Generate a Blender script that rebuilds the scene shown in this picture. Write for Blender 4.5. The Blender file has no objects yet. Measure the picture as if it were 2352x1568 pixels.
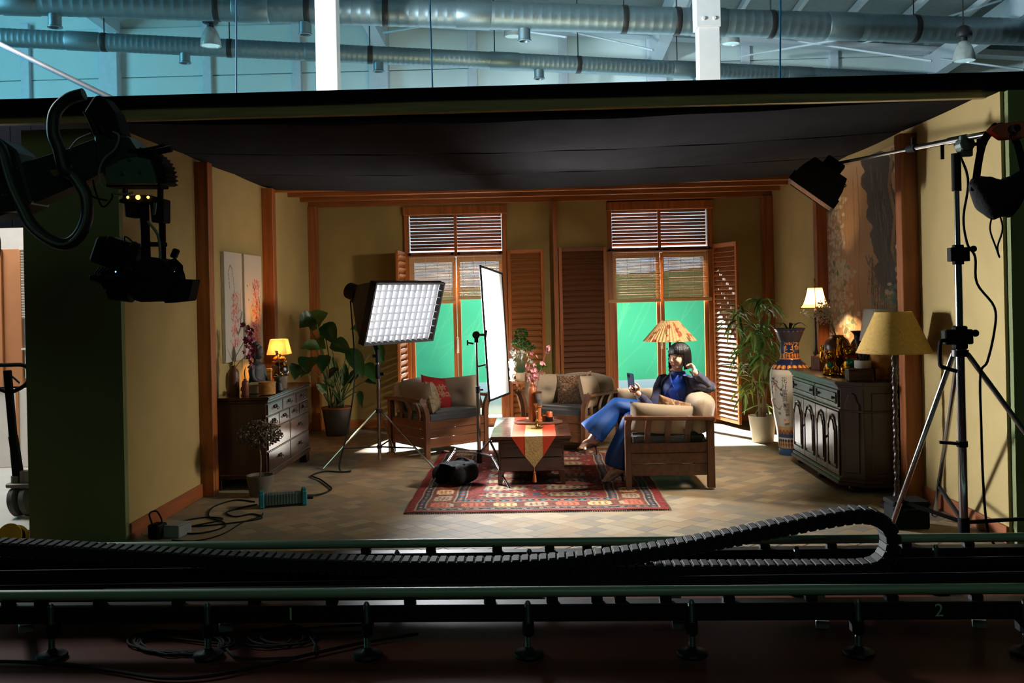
import bpy, bmesh, math, random
import numpy as np
from mathutils import Vector as V, Matrix as MX, Euler

# ---------------------------------------------------------------- camera, world, lights, exposure
scene = bpy.context.scene
COL = scene.collection
random.seed(7)
rs = np.random.RandomState(5)
R = math.radians

FPX, CX, PY, EYE, PSI, ROLL = 2200.0, 1176.0, 682.0, 1.62, 0.0268, 0.0215
_c, _s = math.cos(PSI), math.sin(PSI)
_cr, _sr = math.cos(ROLL), math.sin(ROLL)
cam_d = bpy.data.cameras.new('camera')
cam = bpy.data.objects.new('camera', cam_d)
COL.objects.link(cam)
_right, _fwd, _up = V((_c, _s, 0)), V((-_s, _c, 0)), V((0, 0, 1))
_xc = _right * _cr - _up * _sr
_yc = _right * _sr + _up * _cr
_m = MX.Identity(4)
for _i in range(3):
    _m[_i][0], _m[_i][1], _m[_i][2] = _xc[_i], _yc[_i], -_fwd[_i]
_m[2][3] = EYE
cam.matrix_world = _m
cam_d.sensor_fit = 'HORIZONTAL'
cam_d.sensor_width = 36.0
cam_d.lens = FPX / 2352 * 36.0
cam_d.shift_y = -(784 - PY) / 2352.0
cam_d.clip_end = 200
scene.camera = cam
scene.view_settings.view_transform = 'Standard'
scene.view_settings.look = 'None'
scene.view_settings.gamma = 1.0
scene.view_settings.use_curve_mapping = False
scene.view_settings.exposure = 0.0
scene.cycles.max_bounces = 6
scene.cycles.diffuse_bounces = 3
scene.cycles.glossy_bounces = 3
scene.cycles.transmission_bounces = 4
scene.cycles.transparent_max_bounces = 8
scene.cycles.caustics_reflective = False
scene.cycles.caustics_refractive = False
scene.cycles.sample_clamp_indirect = 4.0


def ray(px, py):
    ix, iy = (px - CX) / FPX, (PY - py) / FPX
    a, b = ix * _cr + iy * _sr, -ix * _sr + iy * _cr
    return V((a * _c - _s, a * _s + _c, b))


def fl(px, py, z=0.0):
    "point on the level plane z seen at a spot of the photograph"
    r = ray(px, py)
    t = (z - EYE) / r.z
    return V((r.x * t, r.y * t, z))


def at(px, py, y):
    "point on the upright plane at depth y"
    r = ray(px, py)
    t = y / r.y
    return V((r.x * t, y, EYE + r.z * t))


def atx(px, py, x):
    r = ray(px, py)
    t = x / r.x
    return V((x, r.y * t, EYE + r.z * t))


world = bpy.data.worlds.new('world')
scene.world = world
world.use_nodes = True
world.node_tree.nodes['Background'].inputs[0].default_value = (0.30, 0.75, 0.72, 1)
world.node_tree.nodes['Background'].inputs[1].default_value = 0.006


def area(name, loc, to, sx, sy, power, col=(1, 1, 1), spread=180):
    d = bpy.data.lights.new(name, 'AREA')
    d.shape = 'RECTANGLE'
    d.size, d.size_y = sx, sy
    d.energy, d.color = power, col
    d.spread = R(spread)
    o = bpy.data.objects.new(name, d)
    o.location = loc
    o.rotation_euler = (V(to) - V(loc)).to_track_quat('-Z', 'Y').to_euler()
    COL.objects.link(o)
    return o


def lamp(name, kind, loc, power, col=(1, 1, 1), size=0.05, to=None, cone=60, blend=0.3):
    d = bpy.data.lights.new(name, kind)
    d.energy, d.color = power, col
    d.shadow_soft_size = size
    if kind == 'SPOT':
        d.spot_size, d.spot_blend = R(cone), blend
    o = bpy.data.objects.new(name, d)
    o.location = loc
    if to is not None:
        o.rotation_euler = (V(to) - V(loc)).to_track_quat('-Z', 'Y').to_euler()
    COL.objects.link(o)
    return o


# hall lighting (outside the set): tall side windows of the hall on the left, roof lights
area('hall_daylight_left', (-15.0, 13.0, 6.0), (0, 20, 5.0), 5, 7, 900, (0.28, 0.82, 1.0))
area('hall_roof_light', (3.0, 12.0, 9.5), (3.0, 20, 4.5), 10, 3, 150, (0.34, 0.85, 1.0))
lamp('column_flood', 'SPOT', (-6.0, 9.5, 4.2), 5000, (0.85, 0.97, 1.0), 0.3, (0.4, 14.5, 5.2), 62, 0.5)
# light behind the set windows: green screen wash and the hard beam through the windows
area('green_screen_wash', (0.2, 13.05, 4.2), (0.2, 14.3, 0.6), 4.5, 0.5, 66, (1, 1, 1))
lamp('window_beam', 'SPOT', (-0.5, 15.8, 4.7), 30000, (0.96, 0.98, 1.0), 0.10, (0.7, 11.3, 0.2), 46, 0.2)
area('hall_back_fill', (0.5, 16.5, 0.6), (0.5, 22.0, 2.6), 9, 1, 420, (0.86, 0.94, 1.0), 70)  # added fill with no fixture, brightens the lower far wall behind the blinds
# bay left of the set
area('side_bay_light', (-6.3, 8.4, 4.6), (-4.7, 9.4, 0.5), 2.2, 1.6, 240, (1.0, 0.98, 0.95))
# dim green spill on the camera side of the track
area('camera_side_spill', (1.0, -2.5, 5.5), (0, 5.5, 0.8), 5, 3, 44, (0.62, 1.0, 0.72))

# ---------------------------------------------------------------- builders
MATS = {}


def lin(c):
    "sRGB 0-255 to linear"
    out = []
    for v in c[:3]:
        v = v / 255.0
        out.append(v / 12.92 if v <= 0.04045 else ((v + 0.055) / 1.055) ** 2.4)
    return tuple(out)


def mat(name, rgb, rough=0.6, metal=0.0, var=0.14, scale=9.0, bump=0.0, bscale=60.0, spec=0.5, stretch=None, emit=None, estr=0.0, coat=0.0, sheen=0.0, rvar=0.0, sub=0.0):
    if name in MATS:
        return MATS[name]
    m = bpy.data.materials.new(name)
    m.use_nodes = True
    nt = m.node_tree
    N, L = nt.nodes, nt.links
    p = N['Principled BSDF']
    col = lin(rgb)
    tc = N.new('ShaderNodeTexCoord')
    mp = N.new('ShaderNodeMapping')
    if stretch:
        mp.inputs['Scale'].default_value = stretch
    L.new(tc.outputs['Object'], mp.inputs['Vector'])
    nz = N.new('ShaderNodeTexNoise')
    nz.inputs['Scale'].default_value = scale
    nz.inputs['Detail'].default_value = 4
    L.new(mp.outputs['Vector'], nz.inputs['Vector'])
    rp = N.new('ShaderNodeValToRGB')
    rp.color_ramp.elements[0].position = 0.3
    rp.color_ramp.elements[1].position = 0.7
    rp.color_ramp.elements[0].color = (*[v * (1 - var) for v in col], 1)
    rp.color_ramp.elements[1].color = (*[min(1, v * (1 + var)) for v in col], 1)
    L.new(nz.outputs['Fac'], rp.inputs['Fac'])
    L.new(rp.outputs['Color'], p.inputs['Base Color'])
    p.inputs['Roughness'].default_value = rough
    if rvar:
        mr = N.new('ShaderNodeMapRange')
        mr.inputs['To Min'].default_value = max(0.03, rough - rvar)
        mr.inputs['To Max'].default_value = min(1, rough + rvar)
        L.new(nz.outputs['Fac'], mr.inputs['Value'])
        L.new(mr.outputs['Result'], p.inputs['Roughness'])
    p.inputs['Metallic'].default_value = metal
    p.inputs['Specular IOR Level'].default_value = spec
    if coat:
        p.inputs['Coat Weight'].default_value = coat
        p.inputs['Coat Roughness'].default_value = 0.12
    if sheen:
        p.inputs['Sheen Weight'].default_value = sheen
    if sub:
        p.inputs['Subsurface Weight'].default_value = sub
        p.inputs['Subsurface Radius'].default_value = (0.012, 0.005, 0.003)
    if emit:
        p.inputs['Emission Color'].default_value = (*lin(emit), 1)
        p.inputs['Emission Strength'].default_value = estr
    if bump:
        n2 = N.new('ShaderNodeTexNoise')
        n2.inputs['Scale'].default_value = bscale
        n2.inputs['Detail'].default_value = 3
        L.new(mp.outputs['Vector'], n2.inputs['Vector'])
        bp = N.new('ShaderNodeBump')
        bp.inputs['Strength'].default_value = bump
        bp.inputs['Distance'].default_value = 0.01
        L.new(n2.outputs['Fac'], bp.inputs['Height'])
        L.new(bp.outputs['Normal'], p.inputs['Normal'])
    MATS[name] = m
    return m


def wood(name, rgb, axis=2, rough=0.45, var=0.35, scale=6.0, coat=0.0, spec=0.5):
    st = [9.0, 9.0, 9.0]
    st[axis] = 0.55
    return mat(name, rgb, rough, 0, var, scale * 0.5, 0.12, 20, spec, tuple(st), coat=coat, rvar=0.08)


def random_ramp(name, cols, rough=0.5, island=False, var=0.12, spec=0.5, bump=0.0):
    "one colour of a list for each separate object (or for each loose piece of one mesh)"
    m = bpy.data.materials.new(name)
    m.use_nodes = True
    N, L = m.node_tree.nodes, m.node_tree.links
    p = N['Principled BSDF']
    if island:
        src = N.new('ShaderNodeNewGeometry').outputs['Random Per Island']
    else:
        src = N.new('ShaderNodeObjectInfo').outputs['Random']
    rp = N.new('ShaderNodeValToRGB')
    rp.color_ramp.interpolation = 'CONSTANT'
    el = rp.color_ramp.elements
    while len(el) < len(cols):
        el.new(0.5)
    for i, c in enumerate(cols):
        el[i].position = i / len(cols)
        el[i].color = (*lin(c), 1)
    L.new(src, rp.inputs['Fac'])
    tc = N.new('ShaderNodeTexCoord')
    nz = N.new('ShaderNodeTexNoise')
    nz.inputs['Scale'].default_value = 14
    nz.inputs['Detail'].default_value = 5
    L.new(tc.outputs['Object'], nz.inputs['Vector'])
    mr = N.new('ShaderNodeMapRange')
    mr.inputs['To Min'].default_value = 1 - var
    mr.inputs['To Max'].default_value = 1 + var
    L.new(nz.outputs['Fac'], mr.inputs['Value'])
    mx = N.new('ShaderNodeVectorMath')
    mx.operation = 'SCALE'
    L.new(rp.outputs['Color'], mx.inputs[0])
    L.new(mr.outputs['Result'], mx.inputs['Scale'])
    L.new(mx.outputs['Vector'], p.inputs['Base Color'])
    p.inputs['Roughness'].default_value = rough
    p.inputs['Specular IOR Level'].default_value = spec
    MATS[name] = m
    return m


def vcol_mat(name, rough=0.8, spec=0.3, coat=0.0, metal=0.0, emit=0.0, bump=0.0, bscale=300, translucent=0.0):
    "printed or painted surface: colour from the mesh's colour attribute"
    if name in MATS:
        return MATS[name]
    m = bpy.data.materials.new(name)
    m.use_nodes = True
    N, L = m.node_tree.nodes, m.node_tree.links
    p = N['Principled BSDF']
    a = N.new('ShaderNodeAttribute')
    a.attribute_name = 'Col'
    L.new(a.outputs['Color'], p.inputs['Base Color'])
    p.inputs['Roughness'].default_value = rough
    p.inputs['Specular IOR Level'].default_value = spec
    p.inputs['Coat Weight'].default_value = coat
    p.inputs['Coat Roughness'].default_value = 0.08
    p.inputs['Metallic'].default_value = metal
    if emit:
        L.new(a.outputs['Color'], p.inputs['Emission Color'])
        p.inputs['Emission Strength'].default_value = emit
    if bump:
        tc = N.new('ShaderNodeTexCoord')
        n2 = N.new('ShaderNodeTexNoise')
        n2.inputs['Scale'].default_value = bscale
        L.new(tc.outputs['Object'], n2.inputs['Vector'])
        bp = N.new('ShaderNodeBump')
        bp.inputs['Strength'].default_value = bump
        bp.inputs['Distance'].default_value = 0.004
        L.new(n2.outputs['Fac'], bp.inputs['Height'])
        L.new(bp.outputs['Normal'], p.inputs['Normal'])
    if translucent:
        t = N.new('ShaderNodeBsdfTranslucent')
        L.new(a.outputs['Color'], t.inputs['Color'])
        mx = N.new('ShaderNodeMixShader')
        mx.inputs[0].default_value = translucent
        L.new(p.outputs[0], mx.inputs[1])
        L.new(t.outputs[0], mx.inputs[2])
        L.new(mx.outputs[0], N['Material Output'].inputs['Surface'])
    MATS[name] = m
    return m


def thin_mat(name, rgb, trans=0.5, rough=0.8):
    "cloth or paper that lets light through"
    if name in MATS:
        return MATS[name]
    m = mat(name, rgb, rough, var=0.06)
    N, L = m.node_tree.nodes, m.node_tree.links
    t = N.new('ShaderNodeBsdfTranslucent')
    t.inputs['Color'].default_value = (*lin(rgb), 1)
    mx = N.new('ShaderNodeMixShader')
    mx.inputs[0].default_value = trans
    L.new(N['Principled BSDF'].outputs[0], mx.inputs[1])
    L.new(t.outputs[0], mx.inputs[2])
    L.new(mx.outputs[0], N['Material Output'].inputs['Surface'])
    return m


class B:
    "collects shapes into one mesh"

    def __init__(self):
        self.v, self.f = [], []

    def add(self, vs, fs):
        n = len(self.v)
        self.v.extend([tuple(p) for p in vs])
        self.f.extend([tuple(i + n for i in f) for f in fs])
        return self

    def box(self, x0, x1, y0, y1, z0, z1):
        vs = [(x, y, z) for z in (z0, z1) for y in (y0, y1) for x in (x0, x1)]
        return self.add(vs, [(0, 2, 3, 1), (4, 5, 7, 6), (0, 1, 5, 4), (2, 6, 7, 3), (0, 4, 6, 2), (1, 3, 7, 5)])

    def obox(self, c, size, rot=(0, 0, 0)):
        "box turned by a rotation (euler or 3x3 matrix)"
        m = rot if isinstance(rot, MX) else Euler(rot).to_matrix()
        h = [s / 2 for s in size]
        vs = [V(c) + m @ V((x, y, z)) for z in (-h[2], h[2]) for y in (-h[1], h[1]) for x in (-h[0], h[0])]
        return self.add(vs, [(0, 2, 3, 1), (4, 5, 7, 6), (0, 1, 5, 4), (2, 6, 7, 3), (0, 4, 6, 2), (1, 3, 7, 5)])

    def bar(self, a, b, w, h, up=(0, 0, 1)):
        "square bar from a to b"
        a, b = V(a), V(b)
        d = b - a
        z = d.normalized()
        x = V(up).cross(z)
        if x.length < 1e-5:
            x = V((1, 0, 0)).cross(z)
        x.normalize()
        y = z.cross(x)
        m = MX((x, y, z)).transposed()
        return self.obox((a + b) / 2, (w, h, d.length), m)

    def tube(self, pts, r, n=8, caps=True, closed=False, ell=None):
        pts = [V(p) for p in pts]
        k = len(pts)
        rr = r if isinstance(r, (list, tuple)) else [r] * k
        vs, fs = [], []
        t0 = (pts[1] - pts[0]).normalized()
        ref = V((0, 0, 1)) if abs(t0.z) < 0.9 else V((1, 0, 0))
        x = ref.cross(t0).normalized()
        for i in range(k):
            if closed:
                t = pts[(i + 1) % k] - pts[i - 1]
            else:
                t = pts[min(i + 1, k - 1)] - pts[max(i - 1, 0)]
            if t.length < 1e-9:
                t = t0
            t.normalize()
            x = (x - t * x.dot(t))
            if x.length < 1e-6:
                x = t.orthogonal()
            x.normalize()
            y = t.cross(x)
            q = rr[i]
            qa, qb = (q if isinstance(q, (list, tuple)) else (q, q))
            for j in range(n):
                a = 2 * math.pi * j / n
                vs.append(pts[i] + x * (qa * math.cos(a)) + y * (qb * math.sin(a)))
        for i in range(k if closed else k - 1):
            i2 = (i + 1) % k
            for j in range(n):
                j2 = (j + 1) % n
                fs.append((i * n + j, i * n + j2, i2 * n + j2, i2 * n + j))
        if caps and not closed:
            fs.append(tuple(range(n))[::-1])
            fs.append(tuple((k - 1) * n + j for j in range(n)))
        return self.add(vs, fs)

    def lathe(self, prof, n=24, c=(0, 0, 0), m=None, wob=None):
        vs, fs = [], []
        k = len(prof)
        for i, (r, z) in enumerate(prof):
            for j in range(n):
                a = 2 * math.pi * j / n
                rr = r * (wob(a, z) if wob else 1)
                p = V((rr * math.cos(a), rr * math.sin(a), z))
                if m is not None:
                    p = m @ p
                vs.append(p + V(c))
        for i in range(k - 1):
            for j in range(n):
                j2 = (j + 1) % n
                fs.append((i * n + j, i * n + j2, (i + 1) * n + j2, (i + 1) * n + j))
        if prof[0][0] > 1e-4:
            fs.append(tuple(range(n))[::-1])
        if prof[-1][0] > 1e-4:
            fs.append(tuple((k - 1) * n + j for j in range(n)))
        return self.add(vs, fs)

    def ball(self, c, r, n=12, m=None):
        r = r if isinstance(r, (list, tuple)) else (r, r, r)
        prof = [(max(1e-5, math.sin(math.pi * i / n)), -math.cos(math.pi * i / n)) for i in range(n + 1)]
        mm = MX.Diagonal(V(r))
        if m is not None:
            mm = m @ mm
        return self.lathe(prof, n + 4, c, mm)

    def prism(self, poly, a, b, axis='y'):
        "outline in two axes pulled along the third (axis)"
        k = len(poly)

        def P(u, v, t):
            return {'y': (u, t, v), 'x': (t, u, v), 'z': (u, v, t)}[axis]
        vs = [P(u, v, a) for u, v in poly] + [P(u, v, b) for u, v in poly]
        fs = [tuple(range(k)), tuple(range(2 * k - 1, k - 1, -1))]
        fs += [(i, k + i, k + (i + 1) % k, (i + 1) % k) for i in range(k)]
        return self.add(vs, fs)

    def grid(self, fn, nu, nv):
        vs = [fn(i / nu, j / nv) for j in range(nv + 1) for i in range(nu + 1)]
        w = nu + 1
        fs = [(j * w + i, j * w + i + 1, (j + 1) * w + i + 1, (j + 1) * w + i) for j in range(nv) for i in range(nu)]
        return self.add(vs, fs)

    def xf(self, m):
        self.v = [tuple(m @ V(p)) for p in self.v]
        return self

    def mesh(self, name, mt, smooth=False, bevel=0.0, seg=1, fix=True):
        me = bpy.data.meshes.new(name)
        me.from_pydata(self.v, [], self.f)
        bm = bmesh.new()
        bm.from_mesh(me)
        if fix:
            bmesh.ops.recalc_face_normals(bm, faces=bm.faces)
        if bevel:
            bmesh.ops.bevel(bm, geom=[e for e in bm.edges if len(e.link_faces) == 2 and e.calc_face_angle(0) > 0.5], offset=bevel, segments=seg, affect='EDGES', clamp_overlap=True)
        bm.to_mesh(me)
        bm.free()
        if smooth:
            me.polygons.foreach_set('use_smooth', [True] * len(me.polygons))
            me.set_sharp_from_angle(angle=R(42 if smooth is True else smooth))
        if mt is not None:
            me.materials.append(mt)
        return me

    def done(self, name, mt, parent=None, smooth=False, bevel=0.0, seg=1, loc=None, rot=None, label=None):
        o = bpy.data.objects.new(name, self.mesh(name, mt, smooth, bevel, seg))
        COL.objects.link(o)
        if parent is not None:
            o.parent = parent
        if loc is not None:
            o.location = loc
        if rot is not None:
            o.rotation_euler = rot
        if label:
            o['label'] = label
        return o


def link(name, me, parent=None, loc=(0, 0, 0), rot=(0, 0, 0), scale=None):
    o = bpy.data.objects.new(name, me)
    COL.objects.link(o)
    if parent is not None:
        o.parent = parent
    o.location, o.rotation_euler = loc, rot
    if scale is not None:
        o.scale = scale
    return o


def tag(o, label, cat, group=None):
    o['label'], o['category'] = label, cat
    if group:
        o['group'] = group
    return o


def thing(name, label, cat, loc=(0, 0, 0), rz=0.0, group=None):
    o = bpy.data.objects.new(name, None)
    COL.objects.link(o)
    o.location, o.rotation_euler = loc, (0, 0, rz)
    o.empty_display_size = 0.05
    return tag(o, label, cat, group)


def struct(o):
    o['kind'] = 'structure'
    return o


def stuff(o):
    o['kind'] = 'stuff'
    return o


def dup(o, loc=None, rot=None, label=None, parent=None, scale=None):
    c = o.copy()
    COL.objects.link(c)
    if parent is not None:
        c.parent = parent
    if loc is not None:
        c.location = loc
    if rot is not None:
        c.rotation_euler = rot
    if scale is not None:
        c.scale = scale
    if label:
        c['label'] = label
    for ch in list(o.children):
        dup(ch, parent=c)
    return c


class Canvas:
    "small painting (sRGB) that becomes a colour attribute"

    def __init__(self, w, h, bg):
        self.w, self.h = w, h
        self.a = np.zeros((h, w, 3), float)
        self.a[:] = bg
        self.yy, self.xx = np.mgrid[0:h, 0:w]

    def put(self, mask, col, k=1.0):
        self.a[mask] = self.a[mask] * (1 - k) + np.array(col) * k

    def rect(self, x0, y0, x1, y1, col, k=1.0):
        x0, x1, y0, y1 = [int(round(t)) for t in (x0, x1, y0, y1)]
        s = self.a[max(0, y0):max(0, y1), max(0, x0):max(0, x1)]
        s[:] = s * (1 - k) + np.array(col) * k

    def ell(self, cx, cy, rx, ry, col, ang=0.0, k=1.0):
        m = int(max(rx, ry) + 2)
        x0, x1, y0, y1 = max(0, int(cx - m)), min(self.w, int(cx + m + 1)), max(0, int(cy - m)), min(self.h, int(cy + m + 1))
        if x0 >= x1 or y0 >= y1:
            return
        X, Y = self.xx[y0:y1, x0:x1] - cx, self.yy[y0:y1, x0:x1] - cy
        c, s = math.cos(ang), math.sin(ang)
        mk = ((X * c + Y * s) / max(rx, .3)) ** 2 + ((-X * s + Y * c) / max(ry, .3)) ** 2 <= 1
        sub = self.a[y0:y1, x0:x1]
        sub[mk] = sub[mk] * (1 - k) + np.array(col) * k

    def line(self, pts, wd, col, k=1.0):
        for (xa, ya), (xb, yb) in zip(pts[:-1], pts[1:]):
            n = max(2, int(math.hypot(xb - xa, yb - ya) * 1.5))
            for i in range(n + 1):
                t = i / n
                self.ell(xa + (xb - xa) * t, ya + (yb - ya) * t, wd, wd, col, 0, k)

    def noise(self, amt, cell=1):
        h, w = -(-self.h // cell), -(-self.w // cell)
        n = rs.normal(0, amt, (h, w, 1)).repeat(cell, 0).repeat(cell, 1)[:self.h, :self.w]
        self.a = np.clip(self.a + n, 0, 255)

    def lin(self):
        s = np.clip(self.a, 0, 255) / 255.0
        return np.where(s <= 0.04045, s / 12.92, ((s + 0.055) / 1.055) ** 2.4)


def painted(name, cv, fn, mt, parent=None, wrap=False, smooth=True, flip=False):
    """mesh whose points carry the canvas colours; fn(u, v) -> x, y, z arrays, u to the right and v upward in the picture"""
    h, w = cv.h, cv.w
    u, v = np.meshgrid(np.linspace(0, 1, w), np.linspace(1, 0, h))
    x, y, z = fn(u, v)
    vs = np.stack([x, y, z], -1).reshape(-1, 3)
    i, j = np.meshgrid(np.arange(w - 1), np.arange(h - 1))
    a = (j * w + i).ravel()
    fs = np.stack([a, a + w, a + w + 1, a + 1], 1)
    if flip:
        fs = fs[:, ::-1]
    me = bpy.data.meshes.new(name)
    me.from_pydata(vs.tolist(), [], fs.tolist())
    at_ = me.color_attributes.new('Col', 'FLOAT_COLOR', 'POINT')
    c = np.ones((h * w, 4), np.float32)
    c[:, :3] = cv.lin().reshape(-1, 3)
    at_.data.foreach_set('color', c.ravel())
    if smooth:
        me.polygons.foreach_set('use_smooth', [True] * len(me.polygons))
    me.materials.append(mt)
    o = bpy.data.objects.new(name, me)
    COL.objects.link(o)
    if parent is not None:
        o.parent = parent
    return o


def bez(p0, p1, p2, p3=None, n=12):
    p = [V(q) for q in ((p0, p1, p2) if p3 is None else (p0, p1, p2, p3))]
    out = []
    for i in range(n + 1):
        t = i / n
        q = list(p)
        while len(q) > 1:
            q = [a.lerp(b, t) for a, b in zip(q[:-1], q[1:])]
        out.append(q[0])
    return out


def smooth_path(pts, k=6):
    "Catmull-Rom through the points"
    p = [V(q) for q in pts]
    p = [p[0] * 2 - p[1]] + p + [p[-1] * 2 - p[-2]]
    out = []
    for i in range(1, len(p) - 2):
        for j in range(k):
            t = j / k
            a, b, c, d = p[i - 1], p[i], p[i + 1], p[i + 2]
            out.append(0.5 * ((2 * b) + (c - a) * t + (2 * a - 5 * b + 4 * c - d) * t * t + (3 * b - a - 3 * c + d) * t ** 3))
    out.append(p[-2])
    return out


def pillow(w, h, t, nu=18, nv=18, corner=0.35, pinch=None):
    "stuffed cushion standing in the x-z plane, centre at origin, thickness along y"
    b = B()
    for s in (-1, 1):
        def fn(u, v, s=s):
            x, z = 2 * u - 1, 2 * v - 1
            e = (1 - abs(x) ** 3) * (1 - abs(z) ** 3)
            e = max(e, 0) ** 0.55
            k = 1 - corner * 0.22 * (x * x * (1 - z * z) + z * z * (1 - x * x)) * 0.8
            y = s * t / 2 * e
            if pinch:
                for (px, pz, pr) in pinch:
                    d2 = ((x - px) ** 2 + (z - pz) ** 2) / (pr * pr)
                    y *= 1 - 0.55 * math.exp(-d2)
            return (x * w / 2 * (1 - corner * 0.18 * (1 - abs(x)) * 0 - corner * 0.10 * (1 - z * z)), y, z * h / 2 * (1 - corner * 0.10 * (1 - x * x)))
        b.grid(fn, nu, nv)
    return b

# ---------------------------------------------------------------- materials of the setting
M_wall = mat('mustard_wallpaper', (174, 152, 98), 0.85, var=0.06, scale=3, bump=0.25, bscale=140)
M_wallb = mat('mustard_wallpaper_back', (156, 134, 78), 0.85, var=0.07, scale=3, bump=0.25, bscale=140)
M_green = mat('painted_flat_end', (112, 122, 78), 0.85, var=0.07, scale=2.5, bump=0.2, bscale=120)
M_trim = wood('stained_pine_upright', (150, 84, 36), 2, 0.5)
M_trimx = wood('stained_pine_across', (150, 84, 36), 0, 0.5)
M_trimy = wood('stained_pine_along', (140, 76, 36), 1, 0.5)
M_cloth = mat('black_molton', (38, 37, 38), 0.95, var=0.12, scale=4, bump=0.15, bscale=200, spec=0.0)
M_blk = mat('black_cloth', (13, 13, 14), 0.95, var=0.1, spec=0.1)
M_lath = wood('raw_lath', (142, 126, 84), 0, 0.7)
M_conc = mat('red_brown_screed', (80, 40, 29), 0.5, var=0.22, scale=1.6, bump=0.05, bscale=30, rvar=0.1, spec=.12)
M_pale = mat('lit_hall_floor', (205, 205, 200), 0.5, var=0.05, scale=2)  # white tone stands in for strong light on the floor outside

XL, XR, YB, TOP = -2.86, 2.93, 12.05, 2.984

# floors
o = struct(B().box(-16, 20, -6, 24, -0.05, -0.006).done('floor', M_conc))
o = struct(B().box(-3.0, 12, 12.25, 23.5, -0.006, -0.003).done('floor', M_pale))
o = struct(B().box(-12, -3.5, 6.9, 20, -0.006, -0.003).done('floor', mat('lit_bay_floor', (190, 182, 174), 0.5, var=0.12, scale=1.5)))  # bay floor made pale, its overexposed light put into the colour
setfloor = struct(B().box(XL - .1, XR + .15, 6.12, YB + .2, -0.006, -0.0022).done('floor', mat('vinyl_joint', (128, 114, 88), 0.6)))
tile_cols = [(146, 129, 104), (134, 120, 98), (138, 117, 91), (124, 112, 95), (150, 134, 109), (130, 117, 96), (142, 122, 95), (120, 110, 96)]
M_tile = random_ramp('vinyl_tile', tile_cols, 0.65, False, 0.10, .15)
M_tiles = random_ramp('vinyl_tile_far', tile_cols, 0.65, True, 0.10, .15)
TS = 0.120
cells = []
for i in range(-70, 70):
    for j in range(-10, 130):
        x = (i - j) * TS * .7071 + 0.03
        y = (i + j) * TS * .7071 + 0.02
        if XL + .03 < x < XR - .03 and 6.19 < y < YB - .03:
            cells.append((x, y))
vis = [c for c in cells if c[1] < 8.9 and not (-1.02 < c[0] < .95 and c[1] > 7.2) and not (c[0] < -2.3 and c[1] > 8) and c[0] < 2.45]
vis.sort(key=lambda c: c[1])
single = set(vis[:300])
hs = TS * .7071 - 0.0011
tb = B()
tb.add([(-hs, 0, 0), (0, -hs, 0), (hs, 0, 0), (0, hs, 0), (-hs, 0, -.002), (0, -hs, -.002), (hs, 0, -.002), (0, hs, -.002)],
       [(0, 1, 2, 3), (0, 4, 5, 1), (1, 5, 6, 2), (2, 6, 7, 3), (3, 7, 4, 0)])
tile_me = tb.mesh('tile', M_tile)
rest = B()
for c in cells:
    if c in single:
        link('tile', tile_me, setfloor, (c[0], c[1], rs.uniform(-.0003, .0003)))
    else:
        rest.add([(p[0] + c[0], p[1] + c[1], p[2]) for p in tb.v], tb.f[:1])
stuff(rest.done('tile', M_tiles, setfloor))

# side walls and their flat ends
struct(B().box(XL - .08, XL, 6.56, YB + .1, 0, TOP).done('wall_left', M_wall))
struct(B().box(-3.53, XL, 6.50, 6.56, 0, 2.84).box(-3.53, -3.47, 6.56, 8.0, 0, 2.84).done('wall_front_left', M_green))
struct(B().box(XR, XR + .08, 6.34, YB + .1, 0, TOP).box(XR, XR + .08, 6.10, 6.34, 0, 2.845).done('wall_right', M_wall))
struct(B().box(XR + .02, 4.6, 6.04, 6.10, 0, 2.84).done('wall_front_right', M_green))

# back wall round two french windows
W1, W2 = (-1.665, -.375), (.885, 2.195)
WT = 2.76
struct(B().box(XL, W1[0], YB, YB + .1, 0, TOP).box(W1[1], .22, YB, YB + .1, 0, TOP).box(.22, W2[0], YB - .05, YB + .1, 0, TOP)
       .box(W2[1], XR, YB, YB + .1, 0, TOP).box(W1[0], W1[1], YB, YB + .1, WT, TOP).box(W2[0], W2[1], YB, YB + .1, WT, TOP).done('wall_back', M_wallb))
struct(B().box(.205, .262, YB - .10, YB, 0, 2.80).done('trim_1', M_trim, bevel=.004))

# posts along the walls
k = 2
for x0, x1, y0, y1 in ((XL, -2.745, 7.96, 8.08), (XL, -2.745, 9.92, 10.04), (XL, -2.75, 11.92, 12.04),
                       (2.80, XR, 7.42, 7.54), (2.82, XR, 9.72, 9.84), (2.80, XR, 11.92, 12.04)):
    struct(B().box(x0, x1, y0, y1, 0, 2.81).done('trim_%d' % k, M_trim, bevel=.004))
    k += 1
# baseboards
struct(B().box(XL, XL + .018, 6.56, YB, 0, .11).done('baseboard_left', M_trimy, bevel=.003))
struct(B().box(XR - .018, XR, 6.10, YB, 0, .11).done('baseboard_right', M_trimy, bevel=.003))
struct(B().box(XL, W1[0], YB - .018, YB, 0, .11).box(W1[1], .2, YB - .018, YB, 0, .11).box(.27, W2[0], YB - .068, YB - .05, 0, .11)
       .box(W2[1], XR, YB - .018, YB, 0, .11).done('baseboard_back', M_trimx, bevel=.003))
# ceiling joists near the back wall
for y, z0 in ((10.42, 2.825), (10.98, 2.83), (11.55, 2.83), (11.97, 2.80)):
    struct(B().box(XL - .05, XR + .05, y, y + .07, z0, z0 + .11).done('trim_%d' % k, M_trimx, bevel=.004))
    k += 1
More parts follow.
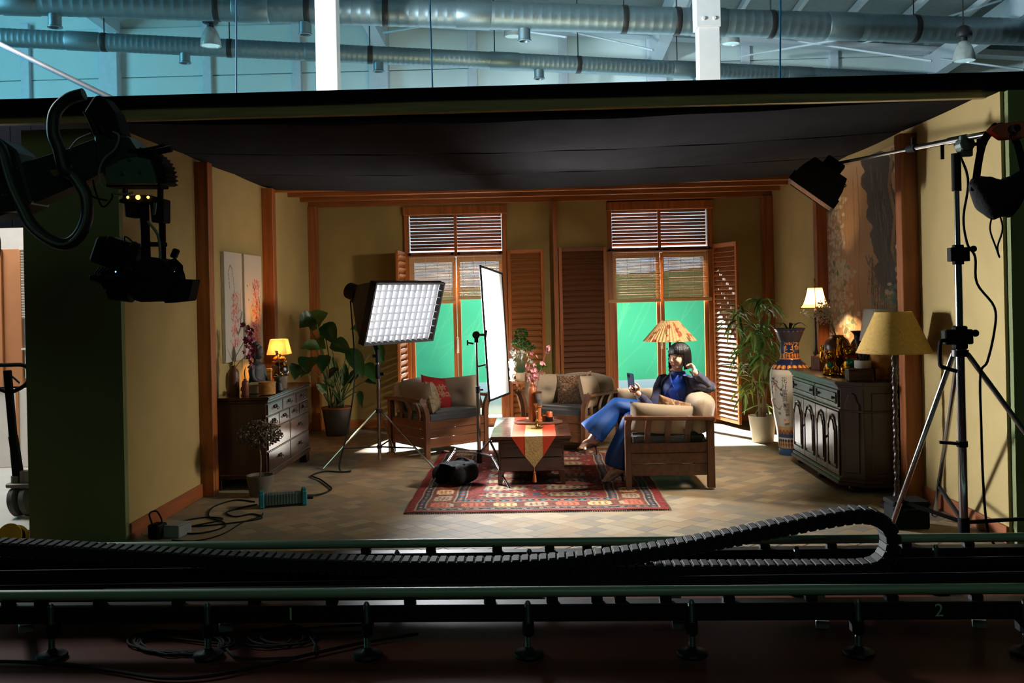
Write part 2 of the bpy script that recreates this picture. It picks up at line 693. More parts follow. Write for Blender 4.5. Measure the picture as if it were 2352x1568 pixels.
# black cloth ceiling: three sagging widths, cover sheet added above against hall light leaks, front rail
ceil = struct(B().box(-3.66, 4.7, 6.22, 12.4, 2.985, 2.995).done('ceiling', M_blk))
for y0, y1, sg in ((6.36, 7.70, .02), (7.735, 9.02, .03), (9.055, 10.36, .03)):
    def fn(u, v, y0=y0, y1=y1, sg=sg):
        x = XL - .02 + u * (XR - XL + .04)
        sx = 1 - (2 * u - 1) ** 2
        z = 2.845 + .03 * u - (.075 * sx) - sg * math.sin(math.pi * v) * (0.3 + sx) + .004 * math.sin(u * 40 + v * 5) * sx
        return (x, y0 + (y1 - y0) * v, z)
    g = B().grid(fn, 48, 12)
    n = len(g.v)
    lip = [fn(i / 48, 1) for i in range(49)]
    g.add([p for p in lip] + [(p[0], p[1] + .004, p[2] + .06) for p in lip], [(i, i + 1, 49 + i + 1, 49 + i) for i in range(48)])
    lip = [fn(i / 48, 0) for i in range(49)]
    g.add([p for p in lip] + [(p[0], p[1] - .004, p[2] + .06) for p in lip], [(i, i + 1, 49 + i + 1, 49 + i) for i in range(48)])
    g.done('cloth_width', M_cloth, ceil, smooth=60)
struct(B().box(-3.72, 4.7, 6.27, 6.33, 2.842, 2.93).done('trim_%d' % k, M_lath, bevel=.003))
k += 1


def drape(u, v):
    x = -3.75 + u * 8.45
    low = 2.918 - .030 * max(0, (x - .6) / 2.4) - .012 * math.sin(x * 3.1) * .3 + (-.03 if x < -2.9 else 0)
    if v < .5:
        t = v / .5
        return (x, 6.24, low + (2.985 - low) * t)
    return (x, 6.24 + (v - .5) * .6, 2.985 + .006)


g = B().grid(drape, 40, 4).done('drape', M_blk, ceil, smooth=60)

# ---------------------------------------------------------------- windows
M_slat = wood('dark_blind_wood', (92, 50, 30), 0, 0.5)
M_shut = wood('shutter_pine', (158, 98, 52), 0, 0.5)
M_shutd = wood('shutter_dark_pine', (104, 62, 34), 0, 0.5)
M_frame = wood('window_pine', (156, 88, 38), 2, 0.42)
M_bam = mat('bamboo_splints', (198, 160, 112), 0.6, var=0.3, scale=30, stretch=(.3, 3, 60))
M_cord = mat('blind_cord', (205, 198, 180), 0.8)
M_white = mat('white_enamel', (225, 222, 214), 0.35)


def window(n, x0, x1):
    cx = (x0 + x1) / 2
    w = struct(B().box(x0, x0 + .06, YB - .035, YB + .10, 0, WT).box(x1 - .06, x1, YB - .035, YB + .10, 0, WT)
               .box(x0 - .01, x1 + .01, YB - .05, YB + .10, WT - .085, WT + .02).box(x0 + .06, x1 - .06, YB - .02, YB + .09, 2.145, 2.205)
               .box(x0 + .06, x1 - .06, YB, YB + .09, 0, .035).done('window_%d' % n, M_frame, bevel=.004))
    B().box(cx - .018, cx + .018, YB - .01, YB + .05, 2.205, WT - .08).done('mullion', M_frame, w, bevel=.003)
    for s in (-1, 1):
        a, b = (x0 + .062, cx - .004) if s < 0 else (cx + .004, x1 - .062)
        l = B().box(a, a + .045, YB + .01, YB + .055, .04, 2.14).box(b - .045, b, YB + .01, YB + .055, .04, 2.14)
        l.box(a + .045, b - .045, YB + .01, YB + .055, .04, .11).box(a + .045, b - .045, YB + .01, YB + .055, 2.08, 2.14)
        l.done('casement', M_frame, w, bevel=.003)
    h = B().box(cx - .012, cx + .016, YB - .004, YB + .011, .93, 1.13).tube([(cx, YB - .03, 1.10), (cx, YB - .03, .97)], .008)
    h.tube([(cx, YB - .03, 1.09), (cx, YB, 1.09)], .009).ball((cx, YB - .03, .965), .013, 6)
    h.done('handle', M_white, w, smooth=True, label='white enamel handle')
    return w


window(1, *W1)
window(2, *W2)


def venetian(x0, x1, label):
    t = thing('wooden_blind', label, 'blind', ((x0 + x1) / 2, YB - .005, 2.21), 0, 'wooden blinds in the transoms')
    w = (x1 - x0) / 2 - .085
    for s in (-1, 1):
        c = s * (w + .035) / 2
        for i in range(11):
            b = B().obox((0, 0, 0), (w, .039, .0035), (R(-66), 0, 0))
            b.done('slat', M_slat, t, loc=(c, .06, .035 + i * .0418), rot=(0, s * .003 * (i % 3 - 1), 0))
        B().box(c - w / 2, c + w / 2, .04, .075, .455, .485).done('headrail', M_slat, t)
        for q in (-.36, -.1, .3):
            B().tube([(c + q * w, .078, .46), (c + q * w, .078, .02)], .0022, 5).done('ladder_cord', M_cord, t)
    return t


venetian(W1[0], W1[1], 'dark wooden slatted blind in the transom above the left window')
venetian(W2[0], W2[1], 'dark wooden slatted blind in the transom above the right window')


def bamboo(x0, x1, zt, zb, label):
    t = thing('bamboo_blind', label, 'blind', ((x0 + x1) / 2, YB - .03, zt), 0, 'bamboo blinds')
    w = x1 - x0
    b = B()
    n = int((zt - zb - .05) / .0145)
    for i in range(n):
        z = -.03 - i * .0145
        b.obox((rs.uniform(-.003, .003), 0, z), (w, .003, .0126), (rs.uniform(-.2, .2), rs.uniform(-.0015, .0015), 0))
    stuff(b.done('splints', M_bam, t))
    B().tube([(-w / 2 - .01, -.012, 0), (w / 2 + .01, -.012, 0)], .014, 10).done('headrail', M_slat, t, smooth=True)
    B().box(-w / 2, w / 2, -.008, .006, zb - zt, zb - zt + .042).done('bottom_rail', M_bam, t, bevel=.003)
    for q in (-.38, -.13, .13, .38):
        B().tube([(q * w, -.006, -.02), (q * w, -.006, zb - zt + .01)], .0022, 5).done('cord', M_cord, t)
    for q in (-.46, .46):
        B().ball((q * w, -.02, .012), .016, 6).done('hook', M_blk, t)


c1, c2 = sum(W1) / 2, sum(W2) / 2
bamboo(W1[0] + .05, c1 - .015, 2.165, 1.555, 'bamboo blind on the left casement of the left window, hanging lowest')
bamboo(c1 + .02, W1[1] - .06, 2.165, 1.60, 'bamboo blind on the right casement of the left window, partly behind white reflector')
bamboo(W2[0] + .0, c2 - .005, 2.165, 1.52, 'bamboo blind on the left casement of the right window')
bamboo(c2 + .03, W2[1] - .02, 2.165, 1.525, 'bamboo blind on the right casement of the right window beside the bright shutter')


def shutter(hinge, ang, w, z0, z1, side, m, label, n=27):
    "side +1: the leaf runs in +x from the hinge before it is turned"
    t = thing('louvre_shutter', label, 'shutter', (hinge[0], hinge[1], z0), ang, 'louvred window shutters')
    h = z1 - z0
    s = side
    st = .042
    for a in (0, w - st):
        x = sorted((s * a, s * (a + st)))
        B().box(x[0], x[1], -.017, .017, 0, h).done('stile', M_frame, t, bevel=.003)
    for z in (0, h - .05):
        x = sorted((s * st, s * (w - st)))
        B().box(x[0], x[1], -.015, .015, z, z + .05).done('rail', m, t, bevel=.002)
    pitch = (h - .11) / n
    me = B().obox((0, 0, 0), (w - 2 * st, .007, pitch * 1.25), (R(-30), 0, 0)).mesh('slat', m)
    for i in range(n):
        link('slat', me, t, (s * w / 2, 0, .055 + (i + .5) * pitch), (rs.uniform(-.05, .05), rs.uniform(-.004, .004), 0))
    return t


shutter((-1.66, YB - .05), R(-92), .56, .05, 2.21, 1, M_shut, 'brown louvred shutter folded open edge-on left of the left window behind softbox')
shutter((-.37, YB - .045), R(-6), .46, .05, 2.215, 1, M_shut, 'brown louvred shutter right of the left window behind the side table of plants', 28)
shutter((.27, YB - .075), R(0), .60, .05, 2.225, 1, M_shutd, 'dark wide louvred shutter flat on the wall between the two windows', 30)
shutter((2.20, YB - .05), R(-74), .62, .05, 2.225, 1, M_shut, 'louvred shutter lit bright white by sunlight right of the right window', 36)

# green backing outside the windows
gs = Canvas(300, 110, (54, 158, 142))


def gfn(u, v):
    x = -2.1 + u * 4.9
    fold = .05 * np.sin(u * 26 + 3 * v) * (1 - v) ** 2 + .03 * np.sin(u * 9 + v * 6) + .02 * np.sin(v * 30) * np.exp(-v * 9)
    return x, 14.2 + fold, .36 + v * (1.34 + .30 * u)


for q in range(40):
    a = rs.uniform(0, 300)
    gs.line([(a, rs.uniform(0, 50)), (a + rs.uniform(-50, -10), rs.uniform(60, 110))], .7, (84, 174, 156), .22)
g = painted('green_screen', gs, gfn, vcol_mat('green_screen_cloth', 0.9, 0.1))
tag(g, 'creased bright green screen cloth hung outside the two windows', 'green screen')
gp = B().tube([(-2.2, 14.24, 1.70), (2.9, 14.24, 2.0)], .02, 8)
gp.done('crossbar', mat('alu_pole', (150, 150, 152), 0.35, 0.9), g, smooth=True)
gl = B()
for x in (-2.15, 2.85):
    gl.tube([(x, 14.26, 0), (x, 14.26, 1.7 if x < 0 else 2.0)], .02, 8).box(x - .25, x + .25, 14.24, 14.28, 0, .02)
gl.done('stand', MATS['alu_pole'], g, smooth=True)

# mural on the right wall, between two posts (flat print)
class Scaled:
    "canvas of a tall picture: narrow units across, three times finer up and down"

    def __init__(self, w, h, k, bg):
        self.c, self.k = Canvas(w, h * k, bg), k

    def ell(self, cx, cy, rx, ry, col, ang=0.0, k=1.0):
        self.c.ell(cx, cy * self.k, rx * 1.8, ry * 1.8, col, ang, k)

    def line(self, pts, wd, col, k=1.0):
        self.c.line([(x, y * self.k) for x, y in pts], wd * 1.1, col, k)


cv = Scaled(170, 190, 3, (200, 168, 132))
for i in range(26):
    cv.ell(rs.uniform(0, 170), rs.uniform(0, 190), rs.uniform(10, 40), rs.uniform(10, 40), (206, 172, 132) if i % 2 else (186, 156, 120), rs.uniform(0, 3), .25)
for q in range(26):      # trunk
    t = q / 25
    cv.ell(108 + 26 * t + 4 * math.sin(q), 4 + 74 * t, 17 - 3 * t + 2 * math.sin(q * 1.7), 9, (74, 70, 66), .5, .85)
for q in range(50):
    t = rs.rand()
    x, y = 104 + 30 * t + rs.uniform(-12, 12), 4 + 74 * t
    cv.line([(x, y), (x + rs.uniform(-1, 5), y + rs.uniform(6, 16))], .6, (104, 100, 92) if q % 2 else (46, 46, 46), .7)
cv.line([(140, 2), (133, 22), (142, 40), (136, 58), (150, 76)], 2.5, (146, 124, 94))
cv.line([(150, 40), (140, 62), (146, 80), (160, 92)], 1.5, (110, 92, 70))
for q in range(60):
    x = 88 + q * .55 + rs.uniform(-3, 3)
    cv.line([(x + 8, 60 + q * .5), (x + 6 + rs.uniform(-6, 2), 74 + q * .6 + rs.uniform(0, 14))], .4, (70, 66, 60), .7)


def spray(x, y, n, dx, dy, white, leaf):
    for q in range(n):
        t = rs.rand()
        px, py = x + dx * rs.normal(), y + dy * rs.rand()
        if rs.rand() < leaf:
            cv.ell(px, py, rs.uniform(1.2, 2.2), rs.uniform(2.2, 4.2), [(104, 130, 112), (84, 112, 100), (126, 148, 126)][rs.randint(3)], rs.uniform(-.9, .9), .9)
        else:
            cv.ell(px, py, rs.uniform(1.2, 2.3), rs.uniform(1.6, 3.2), [(232, 226, 208), (222, 214, 194), (240, 236, 222)][rs.randint(3)] if white else (206, 190, 160), rs.uniform(-.5, .5), .92)


spray(162, 0, 170, 8, 80, True, .12)
spray(148, 78, 200, 16, 52, True, .75)
spray(152, 108, 300, 14, 80, True, .34)
spray(122, 120, 80, 12, 68, True, .85)
spray(96, 156, 100, 9, 34, False, .9)
spray(22, 18, 120, 12, 60, True, .05)
spray(40, 62, 130, 9, 50, True, .05)
spray(10, 60, 90, 7, 60, True, .1)
spray(58, 96, 50, 5, 34, False, .2)
for q in range(16):
    a = rs.uniform(4, 70)
    cv.line([(a, 10), (a + rs.uniform(-6, 6), 60), (a + rs.uniform(-8, 8), 110)], .35, (140, 114, 86), .4)
cv.line([(72, 4), (76, 40), (70, 80), (78, 104), (72, 118)], .5, (120, 96, 72), .8)
cv.line([(86, 60), (92, 66), (98, 62)], .9, (100, 84, 66))
mu = painted('mural', cv.c, lambda u, v: (2.924 + 0 * u, 9.72 - u * 2.18, .05 + v * 2.74), vcol_mat('mural_print', 0.75, 0.25, bump=.1))
tag(mu, 'tall printed mural of a gnarled tree, white blossom and leaves on the right wall', 'mural')

# ---------------------------------------------------------------- hall above and behind the set
M_hall = mat('hall_panel', (192, 212, 214), 0.6, var=0.03, scale=2)
M_steel = mat('hall_steel', (186, 200, 212), 0.5, var=0.05)
M_zinc = mat('spiral_duct_zinc', (122, 142, 150), 0.46, 0.8, var=0.12, scale=20, stretch=(6, 1, 1), rvar=0.08)
M_dark = mat('dark_metal', (38, 40, 42), 0.5, 0.3)
M_roof = mat('roof_sheet', (120, 134, 138), 0.7, var=0.08)
YW = 22.0


def hx(px):
    return at(px, 120, YW).x


hw = struct(B().box(hx(-500), hx(2900), YW + .06, YW + .2, 0, 12).done('wall_far', M_hall))
# wall panels (horizontal sandwich panels) between the posts
edges = [-150, 62, 257, 478, 683, 872, 1085, 1293, 1505, 1710, 1912, 2145, 2360, 2560]
for i in range(len(edges) - 1):
    a, b = hx(edges[i]) + .02, hx(edges[i + 1]) - .02
    for z in (.0, 1.15, 2.3, 3.45, 4.6, 5.75, 6.9):
        B().box(a, b, YW, YW + .06, z + .01, z + 1.14).done('panel', M_hall, hw, bevel=.006)
for i, e in enumerate(edges[1:-1]):
    wd = .22 if e in (257, 872, 1505, 2145) else .10
    x = hx(e)
    struct(B().box(x - wd, x + wd, YW - (.25 if wd > .2 else .12), YW + .01, 0, 8.2).done('trim_hall', M_steel, bevel=.01))


def eave(px):
    return at(px, 62 + (px - 883) * .055 - 14, YW - .3)


a, b = eave(-400), eave(2900)
struct(B().bar(a, b, .12, .36, (0, 1, 0)).done('beam', M_steel))
# roof plane, sloping down to the right with the eave beam and up toward the camera
rg = B()
aa, bb = V((a.x, YW + .1, a.z + .35)), V((b.x, YW + .1, b.z + .35))
rg.add([aa, bb, (bb.x, 2, bb.z + 1.6), (aa.x, 2, aa.z + 1.6)], [(0, 1, 2, 3)])
struct(rg.done('ceiling', M_roof))
for px in (257, 872, 1505, 2145):
    p = eave(px)
    struct(B().bar((p.x, YW - .2, p.z - .35), (p.x, 9, p.z + .2), .26, .5).done('beam', M_steel))
for i in range(9):
    px = 1560 + i * 118
    p = eave(px)
    struct(B().bar((p.x, YW, p.z + .26), (p.x, 5, p.z + 1.3), .09, .14).done('beam', M_steel))
bz = B()
for p0, p1 in (((1700, 130), (1960, 85)), ((1720, 78), (2140, 140)), ((1980, 100), (2300, 0)), ((880, 75), (1060, 45)), ((1080, 65), (1240, 50)), ((1100, 58), (1300, 85)), ((1300, 70), (1500, 115)), ((2160, 135), (2352, 160))):
    bz.tube([at(*p0, YW - 1.5), at(*p1, YW - 4)], .022, 5)
struct(bz.done('beam', M_steel))

# the two white columns behind the set
for n, (xa, xb) in enumerate(((724.5, 773), (1604.5, 1655))):
    p, q = at(xa, 110, 14.5), at(xb, 110, 14.5)
    c = struct(B().box(p.x, q.x, 14.5, 14.78, 0, 9.5).done('column', mat('white_column', (236, 238, 240), 0.5, var=0.02), bevel=.012))
    if n == 1:
        z = at(1630, 30, 14.4).z
        bk = B().box(p.x - .03, q.x + .01, 14.46, 14.8, z - .18, z + .6)
        bk.tube([(p.x + .08, 14.47, z - .06), (p.x + .08, 14.43, z - .06)], .03, 8).tube([(q.x - .09, 14.47, z - .06), (q.x - .09, 14.43, z - .06)], .03, 8)
        bk.done('bracket', MATS['white_column'], c, bevel=.008)


def duct(name, label, pts, r, seams, straps, ribpitch):
    "spiral duct through the points, ribs wound along it"
    p0, p1 = pts
    L = (p1 - p0).length
    z = (p1 - p0).normalized()
    x = V((0, 1, 0)).cross(z).normalized()
    m = MX((x, z.cross(x), z)).transposed()
    n = int(L / ribpitch)
    prof = []
    for i in range(n + 1):
        h = i * L / n
        prof += [(r, h - ribpitch * .32), (r, h + ribpitch * .1), (r * 1.018, h + ribpitch * .2), (r * 1.018, h + ribpitch * .3)]
    t = thing(name, label, 'duct', p0)
    B().lathe(prof, 20, (0, 0, 0), m).done('pipe', M_zinc, t, smooth=50)
    for s in seams:
        h = s * L
        B().lathe([(r, h - .3), (r * 1.06, h - .28), (r * 1.06, h + .28), (r, h + .3)], 20, (0, 0, 0), m).done('sleeve', M_zinc, t, smooth=50)
    for s in straps:
        h = s * L
        B().lathe([(r * 1.03, h - .05), (r * 1.045, h - .045), (r * 1.045, h + .045), (r * 1.03, h + .05)], 20, (0, 0, 0), m).done('strap', M_dark, t, smooth=50)
        q = z * h
        B().tube([q, q + V((0, 0, 2.0))], .012, 5).done('hanger', M_dark, t)
    return t


pa, pb = at(-60, 83, 17.5), at(2120, 186, 21.0)
sd = duct('air_duct', 'thinner bright spiral ventilation duct running low along the hall wall', (pa, pb), .172, (.1, .33, .52, .72, .85), (.12, .24, .38, .51, .6, .71), .10)
for px, py, lit in ((368, 128, 0), (787, 148, 0), (1155, 168, 0), (1538, 186, 0)):
    t = (px + 60) / 2180
    p = pa.lerp(pb, t)
    s = p - pa
    b = B().lathe([(.10, 0), (.10, -.30), (.115, -.31), (.115, -.33), (.085, -.33), (.07, -.24)], 16, s)
    b.done('nozzle', M_zinc, sd, smooth=True)
pa2, pb2 = at(-60, -2, 15.5), at(2420, 76, 17.5)
bd = duct('air_duct', 'thick dark spiral ventilation duct crossing the top of the picture', (pa2, pb2), .235, (.04, .24, .44, .66, .79), (.21, .29, .36, .58, .63, .72, .86), .16)
for px, py in ((110, 40), (653, 50), (1147, 62)):
    t = (px + 60) / 2480
    p = pa2.lerp(pb2, t) - pa2
    B().lathe([(.105, -.12), (.105, -.40), (.12, -.41), (.12, -.43), (.09, -.43), (.08, -.33), (.0, -.33)], 16, p).done('nozzle', M_zinc, bd, smooth=True)

M_glow = mat('lamp_reflector', (200, 210, 212), 0.25, 0.8)
for px, py, Y, lab, cap in ((484, 98, 17.0, 'bell-shaped high bay lamp with dark cap hanging upper left', 1), (1178, 78, 19.0, 'small high bay lamp hanging beside a duct nozzle upper middle', 0),
                            (1677, 94, 18.5, 'high bay lamp hanging beside the right white column', 0), (2214, 132, 16.5, 'bell-shaped high bay lamp with dark cap hanging upper right', 1)):
    p = at(px, py, Y)
    t = thing('high_bay_lamp', lab, 'lamp', p, 0, 'hanging hall lamps')
    r = .185
    B().lathe([(.055, .28), (.09, .25), (r * .75, .16), (r * .95, .04), (r, -.06), (r * .93, -.06), (r * .85, .04), (.09, .2), (0, .22)], 24).done('dome', mat('glass_dome', (196, 204, 204), 0.2, 0.35, bump=.3, bscale=25), t, smooth=50)
    B().lathe([(r * .86, -.03), (r * .86, -.05), (.0, -.06)], 24).done('lens', mat('lamp_lens', (214, 240, 244), 0.3, emit=(190, 240, 250), estr=0.35), t, smooth=True)
    if cap:
        B().lathe([(.06, .26), (.06, .34), (.13, .35), (.14, .40), (.11, .50), (.05, .54), (.03, .54)], 20).done('ballast_cap', M_dark, t, smooth=True)
        B().box(-.14, .14, -.02, .02, .36, .40).done('bracket', M_dark, t)
    B().tube([(0, 0, .2 if not cap else .5), (0, 0, 1.7 if cap else .42)], .012, 6).done('rod', M_dark, t)

# thin blue wires and the diagonal tube
M_wire = mat('blue_wire', (40, 150, 220), 0.5)
for n, (x0, x1, y1, lab) in enumerate(((543, 540, 236, 'thin blue hanging wire left of the left white column'), (986, 995, 222, 'thin blue hanging wire right of the left white column'), (1793, 1788, 198, 'thin blue hanging wire right of the right white column'))):
    a, b = at(x0, -40, 9.0), at(x1, y1, 9.0)
    b.z = 2.99
    tag(B().tube([a, b], .0085, 6).done('hanging_wire', M_wire), lab, 'wire', 'wires holding up the set ceiling')
a, b = at(-40, 82, 8.0), at(290, 242, 7.2)
t = tag(B().tube([a, b], .021, 10).done('strut_tube', mat('white_tube', (214, 226, 240), 0.35), smooth=True), 'white slanting strut tube at upper left reaching the set roof', 'tube')
B().tube([a + V((0, -.015, -.016)), b + V((0, -.015, -.016))], .008, 6).done('cable', M_wire, t)

# ---------------------------------------------------------------- furniture
M_oak = wood('chair_beech', (100, 61, 37), 0, 0.38, coat=.15)
M_oakz = wood('chair_beech_upright', (95, 58, 35), 2, 0.38, coat=.15)
M_oakd = wood('coffee_table_wood', (64, 33, 24), 0, 0.28, coat=.4)
M_seat = mat('charcoal_seat_cloth', (52, 48, 46), 0.9, sheen=.3, bump=.2, bscale=300)
M_beige = mat('taupe_cushion_cloth', (158, 138, 114), 0.9, var=.07, scale=5, bump=.25, bscale=260, sheen=.3)
M_mah = mat('mahogany', (60, 30, 23), .15, 0, .35, 3.0, .02, 20, .4, (9, .55, 9), rvar=.03)
M_mahx = wood('mahogany_end', (58, 28, 20), 2, 0.3, .3, coat=.3)
M_brass = mat('aged_brass', (150, 112, 60), 0.32, 0.95)
M_iron = mat('black_iron', (28, 26, 26), 0.4, 0.7)
M_chrome = mat('chrome', (196, 198, 202), 0.16, 1.0, var=.04)
M_black = mat('black_plastic', (14, 14, 15), 0.8, var=.1, spec=.12)
M_rubber = mat('black_rubber', (14, 14, 14), 0.8, var=.1, spec=.15)
M_leaf = mat('broad_leaf_green', (36, 74, 30), 0.32, var=.3, scale=6, spec=.6)
M_leaf2 = mat('light_leaf_green', (84, 118, 52), 0.4, var=.3, scale=8, spec=.5)
M_stem = mat('plant_stem', (72, 96, 46), 0.5, var=.2)
M_bark = mat('bark', (110, 88, 62), 0.85, var=.3, bump=.5, bscale=50)
M_soil = mat('soil', (44, 32, 24), 0.95, var=.3, bump=.6, bscale=80)
M_gold = mat('gold_paint', (216, 158, 52), 0.2, 0.9, var=.1)
M_terra = mat('terracotta', (150, 84, 54), 0.6, var=.12)

# rug
W_, H_ = 200, 290
cv = Canvas(W_, H_, (112, 44, 40))
RED, NAVY, CREAM, BRN, RUST = (112, 48, 42), (46, 52, 62), (160, 138, 110), (92, 52, 44), (128, 76, 58)


def ring(m, t, c, k=1):
    cv.rect(m, m, W_ - m, m + t, c, k)
    cv.rect(m, H_ - m - t, W_ - m, H_ - m, c, k)
    cv.rect(m, m, m + t, H_ - m, c, k)
    cv.rect(W_ - m - t, m, W_ - m, H_ - m, c, k)


def border(m, t, step, fa):
    "repeat a motif along the four sides of the strip m..m+t"
    n = int((W_ - 2 * m) / step)
    for i in range(n):
        x = m + (i + .5) * (W_ - 2 * m) / n
        fa(x, m + t / 2, i, 0)
        fa(x, H_ - m - t / 2, i, 0)
    n = int((H_ - 2 * m) / step)
    for i in range(n):
        y = m + (i + .5) * (H_ - 2 * m) / n
        fa(m + t / 2, y, i, 1)
        fa(W_ - m - t / 2, y, i, 1)


ring(0, 7, (116, 42, 38))
ring(7, 1.2, CREAM)
ring(8, 6, NAVY)
border(8, 6, 6, lambda x, y, i, s: cv.rect(x - 1.5, y - 1.5, x + 1.5, y + 1.5, CREAM if i % 2 else RUST))
ring(14, 1.2, CREAM)
ring(15, 20, (104, 58, 46))


def mot(x, y, i, s):
    c = [CREAM, (176, 96, 70), (204, 160, 112)][i % 3]
    w, h = (9, 6.5) if not s else (6.5, 9)
    cv.rect(x - w, y - h + 2, x + w, y + h - 2, c)
    cv.rect(x - w + 2, y - h, x + w - 2, y + h, c)
    for q in (-1, 0, 1):
        for r in (-1, 0, 1):
            cv.ell(x + q * w * .5, y + r * h * .5, 1.2, 1.2, NAVY if (q + r) % 2 else RED)


border(15, 20, 23, mot)
ring(35, 1.2, CREAM)
ring(36, 7, NAVY)
border(36, 7, 5, lambda x, y, i, s: cv.ell(x, y, 1.6, 1.6, (96, 132, 136) if i % 2 else (184, 92, 70)))
ring(43, 1.2, CREAM)
cv.rect(45, 45, W_ - 45, H_ - 45, (114, 50, 44))
for i in range(260):
    x, y = rs.uniform(48, W_ - 48), rs.uniform(48, H_ - 48)
    c = [(92, 96, 104), (188, 118, 86), (84, 30, 30)][i % 3]
    cv.rect(x - 2, y - .8, x + 2, y + .8, c)
    cv.rect(x - .8, y - 2, x + .8, y + 2, c)
for cyy in range(62, H_ - 50, 28):
    for cxx, w in ((74, 17), (126, 17)):
        a = (cyy // 28) % 2
        cv.rect(cxx - w, cyy - 9, cxx + w, cyy + 9, NAVY if not a else (96, 108, 110))
        cv.rect(cxx - w + 2, cyy - 7, cxx + w - 2, cyy + 7, (164, 142, 112))
        cv.rect(cxx - w, cyy - 4, cxx + w, cyy + 4, (164, 142, 112), .6)
        for q in (-2, -1, 0, 1, 2):
            for r in (-1, 1):
                cv.rect(cxx + q * 6 - 1.8, cyy + r * 3 - 1, cxx + q * 6 + 1.8, cyy + r * 3 + 1, (84, 46, 44))
                cv.rect(cxx + q * 6 - .7, cyy + r * 3 - 2, cxx + q * 6 + .7, cyy + r * 3 + 2, (84, 46, 44))
    cv.rect(97, cyy - 6, 103, cyy + 6, (60, 66, 80))
cv.noise(13, 1)
cv.a *= .88
M_rug = vcol_mat('rug_pile', 0.95, 0.1, bump=.5, bscale=400)
rug = painted('rug', cv, lambda u, v: (-1.045 + u * 2.0 + .004 * np.sin(v * 40), 7.195 + v * 2.93, .011 + .002 * np.sin(u * 23 + v * 17)), M_rug, smooth=True)
tag(rug, 'red and navy patterned oriental rug under the coffee table', 'rug')
B().box(-1.045, .955, 7.195, 10.125, 0.0, .009).done('backing', mat('rug_backing', (70, 40, 34), 0.95), rug)
fr = B()
for i in range(150):
    x = -1.04 + i * 1.99 / 149
    fr.obox((x, 7.19, .004), (.004, .018, .003), (0, 0, rs.uniform(-.3, .3)))
stuff(fr.done('fringe', mat('rug_fringe', (196, 184, 160), 0.9), rug))


def rounded_back(w, h, t, arch):
    "tall rounded cushion: x-z plane, flat bottom at z=0, arched top"
    b = B()
    for s in (-1, 1):
        def fn(u, v, s=s):
            x = 2 * u - 1
            top = h * (1 - arch * x * x - (.30 if abs(x) > .9 else 0) * ((abs(x) - .9) / .1) ** 2)
            e = max(0, (1 - x ** 4)) ** .5 * max(0, (1 - (2 * v - 1) ** 4)) ** .5
            return (x * w / 2, s * t / 2 * e * (1 - .12 * math.cos(x * 9) * v), top * v)
        b.grid(fn, 40, 18)
    return b


def armchair(label, loc, rz, first=None):
    """low beech armchair; local x along the width, front toward -y"""
    t = thing('armchair', label, 'chair', loc, rz, 'beech armchairs with taupe cushions')
    W, D = .80, .74
    x0 = W / 2
    for s in (-1, 1):
        # front post, straight up and bowing outward at the top; rear post straight
        p = [(s * (x0 - .03), -D / 2 + .03, 0), (s * (x0 - .03), -D / 2 + .03, .34), (s * (x0 - .025), -D / 2 + .03, .46), (s * (x0 + .005), -D / 2 + .03, .545), (s * (x0 + .045), -D / 2 + .04, .60)]
        b = B()
        sp = smooth_path(p, 4)
        for q, r in zip(sp[:-1], sp[1:]):
            d = (V(r) - V(q)).normalized() * .006
            b.bar(V(q), V(r) + d, .055, .05, (0, 1, 0))
        b.done('leg', M_oakz, t, bevel=.003)
        B().box(s * x0 - .03 - s * .03, s * x0 + .03 - s * .03, D / 2 - .06, D / 2, 0, .58).done('leg', M_oakz, t, bevel=.004)
        # arm rail
        B().bar((s * (x0 + .03), -D / 2 - .005, .592), (s * (x0 + .0), D / 2, .575), .085, .03).done('arm', M_oak, t, bevel=.006, seg=2)
        for i in range(3):
            y = -D / 2 + .19 + i * .165
            sp = smooth_path([(s * (x0 - .04), y, .36), (s * (x0 - .045), y + .005, .44), (s * (x0 - .02), y + .012, .53), (s * (x0 + .02), y + .02, .595)], 3)
            b = B()
            for q, r in zip(sp[:-1], sp[1:]):
                b.bar(q, V(r) + (V(r) - V(q)).normalized() * .004, .046, .018, (1, 0, 0))
            b.done('slat', M_oakz, t)
        # side panel of three boards
        for z0, z1 in ((.105, .20), (.205, .29), (.295, .375)):
            B().box(s * (x0 - .03) - .011, s * (x0 - .03) + .011, -D / 2 + .055, D / 2 - .06, z0, z1).done('side_board', M_oak, t, bevel=.002)
    for z0, z1 in ((.105, .20), (.205, .29), (.295, .375)):
        B().box(-x0 + .057, x0 - .057, -D / 2 + .018, -D / 2 + .042, z0, z1).done('front_board', M_oak, t, bevel=.002)
        B().box(-x0 + .057, x0 - .057, D / 2 - .042, D / 2 - .018, z0, z1).done('back_board', M_oak, t, bevel=.002)
    B().box(-x0 + .05, x0 - .05, D / 2 - .05, D / 2 - .02, .53, .58).done('back_rail', M_oak, t, bevel=.003)
    # seat cushion
    B().box(-x0 + .062, x0 - .062, -D / 2 + .045, D / 2 - .07, .345, .455).done('seat_cushion', M_seat, t, smooth=True, bevel=.03, seg=3)
    bc = rounded_back(W - .07, .335, .25, .17)
    bc.xf(MX.Translation((0, D / 2 - .12, .44)) @ MX.Rotation(R(-12), 4, 'X'))
    bc.done('back_cushion', M_beige, t, smooth=80)
    return t


chairA = armchair('beech armchair with red floral pillow left of the coffee table, facing right', (-1.085, 10.16, .0005), R(40))
chairB = dup(chairA, (.33, 10.28, .012), (0, 0, R(-34)), 'beech armchair with furry brown pillow behind the coffee table, under the dark shutter')
chairC = dup(chairA, (1.06, 8.32, .014), (0, 0, R(-90)), 'beech armchair with the seated woman, seen from its side')


